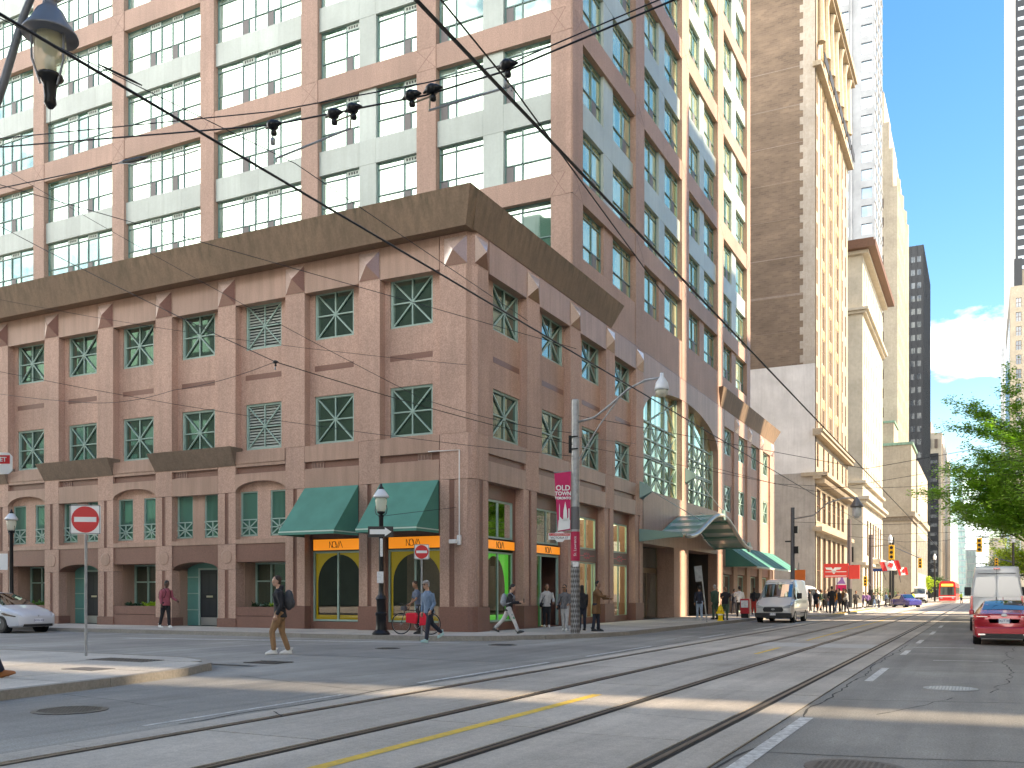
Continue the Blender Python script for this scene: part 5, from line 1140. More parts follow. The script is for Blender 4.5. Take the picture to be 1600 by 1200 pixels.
part(MB().tube([(-.75,-.02,5.66),(0,-.02,5.72)], .012, 5).tube([(-.66,-.04,3.62),(0,-.03,3.7)], .012, 5), 'banner_rod', GALV, bn, BM)
ss = part(MB().prism([(-.92,3.36),(-.70,3.36),(-.62,3.28),(-.44,3.28),(-.36,3.36),(-.17,3.36),(-.17,3.58),(-.36,3.58),(-.5,3.66),(-.6,3.66),(-.72,3.58),(-.92,3.58)], -.04, -.02, 'y'), 'street_name_sign', WHT, pk, BM)
part(MB().box(-.90,-.19,-.046,-.042,3.49,3.57), 'red_band', RED, ss, BM)
for s, z, h, m in (('ST. LAWRENCE MARKET', 3.53, .062, WHT), ('VICTORIA ST', 3.42, .105, BLKI)): part(text_mesh(s, h, m, ext=.002), 'sign_lettering', None, ss, BM @ T0((-.545,-.05,z)) @ RXM)
# street name sign at left edge, with its pole outside the frame
NM = TR(-13.9, 8.65, 0, YAW); sp = thing('street_sign', 'white street name sign with red band entering at the left edge on its pole', 'street sign', NM)
part(MB().lathe([(.06,.13),(.05,6.6)], 10, c=(0,0,0)), 'post', BLKI, sp, NM)
p_ = part(MB().prism([(.05,3.23),(1.15,3.27),(1.2,3.32),(1.2,3.53),(1.15,3.58),(.05,3.62)], -.06, -.04, 'y'), 'sign_plate', WHT, sp, NM); part(MB().box(.08,1.17,-.066,-.062,3.42,3.545), 'red_band', RED, p_, NM)
part(text_mesh('ST. LAWRENCE MARKET', .092, WHT, ext=.002, bold=.002), 'sign_lettering', None, p_, NM @ T0((.62,-.07,3.48)) @ RXM)
part(text_mesh('KING ST E', .16, BLKI, ext=.002), 'sign_lettering', None, p_, NM @ T0((.50,-.07,3.35)) @ RXM)
gl = MB(); gl.T = T0((.70,-.1,6.3)); gl.lathe([(.05,-.33),(.2,-.26),(.30,0),(.24,.24),(.05,.32)], 14); part(gl, 'brown_globe', mat('brown_globe', (.25,.16,.11), .4), sp, NM, smooth=True); part(MB().bar((0,0,6.2),(.7,-.1,6.3),.05), 'globe_arm', BLKI, sp, NM)
# foreground lantern hanging top left
M = TR(-9.12, 6.96, 0); fl = thing('hanging_lantern', 'large grey street lantern hanging from a curved arm in the top left corner', 'street lamp', M)
GREYP = mat('lantern_grey', (.16,.165,.18), .35, .3)
part(MB().lathe([(.05,8.35),(.06,8.15),(.10,8.12),(.11,8.02),(.07,7.98),(.08,7.92),(.14,7.86),(.20,7.74),(.285,7.62),(.29,7.59)], 24), 'hood', GREYP, fl, M, smooth=True)
part(MB().lathe([(.16,7.60),(.165,7.5),(.17,7.35),(.15,7.22),(.11,7.15)], 20), 'globe', mat('lantern_glass', (.85,.80,.52), .08, 0, alpha=.42), fl, M, smooth=True)
part(MB().lathe([(.07,7.62),(.075,7.42),(.001,7.40)], 12), 'lamp_socket', BLKI, fl, M); part(MB().lathe([(.02,7.4),(.055,7.33),(.05,7.25),(.001,7.22)], 10), 'bulb', CAPW, fl, M, smooth=True)
part(MB().lathe([(.13,7.17),(.14,7.14),(.10,7.11),(.07,7.05),(.06,6.92),(.065,6.86),(.03,6.81),(.001,6.80)], 16), 'bottom_cup', BLKI, fl, M, smooth=True)
b = MB()
for a in (0, 2.1, 4.2): b.tube([(.27*math.cos(a+2.2),.27*math.sin(a+2.2),7.6) if False else (.19*math.cos(a+2.2),.19*math.sin(a+2.2),7.62),(.185*math.cos(a+2.2),.185*math.sin(a+2.2),7.3),(.10*math.cos(a+2.2),.10*math.sin(a+2.2),7.05)], .013, 6)
part(b, 'cage_bars', GREYP, fl, M)
part(MB().tube([(-3.8,-2,5.0),(-1.5,-.7,5.6),(-.68,-.33,6.4),(-.46,-.22,7.1),(-.27,-.13,7.8),(-.1,-.05,8.25),(0,0,8.33)], [.07,.06,.05,.045,.04,.035,.03], 8), 'arm', GREYP, fl, M, smooth=True)
part(MB().tube([(-3.8,-2,.13-.0),(-3.8,-2,6)], .1, 10), 'post', GREYP, fl, M); part(MB().tube([(0,0,6.8),(0,0,6.55)], .004, 4), 'pull_cord', BLKI, fl, M)
# ---------------------------------------------------------------- overhead wires
WIRE = mat('wire', (.02,.02,.022), .5, .3)
def wire(pts, r, label, sag=0, n=8, name='overhead_wire', grp=None, dbl=None):
    P = []
    for a, b in zip(pts, pts[1:]):
        a, b = Vector(a), Vector(b); k = n if sag else 1
        for i in range(k): t = i/k; p = a.lerp(b, t); p.z -= sag*4*t*(1-t); P.append(p)
    P.append(Vector(pts[-1])); b = MB(); b.tube(P, r, 5)
    o = link(b.mesh(name, WIRE), name, None, I4, label, 'wire', grp)
    if dbl:
        P2 = [p + Vector((0,0,dbl + .05*math.sin(i*1.3))) for i, p in enumerate(P)]; b = MB(); b.tube(P2, r*.7, 5); link(b.mesh('strand', WIRE), 'strand', o)
    return o
G1 = 'overhead streetcar and span wires'
wire([(-6.67,-20,5.9),(-6.67,300,5.9)], .014, 'thick contact wire over the left streetcar track', grp=G1)
wire([(-3.75,-20,5.9),(-3.75,300,5.9)], .017, 'thick contact wire over the right streetcar track', grp=G1)
wire([(-3.55,3,6.02),(-3.9,7.2,5.98),(-5.2,16,6.0),(-8.6,26,6.1),(-16,33.5,6.2)] if False else [(-3.5,2,6.05),(-3.72,7.5,5.98),(-4.3,14,5.98)], .008, 'thin wire crossing beside the right contact wire', grp=G1)
wire([(-9.6,5.6,6.6),(-6.9,9.6,6.3),(-5.6,16,6.0)] if False else [(-8.1,5.6,6.8),(-7.0,8.5,6.4),(-6.7,14,6.0)], .005, 'thin wire with a tensioner above the left contact wire', grp=G1)
wire([(-12.9,7.5,7.3),(-6.48,7.5,6.28),(-4.65,7.5,6.15),(-3.78,7.5,6.17),(2.6,7.5,7.0)], .009, 'span wire crossing the street over the front streetcar tracks', grp=G1, dbl=.09)
wire([(-20,9.2,8.1),(-10.43,9,7.31),(-7.6,7.6,6.3)], .008, 'lower left span wire with a black insulator tube', grp=G1, sag=.05)
wire([(-30,20,14.2),(-17.17,20,7.8),(-8,20,4.9) if False else (-12.5,29.8,6.6)], .012, 'dark service cable running from upper left to the steel pole', grp=G1, sag=.1)
wire([(-34,22,9.2),(-24.14,20,7.31),(-20.95,20,7.39),(-17.17,20,7.8)], .008, 'thin slack cable crossing in front of the left facade', grp=G1, sag=.1)
wire([(-34,24,18),(-17.2,27.5,8.2),(-12.5,29.8,7.0)], .010, 'service cable dropping across the left facade to the pole', grp=G1, sag=.15)
wire([(-12.4,29.8,6.9),(-10.5,45,7.8),(-16.1,47,7.0)] if False else [(-12.35,29.8,6.85),(-15.9,46,9.2)], .010, 'short bright stay from the steel pole to the podium wall', grp=G1)
wire([(-16.1,56,9.6),(-11.8,61,8.5),(-6.7,61,7.95),(-3.7,61,7.9),(4,61,8.6)], .014, 'distant span wire over the tracks by the entrance canopy', grp=G1)
wire([(-11.8,67.2,6.5),(-6.7,67,6.1),(-3.7,67,6.1),(5,67,7.4)], .014, 'distant span wire between the steel poles', grp=G1)
wire([(-11.8,98,7.2),(-6.7,98,6.5),(-3.7,98,6.5),(5,98,7.5)], .018, 'far span wire near the traffic lights', grp=G1)
wire([(-11.8,118,8.4),(5,118,8.6)], .02, 'farthest span wire before the signals', grp=G1)
wire([(-40,23,14.5),(-16.3,29.1,9.6)], .008, 'thin cable crossing the third bay of the left facade', grp=G1, sag=.4)
wire([(-40,21,11.6),(-12.5,29.7,6.2)], .009, 'lower service cable rising along the left facade from the steel pole', grp=G1, sag=.5)
wire([(-18.2,4,8.9),(-6.67,16,6.0)], .006, 'thin diagonal stay over the near corner', grp=G1)
wire([(-12.4,29.8,7.6),(-3.75,36,6.0),(2.6,40,7.4)], .010, 'span wire from the steel pole across the tracks', grp=G1)
wire([(-16.1,40,8.2),(-6.67,44,6.1),(2.6,46,7.5)], .010, 'span wire from the podium wall across the tracks', grp=G1)
def fitting(x, y, z, double, label, rod=None):
    M = TR(x, y, z) @ Matrix.Scale(.72,4); t = thing('wire_insulator', label, 'insulator', M, 'black insulators hanging on the span wires')
    cs = (-.22, .1) if double else (0,)
    for c in cs:
        part(MB().lathe([(.02,-.05),(.075,-.03),(.085,.03),(.05,.07),(.02,.085)], 10, c=(c,0,0)), 'cap', BLKI, t, M, smooth=True)
        part(MB().tube([(c-.13,0,-.01),(c-.04,0,.03),(c+.07,0,.02),(c+.16,0,.0)], [.012,.045,.05,.01], 8), 'clamp', BLKI, t, M, smooth=True)
        b = MB(); b.T = T0((c+.02,0,-.10)); b.lathe([(.001,-.05),(.04,-.035),(.045,0),(.03,.04),(.001,.05)], 8); part(b, 'ball', BLKI, t, M, smooth=True)
    if double: part(MB().tube([(-.2,0,-.1),(.12,0,-.07)], .012, 5).tube([(.08,0,-.05),(.06,0,-.26)], .012, 5), 'link_bar', mat('dull_brass', (.35,.30,.22), .5, .5), t, M)
    else: part(MB().tube([(0,0,-.08),(0,0,-.16)], .012, 5), 'hanger', GALV, t, M); b = MB(); b.T = T0((0,0,-.22)); b.lathe([(.001,-.06),(.035,-.04),(.035,.04),(.001,.06)], 8); part(b, 'pulley', GALV, t, M, smooth=True)
    if rod: part(MB().tube([(.06,0,-.25), rod, (rod[0], rod[1], rod[2]-.06)], .014, 6), 'pull_off_rod', GALV, t, M)
fitting(-6.47,7.5,6.27,False,'single insulator left on the front span wire'); fitting(-5.55,7.5,6.21,True,'double insulator left of centre with a rod reaching to the left contact wire', (-1.3,.1,-.33))
fitting(-4.65,7.5,6.18,True,'double insulator near the middle with a rod reaching to the right contact wire', (1.25,0,-.22)); fitting(-3.8,7.5,6.21,False,'single insulator right on the front span wire')
fitting(-17.17,20,7.78,False,'small insulator where cables meet in front of the louvred window')
def tensioner(a, b, label):
    r_ = .028 if (Vector(a)-Vector(b)).length > .5 else .012
    o = link(MB().tube([a, (Vector(a)*.8+Vector(b)*.2), (Vector(a)*.2+Vector(b)*.8), b], [.006,r_,r_,.006], 8).mesh('turnbuckle', BLKI), 'turnbuckle', None, I4, label, 'turnbuckle', 'turnbuckles on the wires')
tensioner((-10.43,9,7.31),(-9.77,8.9,7.22),'black insulator tube on the lower left span wire'); tensioner((-7.75,6.45,6.69),(-7.6,6.85,6.64),'turnbuckle beside the left contact wire near the top left lantern')
# poles further down the street
def far_pole(x, y, h, label, m=None, r=.13):
    M = TR(x, y, .1); t = thing('utility_pole', label, 'pole', M, 'poles along the left pavement'); part(MB().lathe([(r*1.25,0),(r,h),(.001,h+.02)], 10), 'shaft', m or GALV, t, M)
    part(MB().lathe([(r*1.3,0),(r*1.22,1.9)], 10), 'dark_base', BLKI, t, M); return t, M
t, M = far_pole(-11.8, 67.3, 7.4, 'grey pole with a curved lamp arm in front of the painted party wall', mat('pole_dark', (.14,.15,.17), .5, .3))
part(MB().tube([(0,0,6.6),(1.4,0,6.8),(2.3,0,7.6),(3.3,0,7.9),(4.2,0,7.9)], .05, 6), 'arm', GALV, t, M, smooth=True)
part(MB().lathe([(.05,7.95),(.2,7.7),(.42,7.35),(.42,7.25)], 12, c=(4.2,0,0)), 'lamp_hood', GREYP, t, M, smooth=True); part(MB().lathe([(.30,7.25),(.28,6.7),(.1,6.5)], 12, c=(4.2,0,0)), 'lamp_globe', CAPW, t, M, smooth=True)
part(MB().box(-.5,-.1,-.1,.1,5,5.1).box(.1,.4,-.15,.15,4.2,4.7).box(.1,.35,-.1,.1,5.6,6.1), 'fixtures', BLKI, t, M)
t, M = far_pole(-11.8, 98.5, 8.8, 'dark pole with a pale and pink banner by the bus queue', mat('pole_brown', (.10,.08,.08), .6), .2)
bt = part(MB().box(-1.3,-.25,-.05,.0,1.7,4.4), 'banner', WHT, t, M @ Matrix.Rotation(0,4,'Z')); part(MB().box(-1.28,-.27,-.06,-.052,1.7,2.3), 'banner_band', CRIM, bt, M); part(MB().prism([(-1.2,2.4),(-.35,2.4),(-.55,2.8),(-.7,3.6),(-.85,2.8)], -.06,-.052,'y'), 'banner_mark', mat('mauve', (.30,.15,.42), .6), bt, M)
part(MB().box(-1.15,-.4,-.06,-.052,3.7,4.0), 'banner_mark', MATS['mauve'], bt, M)
far_pole(-11.8, 118.5, 8.4, 'second dark pole beyond the red station sign', MATS['pole_brown'], .22); far_pole(-11.3, 143, 9.4, 'thin dark pole beside the flag', BLKI, .16)
# signs and flags
M = TR(-13.45, 93, 0) @ Matrix.Diagonal((.5,1,1,1)); st = thing('station_sign', 'long red station sign with white winged mark at the foot of the beige stone tower', 'sign', M)
part(MB().box(0,4.4,0,.25,3.05,4.35).box(4.5,6.4,.0,.25,2.9,4.2), 'sign_board', mat('station_red', (.70,.05,.04), .5), st, M); part(MB().prism([(.3,4.0),(1.4,4.0),(1.7,3.8),(2.0,4.0),(3.2,4.0),(3.0,3.8),(2.3,3.75),(2.0,3.4),(1.7,3.4),(1.4,3.75),(.5,3.8)], -.02, 0, 'y'), 'winged_mark', WHT, st, M); part(MB().box(.3,4.1,-.02,0,3.55,3.62).box(.3,4.1,-.02,0,3.15,3.22), 'white_line', WHT, st, M)
for x in (.4,2.4,4.2): part(MB().tube([(x,.12,.1),(x,.12,3.05)], .07, 8), 'post', BLKI, st, M)
def flag(x, y, z, s, label, rz):
    M = TR(x, y, z, rz) @ Matrix.Rotation(-.35, 4, 'Y'); t = thing('flag', label, 'flag', M)
    part(MB().tube([(0,0,-1.0*s),(0,0,1.1*s)], .03, 6), 'pole', BLKI, t, M)
    def strip(x0, x1, m, nm):
        b = MB(); n = 6
        for i in range(n):
            a, c = x0+(x1-x0)*i/n, x0+(x1-x0)*(i+1)/n; f = lambda q: (q*s, .12*math.sin(q*5), 0)
            A, C = f(a), f(c); b.quad((A[0],A[1],0-a*.3),(C[0],C[1],0-c*.3),(C[0],C[1],s-c*.3),(A[0],A[1],s-a*.3))
        part(b, nm, m, t, M)
    strip(0,.5,RED,'red_stripe'); strip(.5,1.4,WHT,'white_field'); strip(1.4,1.9,RED,'red_stripe')
    lf = [(0,-.32),(.03,-.1),(.2,-.14),(.17,-.04),(.34,.08),(.28,.12),(.3,.22),(.2,.2),(.17,.27),(.07,.16),(.1,.32),(.05,.3),(0,.42)]; lf = lf + [(-a,c) for a,c in lf[-2:0:-1]]
    b = MB(); b.T = T0((.95*s,-.06,s*.5-.3)); b.prism([(a*s,c*s) for a,c in lf], -.13,-.02,'y'); part(b, 'maple_leaf', RED, t, M)
flag(-10.6, 120, 4.2, 1.15, 'red and white maple leaf flag hanging by the traffic lights', YAW); flag(-9.6, 131, 3.9, 1.0, 'second maple leaf flag half hidden behind the first one', YAW+.6)
def signal(x, y, z, s, label, arm=None, m=None):
    M = TR(x, y, z); t = thing('traffic_light', label, 'traffic light', M, 'yellow traffic lights'); Y_ = mat('signal_yellow', (.80,.42,.02), .5)
    part(MB().box(-.22*s,.22*s,-.15,.15,-.6*s,.6*s), 'housing', Y_, t, M, bevel=.04)
    for i in range(3):
        b = MB(); b.T = T0((0,-.16,(.38-.38*i)*s)) @ Matrix.Rotation(PI/2,4,'X'); b.lathe([(.13*s,0),(.13*s,.02),(.001,.02)], 12); part(b, 'lens', BLKI, t, M)
    if arm: part(MB().tube([(0,0,.6*s),arm], .06, 6), 'arm', GREYP, t, M)
for a in ((-9.0,112,6.1,1.35,'yellow traffic light on a mast arm left of the street beyond the flag',(-2.8,6.4,1.0)), (-7.6,140,5.7,1.1,'yellow traffic light to the right of the flag',(-3.7,3,2.5)), (-11.5,110,2.9,.9,'small yellow pedestrian signal low beside the dark pole',(-.3,8.5,-.5)), (-.3,112,6.7,1.25,'yellow traffic light above the white van on the right',(3.2,0,1)), (1.4,118,5.0,.8,'small yellow signal just right of the hanging one',(1.6,0,0))): signal(*a)
for x, y, h, lb in ((-11.4,140,9.6,'black pole with lantern by the banking hall'),(2.9,112,7.9,'signal pole hidden by the white van'),(-8.1,196,9,'slim dark pole at the corner of the banking hall')):
    M = TR(x, y, .1); t = thing('signal_pole', lb, 'pole', M); part(MB().lathe([(.16,0),(.1,h)], 8), 'shaft', BLKI, t, M); part(MB().lathe([(.25,h-1.1),(.3,h-.5),(.1,h)], 8), 'lantern', CAPW, t, M)
M = TR(-11.2,122,4.4); t = thing('blue_street_sign', 'small dark blue street name sign on the pole beyond the station sign', 'street sign', M); part(MB().box(-1.1,1.1,0,.08,-.18,.18), 'sign_plate', mat('blue_sign', (.02,.06,.22), .5), t, M)
# hydrant
M = TR(-11.82, 47.2, .13); hy = thing('fire_hydrant', 'yellow fire hydrant at the kerb near the entrance canopy', 'fire hydrant', M); YH = mat('hydrant_yellow', (.85,.58,.01), .4)
part(MB().lathe([(.17,0),(.17,.05),(.12,.07),(.12,.5),(.15,.52),(.15,.57),(.13,.62),(.10,.72),(.05,.78),(.04,.84),(.001,.85)], 14), 'barrel', YH, hy, M, sharp=40)
for a in (0, PI/2, PI): b = MB(); b.T = Matrix.Rotation(a,4,'Z') @ T0((.1,0,.42)) @ Matrix.Rotation(PI/2,4,'Y'); b.lathe([(.07,0),(.07,.08),(.05,.1),(.001,.1)], 10); part(b, 'outlet_cap', YH, hy, M)
part(MB().lathe([(.13,.30),(.13,.36)], 12), 'white_band', WHT, hy, M)
# parking sign leaning
M = TR(-11.9, 44.9, .13) @ Matrix.Rotation(-.11, 4, 'Y'); t = thing('parking_sign', 'leaning grey sign post seen from behind in front of the driveway', 'road sign', M); part(MB().lathe([(.035,0),(.03,2.75)], 8), 'post', GALV, t, M); part(MB().box(-.05,.35,-.05,-.03,2.0,2.75) if False else MB().box(-.32,.04,-.05,-.03,2.0,2.75), 'sign_plate', GALV, t, M)
# news boxes
for x, y, m, lb, ct in ((-12.0,53.6,mat('news_red',(.5,.02,.03),.4),'red newspaper box on the pavement beside the white van at the kerb','newspaper box'),(-11.9,80,mat('news_orange',(.75,.22,.02),.4),'orange parking machine near the far end of the awnings','parking machine')):
    M = TR(x,y,.13); t = thing('newspaper_box' if ct[0]=='n' else 'parking_machine', lb, ct, M); part(MB().box(-.25,.25,-.22,.22,.25,1.1), 'body', m, t, M, bevel=.03); part(MB().box(-.2,.2,-.235,-.22,.6,1.0), 'window', NOTE, t, M); part(MB().box(-.2,.2,-.18,.18,0,.25), 'pedestal', BLKI, t, M)
M = TR(-12.3,72.5,0); t = thing('hanging_sign', 'small orange hanging sign at the end of the striped awnings', 'sign', M); part(MB().box(-.5,.5,0,.1,2.5,3.3), 'sign_plate', mat('orange_sign',(.85,.2,.04),.5), t, M); part(MB().tube([(0,.05,.1),(0,.05,3.8)], .04, 6), 'post', GALV, t, M)
# plants in the planters
LEAF = mat('leaf_green', (.10,.22,.03), .55, 0, .5, 9); LEAFY = mat('leaf_lime', (.32,.50,.03), .5, 0, .4, 9); LEAFD = mat('leaf_dark', (.03,.07,.03), .5, 0, .4, 9)
random.seed(5)
for k, cols_ in ((2, (LEAFD, LEAFY)), (4, (LEAFD, LEAFY)), (6, (LEAF, LEAF))):
    xc = -16.14-1.41-3.53*k-1.29
    for j, (dx, m) in enumerate(((-.7, cols_[0]), (-.05, cols_[0]), (.35, cols_[1]), (.75, cols_[1]))):
        b = MB()
        for i in range(46):
            a = random.uniform(0,2*PI); e = random.uniform(.1,1.2); L_ = random.uniform(.18,.42); wd = .05
            d = Vector((math.cos(a)*math.cos(e), math.sin(a)*math.cos(e), math.sin(e))); sd = Vector((-math.sin(a), math.cos(a), 0))*wd
            r0 = Vector((random.uniform(-.18,.18), random.uniform(-.1,.1), 0)); mid = r0+d*L_*.6; tip = r0+d*L_-Vector((0,0,L_*.35*math.cos(e)))
            b.add([tuple(r0),tuple(mid+sd),tuple(tip),tuple(mid-sd)], [(0,1,2,3)])
        nm = {LEAFD:'dark leafed', LEAFY:'lime green', LEAF:'green'}[m]
        link(b.mesh('planter_plant', m, recalc=False), 'planter_plant', None, TR(xc+dx, 29.27+.45, .92), f'{nm} plant {("at the left","left of centre","right of centre","at the right")[j]} of the {("first","second","third")[k//2-1]} stone planter left of the awnings', 'plant', 'plants in the stone planters')
# ---------------------------------------------------------------- street trees
BARK = mat('bark', (.055,.045,.035), .9, 0, .3, 8, bump=.5)
def leafmat(name, c):
    m = mat(name, c, .5, 0, .55, 1.1, detail=5); nt = m.node_tree; b = nt.nodes['Principled BSDF']; o = nt.nodes['Material Output']
    tr = N(nt, 'ShaderNodeBsdfTranslucent'); tr.inputs[0].default_value = (c[0]*1.5, c[1]*1.6, c[2], 1); ms = N(nt, 'ShaderNodeMixShader'); ms.inputs[0].default_value = .35
    nt.links.new(b.outputs[0], ms.inputs[1]); nt.links.new(tr.outputs[0], ms.inputs[2]); nt.links.new(ms.outputs[0], o.inputs['Surface']); return m
def tree(x, y, h, r, zb, label, m, nleaf=9000, trunk=.18, seed=1, size=.11, grp='street trees'):
    rnd = random.Random(seed); M = TR(x, y, .1); t = thing('street_tree', label, 'tree', M, grp)
    br = MB(); br.tube([(0,0,0),(.1,.05,zb*.6),(-.05,0,zb+.6),(.1,.1,h*.75)], [trunk, trunk*.8, trunk*.65, trunk*.15], 8); tips = []
    for i in range(44):
        z0 = zb*.9 + (h*.72-zb)*rnd.random(); a = rnd.uniform(0,2*PI); L_ = r*rnd.uniform(.55,1.08)*(1-.45*max(0,(z0-zb)/(h-zb))**1.5); up = rnd.uniform(.05,.95)
        p = Vector((0,0,z0)); pts = [p]; d = Vector((math.cos(a),math.sin(a),up)).normalized()
        for s in range(5):
            d = (d + Vector((rnd.uniform(-.25,.25),rnd.uniform(-.25,.25),rnd.uniform(-.12,.2)-.03*s))).normalized(); p = p+d*L_/5; pts.append(p)
            if s > 0:
                for q in range(5): tips.append((p.copy(), rnd.uniform(.35,.75)))
                dd = (d+Vector((rnd.uniform(-1,1),rnd.uniform(-1,1),rnd.uniform(-.3,.3)))).normalized(); e = p+dd*L_*.28; br.tube([p,e],[.018,.006],3); tips += [(e,rnd.uniform(.3,.6)),(p.lerp(e,.6),.35)]
        br.tube(pts, [trunk*.28,trunk*.2,trunk*.14,trunk*.1,.012,.006], 5)
    part(br, 'trunk', BARK, t, M)
    lf = MB(); V=[]; F=[]
    for i in range(nleaf):
        c, s = rnd.choice(tips); p = c + Vector((rnd.gauss(0,s*.5),rnd.gauss(0,s*.5),rnd.gauss(0,s*.42)))
        a = rnd.uniform(0,2*PI); d = Vector((math.cos(a),math.sin(a),rnd.uniform(-.5,.2))).normalized(); n_ = Vector((rnd.gauss(0,.6),rnd.gauss(0,.6),1)).normalized(); sd = d.cross(n_).normalized()
        L_ = size*rnd.uniform(.7,1.9); w_ = size*rnd.uniform(.25,.5); k = len(V)
        V += [tuple(p), tuple(p+d*L_*.5+sd*w_), tuple(p+d*L_), tuple(p+d*L_*.5-sd*w_)]; F.append((k,k+1,k+2,k+3))
    lf.v, lf.f, lf.m = V, F, [0]*len(F); part(lf.mesh('crown', m, recalc=False), 'crown', None, t, M)
LT = leafmat('locust_leaf', (.20,.40,.045)); LY = leafmat('yellow_leaf', (.30,.40,.03)); LD = leafmat('far_leaf', (.05,.10,.03))
tree(2.9, 66, 15.5, 6.3, 4.6, 'big green locust tree at the right edge behind the white van', LT, 95000, .30, 4, .135)
tree(4.5, 52, 12, 4.5, 4.5, 'nearer locust crown cut by the right edge of the picture', LT, 16000, .2, 9, .11)
tree(4.6, 122, 8.5, 4.2, 3.2, 'yellow green street tree beyond the white van roof', LY, 7000, .15, 6, .22); tree(-13.2, 250, 6.5, 3.6, 2.2, 'small green tree far down the left pavement', LY, 2500, .12, 7, .35)
tree(-12.8, 290, 7, 3.8, 2.2, 'small dark tree farther along the left pavement', LD, 2500, .12, 8, .35); tree(3.8, 160, 9, 4, 3.5, 'dark green tree far along the right pavement', LD, 5000, .15, 12, .25)
for i, (x, y) in enumerate(((-12.9,138),(-12.4,150),(-12.9,163))):
    M = TR(x,y,.1); t = thing('planter_bush', ('round dark bush in a pot by the flag','dark bush in a pot left of the banking hall entrance','third dark potted bush near the banking hall')[i], 'plant', M, 'potted bushes'); part(MB().lathe([(.4,0),(.55,.7),(.5,.72)],10), 'pot', GREYP, t, M)
    b = MB(); rnd = random.Random(i)
    for k in range(400):
        p = Vector((rnd.gauss(0,.4),rnd.gauss(0,.4),1.4+rnd.gauss(0,.45))); d = Vector((rnd.uniform(-1,1),rnd.uniform(-1,1),rnd.uniform(-1,1)))*.2; e = Vector((rnd.uniform(-1,1),rnd.uniform(-1,1),rnd.uniform(-1,1)))*.12; b.add([tuple(p),tuple(p+d),tuple(p+e)],[(0,1,2)])
    part(b, 'foliage', LD, t, M)
# ---------------------------------------------------------------- vehicles
def paint(name, c, rough=.25, metal=0): return mat(name, c, rough, metal, coat=.8)
TYRE = mat('tyre', (.018,.018,.018), .8); RIM = mat('rim', (.42,.43,.44), .3, .8); RIMD = mat('rim_dark', (.10,.10,.11), .35, .6)
CARGL = glass_dark('car_glass', (.36,.37,.36), (.03,.033,.035), .10, .2); TAIL = mat('tail_red', (.70,.015,.02), .15, coat=1); HEADL = mat('headlight', (.55,.58,.6), .1, .3, coat=1); PLAST = mat('black_plastic', (.022,.022,.024), .5); PLATE = mat('number_plate', (.75,.77,.82), .4); DARKU = mat('underbody', (.01,.01,.01), .9)
class Loft:
    """car body: stations along y (front at y=0, running back), cross-section with belt line and tumblehome"""
    def __init__(s, st): s.st = st          # (y, hw, hwt, zb, zbelt, zt)
    def at(s, y):
        st = s.st
        if y <= st[0][0]: return st[0]
        for a, b in zip(st, st[1:]):
            if y <= b[0]: t = (y-a[0])/(b[0]-a[0]); return tuple(p+(q-p)*t for p, q in zip(a, b))
        return st[-1]
    def hw(s, y, z):
        _, hw, hwt, zb, zl, zt = s.at(y); zl = min(zl, zt-.06)
        if z <= zl: return hw - .03*max(0, 1-(z-zb)/.25)
        return hw + (hwt-hw)*(z-zl)/max(zt-.06-zl, .01) if z < zt-.06 else hwt
    def top(s, y, x): _, hw, hwt, zb, zl, zt = s.at(y); return zt + .012 - .03*(x/max(hwt,.1))**2
    def body(s):
        rg = []
        for y, hw, hwt, zb, zl, zt in s.st:
            zl = min(zl, zt-.06); r = [(-hw*.88,y,zb),(-hw*.97,y,zb+.05),(-hw,y,zb+.2),(-hw,y,zl-.03),(-hw+.012,y,zl),(-hwt-.0,y,zt-.07),(-hwt*.96,y,zt-.02),(-hwt*.8,y,zt),(-hwt*.35,y,zt+.012)]
            rg.append(r + [(-p[0],p[1],p[2]) for p in r[::-1]])
        return MB().rings(rg)
    def side(s, pts, sgn, off=.008, nz=3):
        b = MB(); n = 8       # pts: bottom polyline & top polyline as functions of y: [(y0,zb0,zt0),...]
        rows = []
        for a, c in zip(pts, pts[1:]):
            for i in range(3): t = i/3; rows.append(tuple(p+(q-p)*t for p, q in zip(a, c)))
        rows.append(pts[-1])
        grid = [[(sgn*(s.hw(y, zb+(zt-zb)*j/nz)+off), y, zb+(zt-zb)*j/nz) for j in range(nz+1)] for y, zb, zt in rows]
        for i in range(len(grid)-1):
            for j in range(nz): b.quad(grid[i][j], grid[i+1][j], grid[i+1][j+1], grid[i][j+1])
        return b
    def front(s, y0, y1, f0, f1, off=.010, n=6, m=5):   # patch on the rising/falling top surface, f = width fraction
        b = MB(); g = []
        for i in range(m+1):
            y = y0+(y1-y0)*i/m; f = f0+(f1-f0)*i/m; _, hw, hwt, *_r = s.at(y)
            dzdy = (s.top(min(y+.01,s.st[-1][0]),0)-s.top(max(y-.01,0),0))/.02; nn = Vector((0,-dzdy,1)).normalized()*off
            g.append([(hwt*f*(2*j/n-1), y+nn.y, s.top(y, hwt*f*(2*j/n-1))+nn.z) for j in range(n+1)])
        for i in range(m):
            for j in range(n): b.quad(g[i][j],g[i+1][j],g[i+1][j+1],g[i][j+1])
        return b
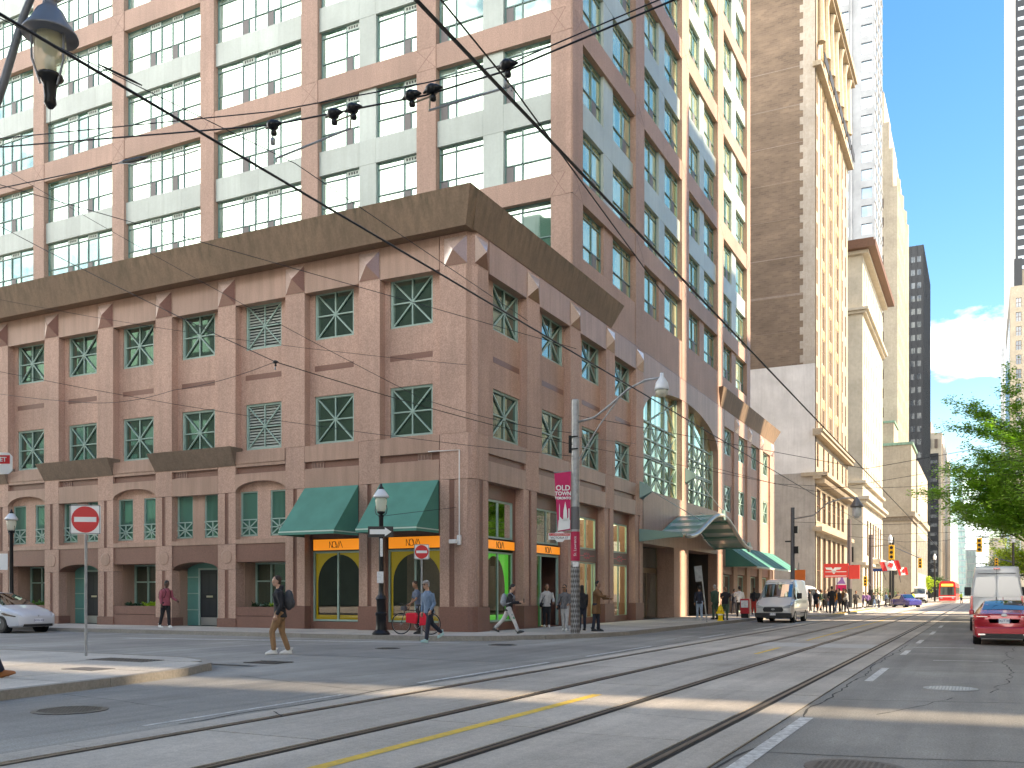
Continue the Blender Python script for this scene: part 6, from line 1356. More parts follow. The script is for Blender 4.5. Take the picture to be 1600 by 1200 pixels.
def wheel(par, M, x, y, r, sgn, rim=RIM, w_=.2):
    b = MB(); b.T = T0((x,y,r)) @ Matrix.Rotation(sgn*PI/2,4,'Y'); b.lathe([(r*.62,-w_/2),(r*.93,-w_/2),(r,-w_*.35),(r,w_*.35),(r*.94,w_/2),(r*.66,w_/2),(r*.62,w_*.42)], 22)
    wh = part(b, 'wheel', TYRE, par, M, sharp=40)
    b = MB(); b.T = T0((x,y,r)) @ Matrix.Rotation(sgn*PI/2,4,'Y'); b.lathe([(r*.66,w_*.46),(r*.60,w_*.44),(r*.58,w_*.2),(.001,w_*.2)], 20)
    for i in range(6):
        a = i*PI/3; b.bar((0,0,w_*.38),(r*.6*math.cos(a),r*.6*math.sin(a),w_*.42),.06,.03)
    b.lathe([(r*.14,w_*.3),(r*.12,w_*.45),(.001,w_*.46)], 8); part(b, 'rim', rim, wh, M)
    b = MB(); b.T = T0((x-sgn*.0,y,r)) @ Matrix.Rotation(sgn*PI/2,4,'Y'); b.lathe([(r*1.14,-w_/2-.02),(r*1.14,w_*.3),(.001,w_*.3)], 22); part(b, 'wheel_well', DARKU, par, M)
def plate(par, M, x, y, z, txt, s=-1, w_=.31, h=.155):
    p = part(MB().box(x-w_/2,x+w_/2,min(y,y+s*.012),max(y,y+s*.012),z-h/2,z+h/2), 'number_plate', PLATE, par, M)
    me = text_mesh(txt, .095, mat('plate_blue', (.03,.05,.2), .5), ext=.001); part(me, 'plate_lettering', None, p, M @ T0((x,y+s*.016,z)) @ (RXM if s < 0 else Matrix.Rotation(PI,4,'Z') @ RXM))
def mirror_part(par, M, L, y, z, m, sc=1):
    for s_ in (-1,1):
        x = s_*(L.hw(y,z)+.12*sc); part(MB().box(x-.1*sc,x+.1*sc,y-.05,y+.06,z-.05*sc,z+.16*sc*1.1), 'wing_mirror', m, par, M, bevel=.03)
# 1: white panel van, nose to the camera
WV = paint('van_white', (.62,.62,.62), .3)
def panel_van(x, y, rz, sc, label, hi=2.45, hw=1.03, L=5.5, color=WV, grp='white panel vans'):
    M = TR(x,y,0,rz) @ Matrix.Scale(sc,4); t = thing('panel_van', label, 'van', M, grp)
    st = [(0,.80,.74,.38,.95,.92),(.06,.92,.85,.30,1.02,1.0),(.35,hw-.03,.90,.26,1.12,1.12),(.75,hw,.88,.26,1.2,1.27),(1.0,hw,.86,.26,1.25,1.42),(1.75,hw,.80,.26,1.28,hi-.22),(2.1,hw,.80,.26,1.28,hi-.06),(2.6,hw,.81,.26,1.28,hi),(L-.3,hw,.83,.28,1.28,hi-.01),(L-.05,hw-.02,.82,.3,1.28,hi-.05),(L,hw-.08,.76,.36,1.25,hi-.12)]
    lo = Loft(st); part(lo.body(), 'body', color, t, M, sharp=32)
    part(lo.front(1.02,1.83,.97,.96,n=8), 'windscreen', CARGL, t, M)
    for s_ in (-1,1):
        part(lo.side([(1.25,1.32,1.48),(1.55,1.32,1.9),(1.75,1.32,2.02),(2.45,1.32,2.02)], s_), 'side_window', CARGL, t, M); part(lo.side([(2.55,.5,.55),(L-.4,.5,.55)], s_), 'side_trim', PLAST, t, M)
        part(lo.side([(2.52,.45,2.0),(2.54,.45,2.0)], s_, .006), 'door_seam', PLAST, t, M); part(lo.side([(.16,.92,1.0),(.5,.92,1.14),(.62,1.0,1.16)], s_, .012), 'headlight_side', HEADL, t, M)
        for wy in (.95, L-1.15): wheel(t, M, s_*(hw-.10), wy, .35, s_, RIM, .22)
        part(MB().add([(s_*.52,-.01,.86),(s_*.93,.07,.92),(s_*.95,.10,1.08),(s_*.60,.02,1.0)], [(0,1,2,3)]) if False else MB().prism([(s_*.50,.80),(s_*.90,.84),(s_*.93,1.02),(s_*.56,.90)], -.03, .16, 'y'), 'headlight', HEADL, t, M)
        part(MB().box(min(s_*.62,s_*.8),max(s_*.62,s_*.8),-.07,-.03,.42,.52), 'fog_light', HEADL, t, M)
    part(MB().prism([(-.50,.62),(.50,.62),(.56,.72),(.50,.88),(-.50,.88),(-.56,.72)], -.05, .12, 'y'), 'grille', PLAST, t, M)
    g = MB(); 
    for i in range(4): g.box(-.5,.5,-.06,-.05,.65+i*.06,.665+i*.06)
    part(g, 'grille_bars', RIMD, t, M)
    b = MB(); b.T = T0((0,-.062,.76)) @ Matrix.Rotation(PI/2,4,'X') @ Matrix.Diagonal((1.9,1,1,1)); b.lathe([(.055,0),(.055,.012),(.001,.012)],16); part(b, 'oval_badge', RIM, t, M)
    part(MB().prism([(-.95,.28),(.95,.28),(1.0,.40),(.98,.56),(-.98,.56),(-1.0,.40)], -.10, .25, 'y'), 'bumper', PLAST, t, M, bevel=.03); plate(t, M, 0, -.10, .50, 'BZ 41 735')
    part(MB().bar((-.72,.95,1.42),(-.1,1.03,1.46),.02).bar((.1,.95,1.42),(.7,1.03,1.46),.02), 'wipers', PLAST, t, M); mirror_part(t, M, lo, 1.55, 1.42, PLAST, 1.4)
    part(MB().box(-.9,.9,L-.02,L+.03,.3,.5), 'rear_bumper', PLAST, t, M); return t
panel_van(-9.68, 49.6, 0, .93, 'white panel van with black grille and bumper parked facing the camera at the kerb')
# 2: tall white van seen from behind
def rear_van(x, y, sc, label):
    M = TR(x,y,0) @ Matrix.Scale(sc,4); t = thing('tall_van', label, 'van', M); hi, hw = 2.74, 1.0
    lo = Loft([(0,hw-.03,.76,.45,1.35,hi-.15),(.05,hw,.80,.42,1.35,hi-.04),(.4,hw,.82,.40,1.35,hi),(4.3,hw,.80,.4,1.35,hi-.02),(4.8,hw,.78,.4,1.3,hi-.3),(5.5,hw,.8,.4,1.2,1.4),(6.2,hw-.06,.8,.4,1.05,1.1),(6.4,.85,.75,.45,.95,.98)])
    body = part(lo.body(), 'body', paint('van_white2', (.60,.62,.64), .3), t, M, sharp=32)
    seam = mat('seam_grey', (.10,.10,.11), .6)
    part(MB().box(-.006,.006,-.012,0,.55,2.6), 'door_seam', seam, t, M)
    for s_ in (-1,1):
        pts = [(s_*.1,1.45),(s_*.80,1.45),(s_*.86,1.55),(s_*.78,2.2),(s_*.70,2.28),(s_*.1,2.3),(s_*.06,2.2),(s_*.06,1.55)]
        part(MB().prism(pts, -.02, .0, 'y'), 'door_panel', mat('blank_panel', (.42,.44,.46), .12, coat=1), t, M)
        part(MB().prism([(s_*.88,.85),(s_*.985,.85),(s_*.965,1.5),(s_*.88,1.5)], -.03, .1, 'y'), 'tail_light', TAIL, t, M)
        wheel(t, M, s_*.88, 1.3, .35, s_, RIM, .24); wheel(t, M, s_*.88, 5.3, .35, s_, RIM, .24)
        part(MB().box(s_*1.02-.05,s_*1.02+.25*s_ if s_>0 else s_*1.02+.05,5.0,5.1,1.5,1.9) if s_>0 else MB().box(-1.28,-1.0,5.0,5.1,1.5,1.9), 'wing_mirror', PLAST, t, M)
        part(lo.side([(.5,.75,.8),(4.6,.75,.8)], s_), 'side_trim', PLAST, t, M)
    part(MB().box(-.7,.7,-.03,.02,2.42,2.44), 'upper_seam', seam, t, M); part(MB().box(-.12,.12,-.05,.0,2.60,2.66), 'brake_light', TAIL, t, M)
    part(MB().box(-.98,.98,-.12,.1,.42,.62), 'bumper', PLAST, t, M, bevel=.03); part(MB().box(-.03,.0,-.05,0,1.2,1.45), 'door_handle', PLAST, t, M); plate(t, M, .35, -.02, 1.08, 'CA 52 907')
    return t
rear_van(.50, 41.6, .95, 'tall white van seen from behind just beyond the red sedan')
# 3: red sedan from behind
RP = paint('sedan_red', (.36,.004,.018), .22, .2)
def sedan(x, y, rz, sc, label):
    M = TR(x,y,0,rz) @ Matrix.Scale(sc,4); t = thing('red_sedan', label, 'car', M)
    lo = Loft([(0,.78,.66,.42,.80,.86),(.05,.86,.72,.32,.86,1.0),(.25,.915,.74,.26,.92,1.075),(.55,.925,.72,.24,.95,1.13),(1.15,.925,.64,.22,.97,1.34),(1.7,.925,.60,.2,.96,1.45),(2.4,.92,.60,.2,.95,1.475),(3.0,.92,.62,.2,.94,1.36),(3.7,.92,.70,.2,.92,1.02),(4.5,.88,.72,.24,.8,.86),(4.85,.70,.60,.3,.66,.70)])
    part(lo.body(), 'body', RP, t, M, sharp=38)
    part(lo.front(.62,1.62,.90,.90,n=8), 'rear_window', CARGL, t, M)
    for s_ in (-1,1):
        part(lo.side([(.95,1.0,1.08),(1.4,1.0,1.30),(1.9,1.0,1.38),(2.5,1.0,1.38),(3.3,1.0,1.08)], s_), 'side_window', CARGL, t, M)
        # wrap-around tail lamp, thin and wide
        part(MB().add([(s_*.38,.015,.92),(s_*.86,.03,.90),(s_*.89,.06,.99),(s_*.42,.02,.98),(s_*.38,.1,.92),(s_*.86,.1,.90),(s_*.89,.12,.99),(s_*.42,.1,.98)], [(0,1,2,3),(3,2,6,7),(0,4,5,1),(1,5,6,2),(0,3,7,4)]), 'tail_light', TAIL, t, M)
        part(lo.side([(.02,.90,.99),(.35,.92,1.0)], s_, .012), 'tail_light_side', TAIL, t, M)
        part(MB().box(min(s_*.48,s_*.8),max(s_*.48,s_*.8),.004,.02,.94,.955), 'lamp_strip', mat('chrome_strip', (.7,.65,.65), .2, .9), t, M)
        wheel(t, M, s_*.80, 1.0, .33, s_, RIM, .22); wheel(t, M, s_*.80, 3.85, .33, s_, RIM, .22)
        part(MB().box(min(s_*.55,s_*.75),max(s_*.55,s_*.75),-.07,-.03,.34,.39), 'exhaust', MATS['chrome_strip'], t, M)
    part(MB().prism([(-.80,.26),(.80,.26),(.86,.40),(.85,.62),(-.85,.62),(-.86,.40)], -.05, .2, 'y'), 'bumper', RP, t, M, bevel=.05)
    part(MB().prism([(-.72,.24),(.72,.24),(.66,.40),(-.66,.40)], -.06, .1, 'y'), 'diffuser', PLAST, t, M)
    part(MB().prism([(-.42,.74),(.42,.74),(.46,.88),(-.46,.88)], -.0, .05, 'y'), 'plate_recess', mat('recess_red', (.42,.006,.03), .35), t, M)
    b = MB(); b.T = T0((0,.0,1.0)) @ Matrix.Rotation(PI/2,4,'X') @ Matrix.Diagonal((1.9,1,1,1)); b.lathe([(.045,0),(.045,.012),(.001,.012)],16); part(b, 'oval_badge', RIM, t, M)
    plate(t, M, 0, -.005, .81, 'CKLT 402'); part(MB().box(-.86,.86,.02,.06,1.005,1.035), 'boot_lip', RP, t, M, bevel=.01); mirror_part(t, M, lo, 3.15, .98, RP, .8); part(MB().prism([(0,0),(.16,.02),(.12,.1)], -.01,.01,'x'), 'antenna_fin', RP, t, M @ T0((0,1.9,1.47)))
sedan(.56, 30.6, 0, .89, 'glossy red sedan seen from behind at the right edge in the kerb lane')
# 4: white electric crossover, nose pointing right, left edge
M = TR(-32.5, 24.3, 0, PI/2) @ Matrix.Scale(.97,4); t = thing('white_crossover', 'smooth white electric crossover entering from the left edge on the cross street', 'car', M)
lo = Loft([(0,.62,.55,.35,.62,.66),(.1,.80,.70,.26,.72,.78),(.45,.92,.80,.22,.84,.93),(1.1,.96,.80,.2,.92,1.08),(1.75,.96,.72,.2,.95,1.34),(2.4,.96,.64,.2,.96,1.58),(3.1,.96,.62,.2,.97,1.62),(4.0,.95,.62,.22,1.0,1.45),(4.6,.9,.7,.3,1.0,1.12),(4.75,.8,.7,.4,.9,.95)])
TW = paint('crossover_white', (.66,.67,.70), .2); part(lo.body(), 'body', TW, t, M, sharp=38); part(lo.front(1.15,2.35,.93,.93,n=8), 'windscreen', CARGL, t, M)
for s_ in (-1,1):
    part(lo.side([(1.6,1.0,1.12),(2.1,1.0,1.4),(2.8,1.0,1.5),(3.5,1.02,1.45),(4.1,1.05,1.2)], s_), 'side_window', CARGL, t, M); part(lo.side([(.2,.64,.68),(.75,.70,.80),(.9,.76,.80)], s_, .012), 'headlight', mat('dark_lens', (.03,.03,.035), .08, coat=1), t, M)
    part(MB().add([(s_*.45,.10,.70),(s_*.78,.14,.66),(s_*.86,.35,.78),(s_*.55,.22,.79)], [(0,1,2,3)]), 'headlight_front', MATS['dark_lens'], t, M)
    wheel(t, M, s_*.84, .95, .35, s_, RIMD, .24); wheel(t, M, s_*.84, 3.85, .35, s_, RIMD, .24)
part(MB().box(-.62,.62,-.015,.12,.26,.36), 'lower_grille', PLAST, t, M); plate(t, M, 0, -.012, .50, 'DDYH 418'); mirror_part(t, M, lo, 1.95, .98, TW, .8); part(MB().prism([(-.04,.72),(.04,.72),(.0,.64)], -.012, 0, 'y'), 'badge', RIM, t, M)
# 5: far traffic
def far_car(x, y, rz, col, label, L=4.3, H=1.45):
    M = TR(x,y,0,rz); t = thing('distant_car', label, 'car', M)
    lo = Loft([(0,.7,.6,.3,.7,.7),(.3,.88,.7,.22,.8,.85),(1.2,.9,.7,.2,.9,.98),(1.9,.9,.62,.2,.9,H),(3.2,.9,.62,.2,.9,H-.02),(L-.3,.88,.66,.2,.9,1.0),(L,.78,.6,.3,.8,.85)]); part(lo.body(), 'body', col, t, M, sharp=38); part(lo.front(1.25,1.85,.9,.9), 'windscreen', CARGL, t, M); part(lo.front(3.3,L-.4,.9,.9), 'rear_window', CARGL, t, M)
    for s_ in (-1,1):
        part(lo.side([(1.6,.95,1.1),(2.0,.95,H-.1),(3.2,.95,H-.12),(3.6,.95,1.1)], s_), 'side_window', CARGL, t, M); wheel(t, M, s_*.78, .9, .32, s_); wheel(t, M, s_*.78, L-.9, .32, s_)
far_car(-6.6, 113, .55, paint('car_purple', (.05,.04,.22), .25), 'dark purple hatchback turning across the street by the planters')
far_car(-8.6, 124, .1, paint('car_tan', (.35,.30,.22), .3), 'small beige car half hidden behind the purple hatchback')
panel_van(-9.3, 168, 0, 1.05, 'distant white delivery van coming towards the camera beyond the crossing', 2.6, grp='white panel vans')
panel_van(-14.2, 104, PI/2+.2, 1.0, 'white van side-on behind the people at the bus stop', 2.4, grp='white panel vans')
M = TR(-5.4, 178, 0); t = thing('streetcar', 'red and white streetcar coming down the track at the far end of the street', 'streetcar', M); SR = mat('streetcar_red', (.62,.02,.02), .35)
part(MB().prism([(-1.3,.3),(1.3,.3),(1.35,1.2),(1.25,3.3),(.9,3.7),(-.9,3.7),(-1.25,3.3),(-1.35,1.2)], 0, 28, 'y'), 'body', SR, t, M); part(MB().prism([(-1.1,1.3),(1.1,1.3),(1.05,2.7),(-1.05,2.7)], -.05, 0, 'y'), 'windscreen', CARGL, t, M); part(MB().box(-.9,.9,-.06,0,2.85,3.2), 'destination_sign', mat('amber_sign', (.5,.2,.02), .5, emis=(1,.45,.05), em_s=.8), t, M)
part(MB().box(-1.28,1.28,-.04,0,.95,1.1), 'white_stripe', WHT, t, M)
for s_ in (-.9,.9): part(MB().box(s_-.18,s_+.18,-.08,0,.7,.9), 'headlight', HEADL, t, M)
for s_ in (-1.36,1.30): part(MB().box(s_,s_+.06,.6,27,1.5,2.7), 'window_strip', CARGL, t, M)
# ---------------------------------------------------------------- bicycle
M = TR(-16.95, 26.75, .14, R(8)); bk = thing('bicycle', 'dark bicycle with bright red frame bags standing at the building corner', 'bicycle', M); BKM = mat('bike_black', (.02,.02,.022), .4)
def ring(b, c, r, t_, n=28, seg=6):
    rg = [[(c[0]+(r+t_*math.cos(2*PI*k/seg))*math.cos(2*PI*i/n), c[1]+t_*math.sin(2*PI*k/seg), c[2]+(r+t_*math.cos(2*PI*k/seg))*math.sin(2*PI*i/n)) for k in range(seg)] for i in range(n+1)]
    b.rings(rg, caps=False)
for x in (-.54,.54):
    b = MB(); ring(b, (x,0,.36), .345, .017); wh = part(b, 'wheel', TYRE, bk, M, smooth=True); b = MB(); ring(b, (x,0,.36), .322, .008)
    for i in range(18): a = i*PI/9; b.tube([(x,.02*(-1)**i,.36),(x+.32*math.cos(a),0,.36+.32*math.sin(a))], .0022, 3)
    b.tube([(x,-.05,.36),(x,.05,.36)], .025, 8); part(b, 'spokes', RIM, wh, M)
b = MB(); bb=(.05,0,.30); st=(-.0+.13,0,.80); hd=(-.40,0,.82); hb=(-.44,0,.70); rr=(.54,0,.36); fr_=(-.54,0,.36)
for p, q, r in ((bb,st,.017),(bb,hb,.02),(st,hd,.017),(bb,rr,.012),(st,rr,.011),(hd,hb,.02),(hb,fr_,.014)): b.tube([p,q], r, 8)
part(b, 'frame', BKM, bk, M); part(MB().tube([(hd[0],0,.82),(-.38,0,.98)], .013,6).tube([(-.50,-.26,1.0),(-.42,-.22,1.04),(-.38,0,.98),(-.42,.22,1.04),(-.50,.26,1.0)], .013, 6), 'handlebar', BKM, bk, M)
part(MB().tube([st,(.15,0,.96)], .012, 6), 'seat_post', RIM, bk, M); part(MB().prism([(-.02,.0),(.05,.05),(.26,.08),(.26,-.08),(.05,-.05)], .96, 1.01), 'saddle', BKM, bk, M, bevel=.015)
part(MB().tube([bb,(.10,-.06,.16)], .01, 5).box(.06,.16,-.13,-.05,.14,.17).tube([bb,(0,.06,.44)], .01, 5).box(-.05,.05,.05,.13,.43,.46), 'cranks', BKM, bk, M); b = MB(); ring(b, bb, .09, .008, 18, 5); part(b, 'chainring', RIM, bk, M)
RB = mat('bag_red', (.75,.01,.035), .5); part(MB().prism([(-.34,.40),(.04,.36),(.08,.60),(.0,.74),(-.34,.72)], -.09, .09, 'y'), 'frame_bag', RB, bk, M, bevel=.03); part(MB().prism([(.20,.30),(.48,.34),(.50,.70),(.22,.74)], -.20, -.08, 'y'), 'pannier', RB, bk, M, bevel=.03)
part(MB().box(-.52,-.36,-.12,.12,.80,.95), 'handlebar_bag', mat('bag_grey',(.12,.12,.13),.7), bk, M, bevel=.03)
# ---------------------------------------------------------------- people
SK1 = mat('skin_light', (.52,.30,.21), .5); SK2 = mat('skin_tan', (.34,.18,.11), .5); SK3 = mat('skin_dark', (.09,.045,.03), .5); HBR = mat('hair_brown', (.045,.025,.015), .7, 0, .3, 60); HBK = mat('hair_black', (.012,.010,.010), .65); HGR = mat('hair_grey', (.35,.34,.33), .7)
def cloth(n, c, v=.25): return mat('cloth_'+n, c, .85, 0, v, 9, bump=1.0, stretch=(1,1,.55))
JBK=cloth('black',(.018,.018,.022)); KH=cloth('khaki',(.30,.17,.085)); BLU=cloth('bluegrey',(.15,.22,.32)); NAV=cloth('navy',(.02,.024,.04)); GRY=cloth('grey',(.30,.30,.30)); LGR=cloth('lightgrey',(.52,.51,.50)); PNK=cloth('pinkred',(.36,.09,.12)); WHC=cloth('white',(.68,.68,.68)); GRN=cloth('green',(.05,.09,.06)); DNM=cloth('denim',(.13,.20,.32)); BRN=cloth('brown',(.17,.085,.035)); ORG=cloth('orange',(.75,.28,.03)); PLM=cloth('mauve',(.20,.10,.25)); REDC=cloth('red',(.45,.04,.03)); SHW=mat('shoe_white',(.70,.69,.66),.5); SHB=mat('shoe_black',(.02,.02,.02),.5); SHN=mat('shoe_brown',(.35,.12,.03),.5); TEAL=mat('shoe_teal',(.35,.55,.55),.5); PHN=mat('phone',(.02,.02,.02),.2)
def V3(*a): return Vector(a)
def limb(b, pts, rs, n=10): b.tube(pts, rs, n)
def person(x, y, z, rz, h, label, top, bot, shoe, skin=SK1, hair=HBR, legs=((20,5),(-20,15)), arms=((-15,12,15),(15,12,15)), lean=3, head=(0,0), far=False, bag=None, hairlen=0, cap=None, glasses=False, coat=0, width=1, phone=False, hood=False, belly=0, grp=None, shorts=False, tee=False, stripe=None, bald=False):
    """stands at x,y facing rz; legs: (thigh forward, knee bend) L,R; arms: (forward, out, elbow bend) L,R"""
    s = h/1.76; vs = .034 if far else .017
    dirv = lambda a: V3(math.sin(R(a)), 0, -math.cos(R(a)))
    hips = V3(0,0,.94); J_ = {}
    low = 9
    for i, sg in ((0,1),(1,-1)):
        a, k = legs[i]; hp = hips+V3(0,sg*.09,0); kn = hp+dirv(a)*.44; an = kn+dirv(a-k)*.42; J_[i] = (hp,kn,an); low = min(low, an.z)
    dz = .085-low
    for i in J_: J_[i] = tuple(p+V3(0,0,dz) for p in J_[i])
    hips = hips+V3(0,0,dz); up = V3(math.sin(R(lean)),0,math.cos(R(lean))); sh = hips+up*.50; nk = hips+up*.58; hd = nk+up*.13+V3(.03,0,0)
    M = TR(x,y,z,rz) @ Matrix.Scale(s,4); t = thing('person', label, 'person', M, grp)
    A_ = {}
    for i, sg in ((0,1),(1,-1)):
        f, o_, e = arms[i]; p = sh+V3(0,sg*.185*width,-.03); d1 = V3(math.sin(R(f)), sg*math.sin(R(o_)), -math.cos(R(f))*math.cos(R(o_))).normalized(); el = p+d1*.29
        d2 = V3(math.sin(R(f+e)), sg*math.sin(R(o_))*(.3 if e < 60 else -.5), -math.cos(R(f+e))).normalized(); wr = el+d2*.25; A_[i] = (p,el,wr,d2)
    def torso(b, k, bot_=0):
        rg = []
        prof = [(-.09,.14,.165),(.0,.125+belly*.4,.16),(.12,.115+belly,.145),(.28,.125+belly*.4,.165),(.40,.12,.185),(.47,.10,.17),(.53,.07,.11),(.56,.055,.065)]
        for q, dx, dy in prof:
            c = hips+up*q; rg.append([tuple(c+V3(dx*k*math.cos(a)*width**.5, dy*k*width*math.sin(a), 0)) for a in [2*PI*j/14 for j in range(14)]])
        b.rings(rg)
    def rem(b, nm, m, v=vs, sm=3):
        o = part(b, nm, m, t, M); r = o.modifiers.new('r','REMESH'); r.mode = 'VOXEL'; r.voxel_size = v; r.use_smooth_shade = True
        q = o.modifiers.new('s','SMOOTH'); q.factor = .5; q.iterations = sm; return o
    hy, hp_ = head; HM = T0(tuple(hd)) @ Matrix.Rotation(R(hy),4,'Z') @ Matrix.Rotation(R(hp_),4,'Y')
    # body ------------------------------------------------
    b = MB(); torso(b, .86)
    for i in (0,1):
        hp,kn,an = J_[i]; limb(b, [hp+V3(0,0,.03),kn,an], [.075,.05,.036]); limb(b, [an, an+V3(.12,0,-.05)], [.035,.03])
        p,el,wr,d2 = A_[i]; limb(b, [p,el,wr], [.045,.036,.026])
    limb(b, [nk-up*.08, nk+up*.08], [.06,.052])
    b.T = HM; b.ellipsoid((0,0,.025), (.092,.074,.108), 14, 10); b.ellipsoid((.035,0,-.05), (.055,.052,.055), 12, 7); b.ellipsoid((.095,0,-.005), (.018,.014,.024), 8, 5)
    for sg in (-1,1): b.ellipsoid((-.005,sg*.076,-.005), (.018,.010,.03), 8, 5)
    b.T = Matrix.Identity(4); rem(b, 'body', skin, .026 if far else .0135, 2)
    if not far:
        b = MB(); b.T = HM
        for sg in (-1,1): b.ellipsoid((.079,sg*.030,.02), (.010,.012,.006), 8, 5)
        part(b, 'eyes', HBK, t, M, smooth=True); b = MB(); b.T = HM; b.box(.083,.094,-.022,.022,-.052,-.046); part(b, 'mouth', mat('lip', (.30,.09,.08), .5), t, M)
        b = MB()
        for i, sg in ((0,1),(1,-1)):
            p,el,wr,d2 = A_[i]; sd = V3(0,1,0).cross(d2).normalized(); pc = wr+d2*.045; b.tube([wr, pc, wr+d2*.085], [.024,.034,.03], 8)
            for f_ in range(4):
                base = wr+d2*.08+sd*(.022*(1.5-f_)/1.5); L_ = (.052,.062,.058,.045)[f_]; k1 = base+d2*L_*.55; k2 = k1+(d2*.6+V3(-.2,-sg*.55,0)).normalized()*L_*.6; b.tube([base,k1,k2], [.010,.009,.007], 6)
            b.tube([wr+d2*.03+sd*.02, wr+d2*.06+sd*.05, wr+d2*.09+sd*.055], [.012,.010,.008], 6)
        part(b, 'hands', skin, t, M, smooth=True)
    # hair --------------------------------------------------
    if not bald:
        b = MB(); b.T = HM; b.ellipsoid((-.027,0,.060), (.092,.082,.090), 14, 9); b.ellipsoid((-.045,0,.0), (.065,.078,.085), 12, 7)
        if hairlen: b.ellipsoid((-.055,0,-.06-hairlen*.3), (.05,.085,.10+hairlen*.5), 12, 7)
        part(b, 'hair', hair, t, M, smooth=True)
    if cap: b = MB(); b.T = HM; b.ellipsoid((-.005,0,.085), (.105,.092,.06), 14, 8); b.ellipsoid((.10,0,.065), (.05,.06,.012), 12, 5); part(b, 'cap', cap, t, M, smooth=True)
    if glasses: b = MB(); b.T = HM; b.box(.088,.098,-.055,-.008,.004,.036).box(.088,.098,.008,.055,.004,.036).box(.088,.095,-.01,.01,.02,.028).box(-.0,.09,-.08,-.075,.02,.028).box(0,.09,.075,.08,.02,.028); part(b, 'glasses', PHN, t, M)
    # trousers -----------------------------------------------
    b = MB(); rg = []
    for q, dx, dy in ((-.13,.10,.14),(-.06,.135,.165),(.02,.13+belly*.4,.165),(.08,.12+belly*.5,.155)):
        c = hips+up*q; rg.append([tuple(c+V3(dx*math.cos(a)*width**.5, dy*width*math.sin(a), 0)) for a in [2*PI*j/14 for j in range(14)]])
    b.rings(rg)
    for i in (0,1):
        hp,kn,an = J_[i]; e = an if not shorts else kn; d = (an-kn).normalized(); mid = kn.lerp(an,.5)
        limb(b, [hp+V3(0,0,.04),hp.lerp(kn,.5),kn,mid,an+d*.0], [.098*width,.088*width,.068,.064,.058] if not shorts else [.098,.09,.075,.07,.02], 12) if not shorts else limb(b, [hp+V3(0,0,.04),hp.lerp(kn,.5),kn+d*.03], [.098,.092,.082], 12)
    rem(b, 'trousers', bot)
    if stripe:
        b = MB()
        for i in (0,1):
            hp,kn,an = J_[i]
            for u in (.25,.5,.75): p = hp.lerp(kn,u); b.tube([p+V3(.03,(-1)**i*.06,0), p+V3(.07,(-1)**i*.03,-.06)], .03, 6)
        part(b, 'trouser_print', stripe, t, M, smooth=True)
    # top ------------------------------------------------------
    b = MB(); torso(b, 1.06)
    if coat:
        rg = []
        for q, k in ((0,1.0),(-coat*.5,1.08),(-coat,1.15)):
            c = hips+V3(0,0,q); rg.append([tuple(c+V3(.15*k*math.cos(a), .18*k*width*math.sin(a), 0)) for a in [2*PI*j/14 for j in range(14)]])
        b.rings(rg)
    for i in (0,1):
        p,el,wr,d2 = A_[i]
        if tee: limb(b, [p+up*.01,p.lerp(el,.75)], [.07,.06])
        else: limb(b, [p+up*.01,p.lerp(el,.5),el,wr-d2*.01], [.072,.062,.056,.043])
    if hood: b.ellipsoid(tuple(nk-V3(.07,0,.0)), (.07,.10,.07), 10, 6)
    rem(b, 'jacket' if not tee else 'shirt', top)
    # shoes ------------------------------------------------------
    for i in (0,1):
        hp,kn,an = J_[i]; a, k = legs[i]; tilt_ = R(max(-35,min(30,(k-a)*.55))) if an.z > .10 or k > 25 else R(max(-18,-a*.6) if a > 12 else 0)
        b = MB(); b.T = T0(tuple(an)) @ Matrix.Rotation(tilt_,4,'Y') @ T0((0,0,-.085)); n = 12
        rg = []
        for zz, kk, hx in ((0,1,.0),(.025,1.04,.0),(.05,.95,-.005),(.075,.75,-.03),(.11,.45,-.075),(.14,.40,-.08)):
            rg.append([(.05+hx*.9+ (.148*kk if math.cos(2*PI*j/n) > 0 else .12*max(kk,.62))*math.cos(2*PI*j/n), .047*max(kk,.75)*math.sin(2*PI*j/n), zz) for j in range(n)])
        b.rings(rg); part(b, 'shoe', shoe, t, M, smooth=True)
    if bag:
        m, kind = bag; b = MB()
        if kind == 'pack': c = hips+up*.30+V3(-.21,0,0); b.ellipsoid(tuple(c), (.11,.15,.235), 14, 9); b.ellipsoid(tuple(c+V3(-.08,0,-.07)), (.06,.11,.11), 10, 6); nm = 'backpack'
        else: c = hips+V3(.12,-.24,-.02); b.ellipsoid(tuple(c), (.15,.07,.11), 12, 7); nm = 'shoulder_bag'
        o = part(b, nm, m, t, M, smooth=True); b = MB()
        if kind == 'pack':
            for sg in (-1,1): b.tube([tuple(hips+up*.44+V3(-.13,sg*.10,.03)), tuple(hips+up*.54+V3(.0,sg*.11,.01)), tuple(hips+up*.42+V3(.135,sg*.10,0)), tuple(hips+up*.22+V3(.10,sg*.15,0)), tuple(hips+up*.15+V3(-.12,sg*.15,0))], .017, 6)
        else: b.tube([tuple(c+V3(0,0,.1)), tuple(hips+up*.35+V3(.14,-.1,0)), tuple(hips+up*.56+V3(0,.08,0)), tuple(hips+up*.3+V3(-.15,-.1,0)), tuple(c+V3(-.05,0,.1))], .012, 5)
        part(b, 'strap', m, o, M, smooth=True)
    if phone: p,el,wr,d2 = A_[1]; b = MB(); b.T = T0(tuple(wr+d2*.12+V3(.02,.03,.02))); b.box(-.01,.01,-.035,.035,-.06,.08); part(b, 'phone', PHN, t, M)
    return t
LEFT = math.atan2(-.4468,-.8947); RIGHT = LEFT+PI; TOCAM = LEFT+PI/2; AWAY = LEFT-PI/2
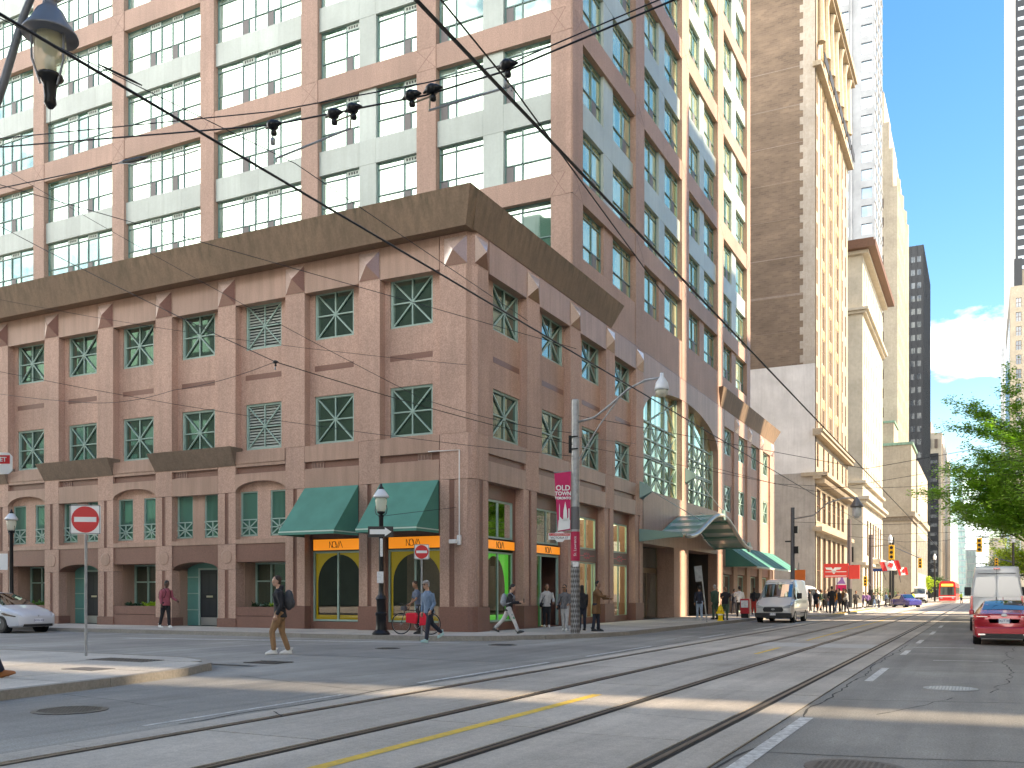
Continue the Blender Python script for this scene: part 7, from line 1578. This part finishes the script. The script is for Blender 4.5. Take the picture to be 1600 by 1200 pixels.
person(-15.62,18.38,0,LEFT+.25,1.95,'man in a black jacket, khaki trousers, grey backpack and white shoes crossing the street', JBK, KH, SHW, SK1, HBR, legs=((24,30),(-6,14)), arms=((-12,10,38),(-18,10,45)), lean=4, head=(14,0), bag=(cloth('pack',(.06,.062,.068)),'pack'), hood=True, glasses=False, width=1.08)
person(-15.24,24.8,0,LEFT+.75,1.90,'man in a flat cap sunglasses and blue grey sweatshirt walking off the kerb', BLU, NAV, TEAL, SK1, HGR, legs=((14,6),(-26,26)), arms=((-8,14,45),(-5,10,12)), lean=6, head=(10,4), cap=mat('cap_grey',(.30,.27,.25),.8), glasses=True, width=1.05, grp=None)
person(-17.2,27.35,.14,LEFT+.5,1.78,'person in a dark tee shirt standing behind the bicycle', cloth('slate',(.10,.13,.19)), JBK, SHB, SK2, HBR, legs=((4,2),(-4,2)), arms=((28,8,30),(10,10,20)), lean=10, head=(10,15), tee=True)
person(-14.55,28.9,.14,RIGHT-.2,1.74,'student in a black sweater and printed pale trousers striding right while looking at a phone', JBK, LGR, SHB, SK1, HBK, legs=((-30,14),(26,4)), arms=((20,8,70),(22,8,75)), lean=8, head=(0,28), bag=(cloth('greypack',(.30,.32,.36)),'pack'), phone=True, stripe=cloth('printgreen',(.06,.25,.16)))
person(-15.9,35.0,.14,TOCAM+.1,1.74,'woman in a pale grey hooded top and black wide trousers by the shop door', LGR, JBK, SHW, SK2, HBK, legs=((3,0),(-3,0)), arms=((6,14,60),(0,12,20)), hairlen=.1, bag=(JBK,'bag'), hood=True, width=1.12)
person(-13.75,31.9,.14,TOCAM-.3,1.68,'woman with long dark hair, dark vest and pale grey sweatpants beside the steel pole', cloth('plaid',(.16,.16,.17),.6), LGR, SHW, SK2, HBK, legs=((8,2),(-6,6)), arms=((10,10,60),(0,12,50)), hairlen=.22, bag=(JBK,'bag'), glasses=True)
person(-13.35,32.6,.14,AWAY+.3,1.66,'person in black close behind the steel pole', JBK, NAV, SHB, SK2, HBK, legs=((3,0),(-3,0)), hairlen=.15)
person(-12.55,32.0,.14,RIGHT-.5,1.80,'man in a long brown coat with one arm raised beside the steel pole', BRN, NAV, SHB, SK2, HBK, legs=((3,0),(-5,2)), arms=((30,10,60),(55,10,35)), coat=.32, width=1.05)
person(-29.2,27.5,.14,LEFT+2.6,1.86,'man in a pink red sweatshirt with a maroon backpack on the left pavement', PNK, JBK, SHW, SK3, HBK, legs=((8,4),(-12,6)), arms=((10,12,55),(0,12,20)), head=(0,15), bag=(cloth('maroonpack',(.12,.02,.03)),'pack'), width=1.08)
person(-14.55,9.72,.14,RIGHT+.1,1.8,'walker at the left edge of the picture with only a brown shoe showing', JBK, NAV, SHN, SK1, HBR, legs=((28,4),(-20,20)), arms=((-12,2,10),(-10,2,10)), far=False)
person(-13.2,48.3,.14,AWAY,1.76,'person in a dark jacket and light blue jeans walking into the driveway', NAV, cloth('lightdenim',(.28,.36,.48)), SHW, SK2, HBK, legs=((6,0),(-8,6)))
person(-12.7,49.6,.14,AWAY+.6,1.82,'heavy grey haired man in a green jacket behind the hydrant', GRN, GRN, SHB, SK1, HGR, legs=((3,0),(-3,0)), width=1.25, belly=.05, coat=.1)
person(-12.0,48.9,.14,TOCAM,1.72,'man in a black tee shirt with folded arms to the right of the hydrant', JBK, GRN, SHB, SK2, HBK, legs=((4,0),(-4,0)), arms=((18,8,90),(18,8,90)), width=1.12, belly=.03, tee=True)
person(-13.0,56.5,.14,AWAY,1.80,'person in a white shirt and black trousers with hand at the ear walking away', WHC, JBK, SHB, SK2, HBK, legs=((8,2),(-10,12)), arms=((40,12,120),(0,14,15)))
person(-13.6,63.2,.14,TOCAM,1.74,'person in a dark jacket and rust trousers in front of the awning shops', JBK, REDC, SHB, SK3, HBK, legs=((3,0),(-3,0)), far=True)
person(-15.2,64.5,.14,AWAY,1.72,'person in navy half hidden by the shop pier under the striped awning', NAV, NAV, SHB, SK2, HBK, far=True)
QG = 'people waiting in a queue at the streetcar stop'
pf = link(MB().prism([(-11.2,62),(-8.75,66),(-8.75,92),(-11.2,92)], .0, .13).mesh('streetcar_platform', WALK), 'streetcar_platform', kind='structure')
part(MB().prism([(-9.25,66.3),(-8.8,66.4),(-8.8,92),(-9.25,92)], .12, .136), 'yellow_edge', YELP, pf)
def at(px, Z): X = (px-800)/1472*Z; return (X*.8947-Z*.4468, X*.4468+Z*.8947)
q = [(1266,69,JBK,JBK,'person all in black standing just right of the parked white van'),(1275,74,NAV,JBK,'person in navy behind the black figure beside the van'),(1282,69,GRN,WHC,'person in a dark green top and white trousers in the queue'),(1289,69,JBK,JBK,'person in black with a bag beside the white trousers'),(1294,71,cloth('dustypink',(.5,.28,.27)),DNM,'person in a dusty pink top between two people in black'),
 (1300,67,JBK,NAV,'tall person in black in front of the orange jacket'),(1306,70,ORG,DNM,'person in a bright orange jacket in the queue'),(1312,69,NAV,JBK,'broad person in a long navy coat right of the orange jacket'),(1318,72,BRN,JBK,'person in a brown jacket behind the navy coat'),(1323,68,GRY,NAV,'person in a light grey hoodie at the end of the queue'),
 (1337,80,JBK,JBK,'lone person in black beyond the queue by the dark pole'),(1349,96,PLM,NAV,'person in a mauve top by the crossing'),(1356,97,PLM,JBK,'second person in mauve beside the crossing'),(1373,94,LGR,NAV,'person in a pale grey jacket stepping onto the crossing'),(1384,108,DNM,JBK,'person in blue near the flag'),(1391,118,JBK,JBK,'person in black left of the potted bushes'),(1404,120,GRN,JBK,'person in dark green near the potted bushes'),(1414,110,BRN,NAV,'person in brown beside the purple hatchback'),(1427,112,cloth('hivis',(.55,.8,.05)),NAV,'worker in a yellow green vest by the purple hatchback'),(1502,150,cloth('lime2',(.5,.65,.05)),JBK,'person in a lime jacket beside the streetcar'),(1366,104,NAV,DNM,'person in navy and jeans behind the pale grey jacket')]
rq = random.Random(2)
for px_, Z_, a, b_, lb in q:
    x, y = at(px_, Z_)
    person(x, y, .13 if (x < -8.75 and y < 92) or x < -11.4 else 0, rq.choice((LEFT,RIGHT,TOCAM,AWAY))+rq.uniform(-.4,.4), rq.uniform(1.62,1.80) + (.1 if 'tall' in lb else 0), lb, a, b_, rq.choice((SHW,SHB)), rq.choice((SK1,SK2,SK2)), rq.choice((HBR,HBK)), legs=((rq.uniform(0,12),3),(-rq.uniform(2,12),5)), arms=((rq.uniform(-5,20),12,rq.uniform(15,70)),(rq.uniform(-5,20),12,rq.uniform(15,60))), far=True, grp=QG if Z_ < 78 else None, width=rq.uniform(1,1.2))
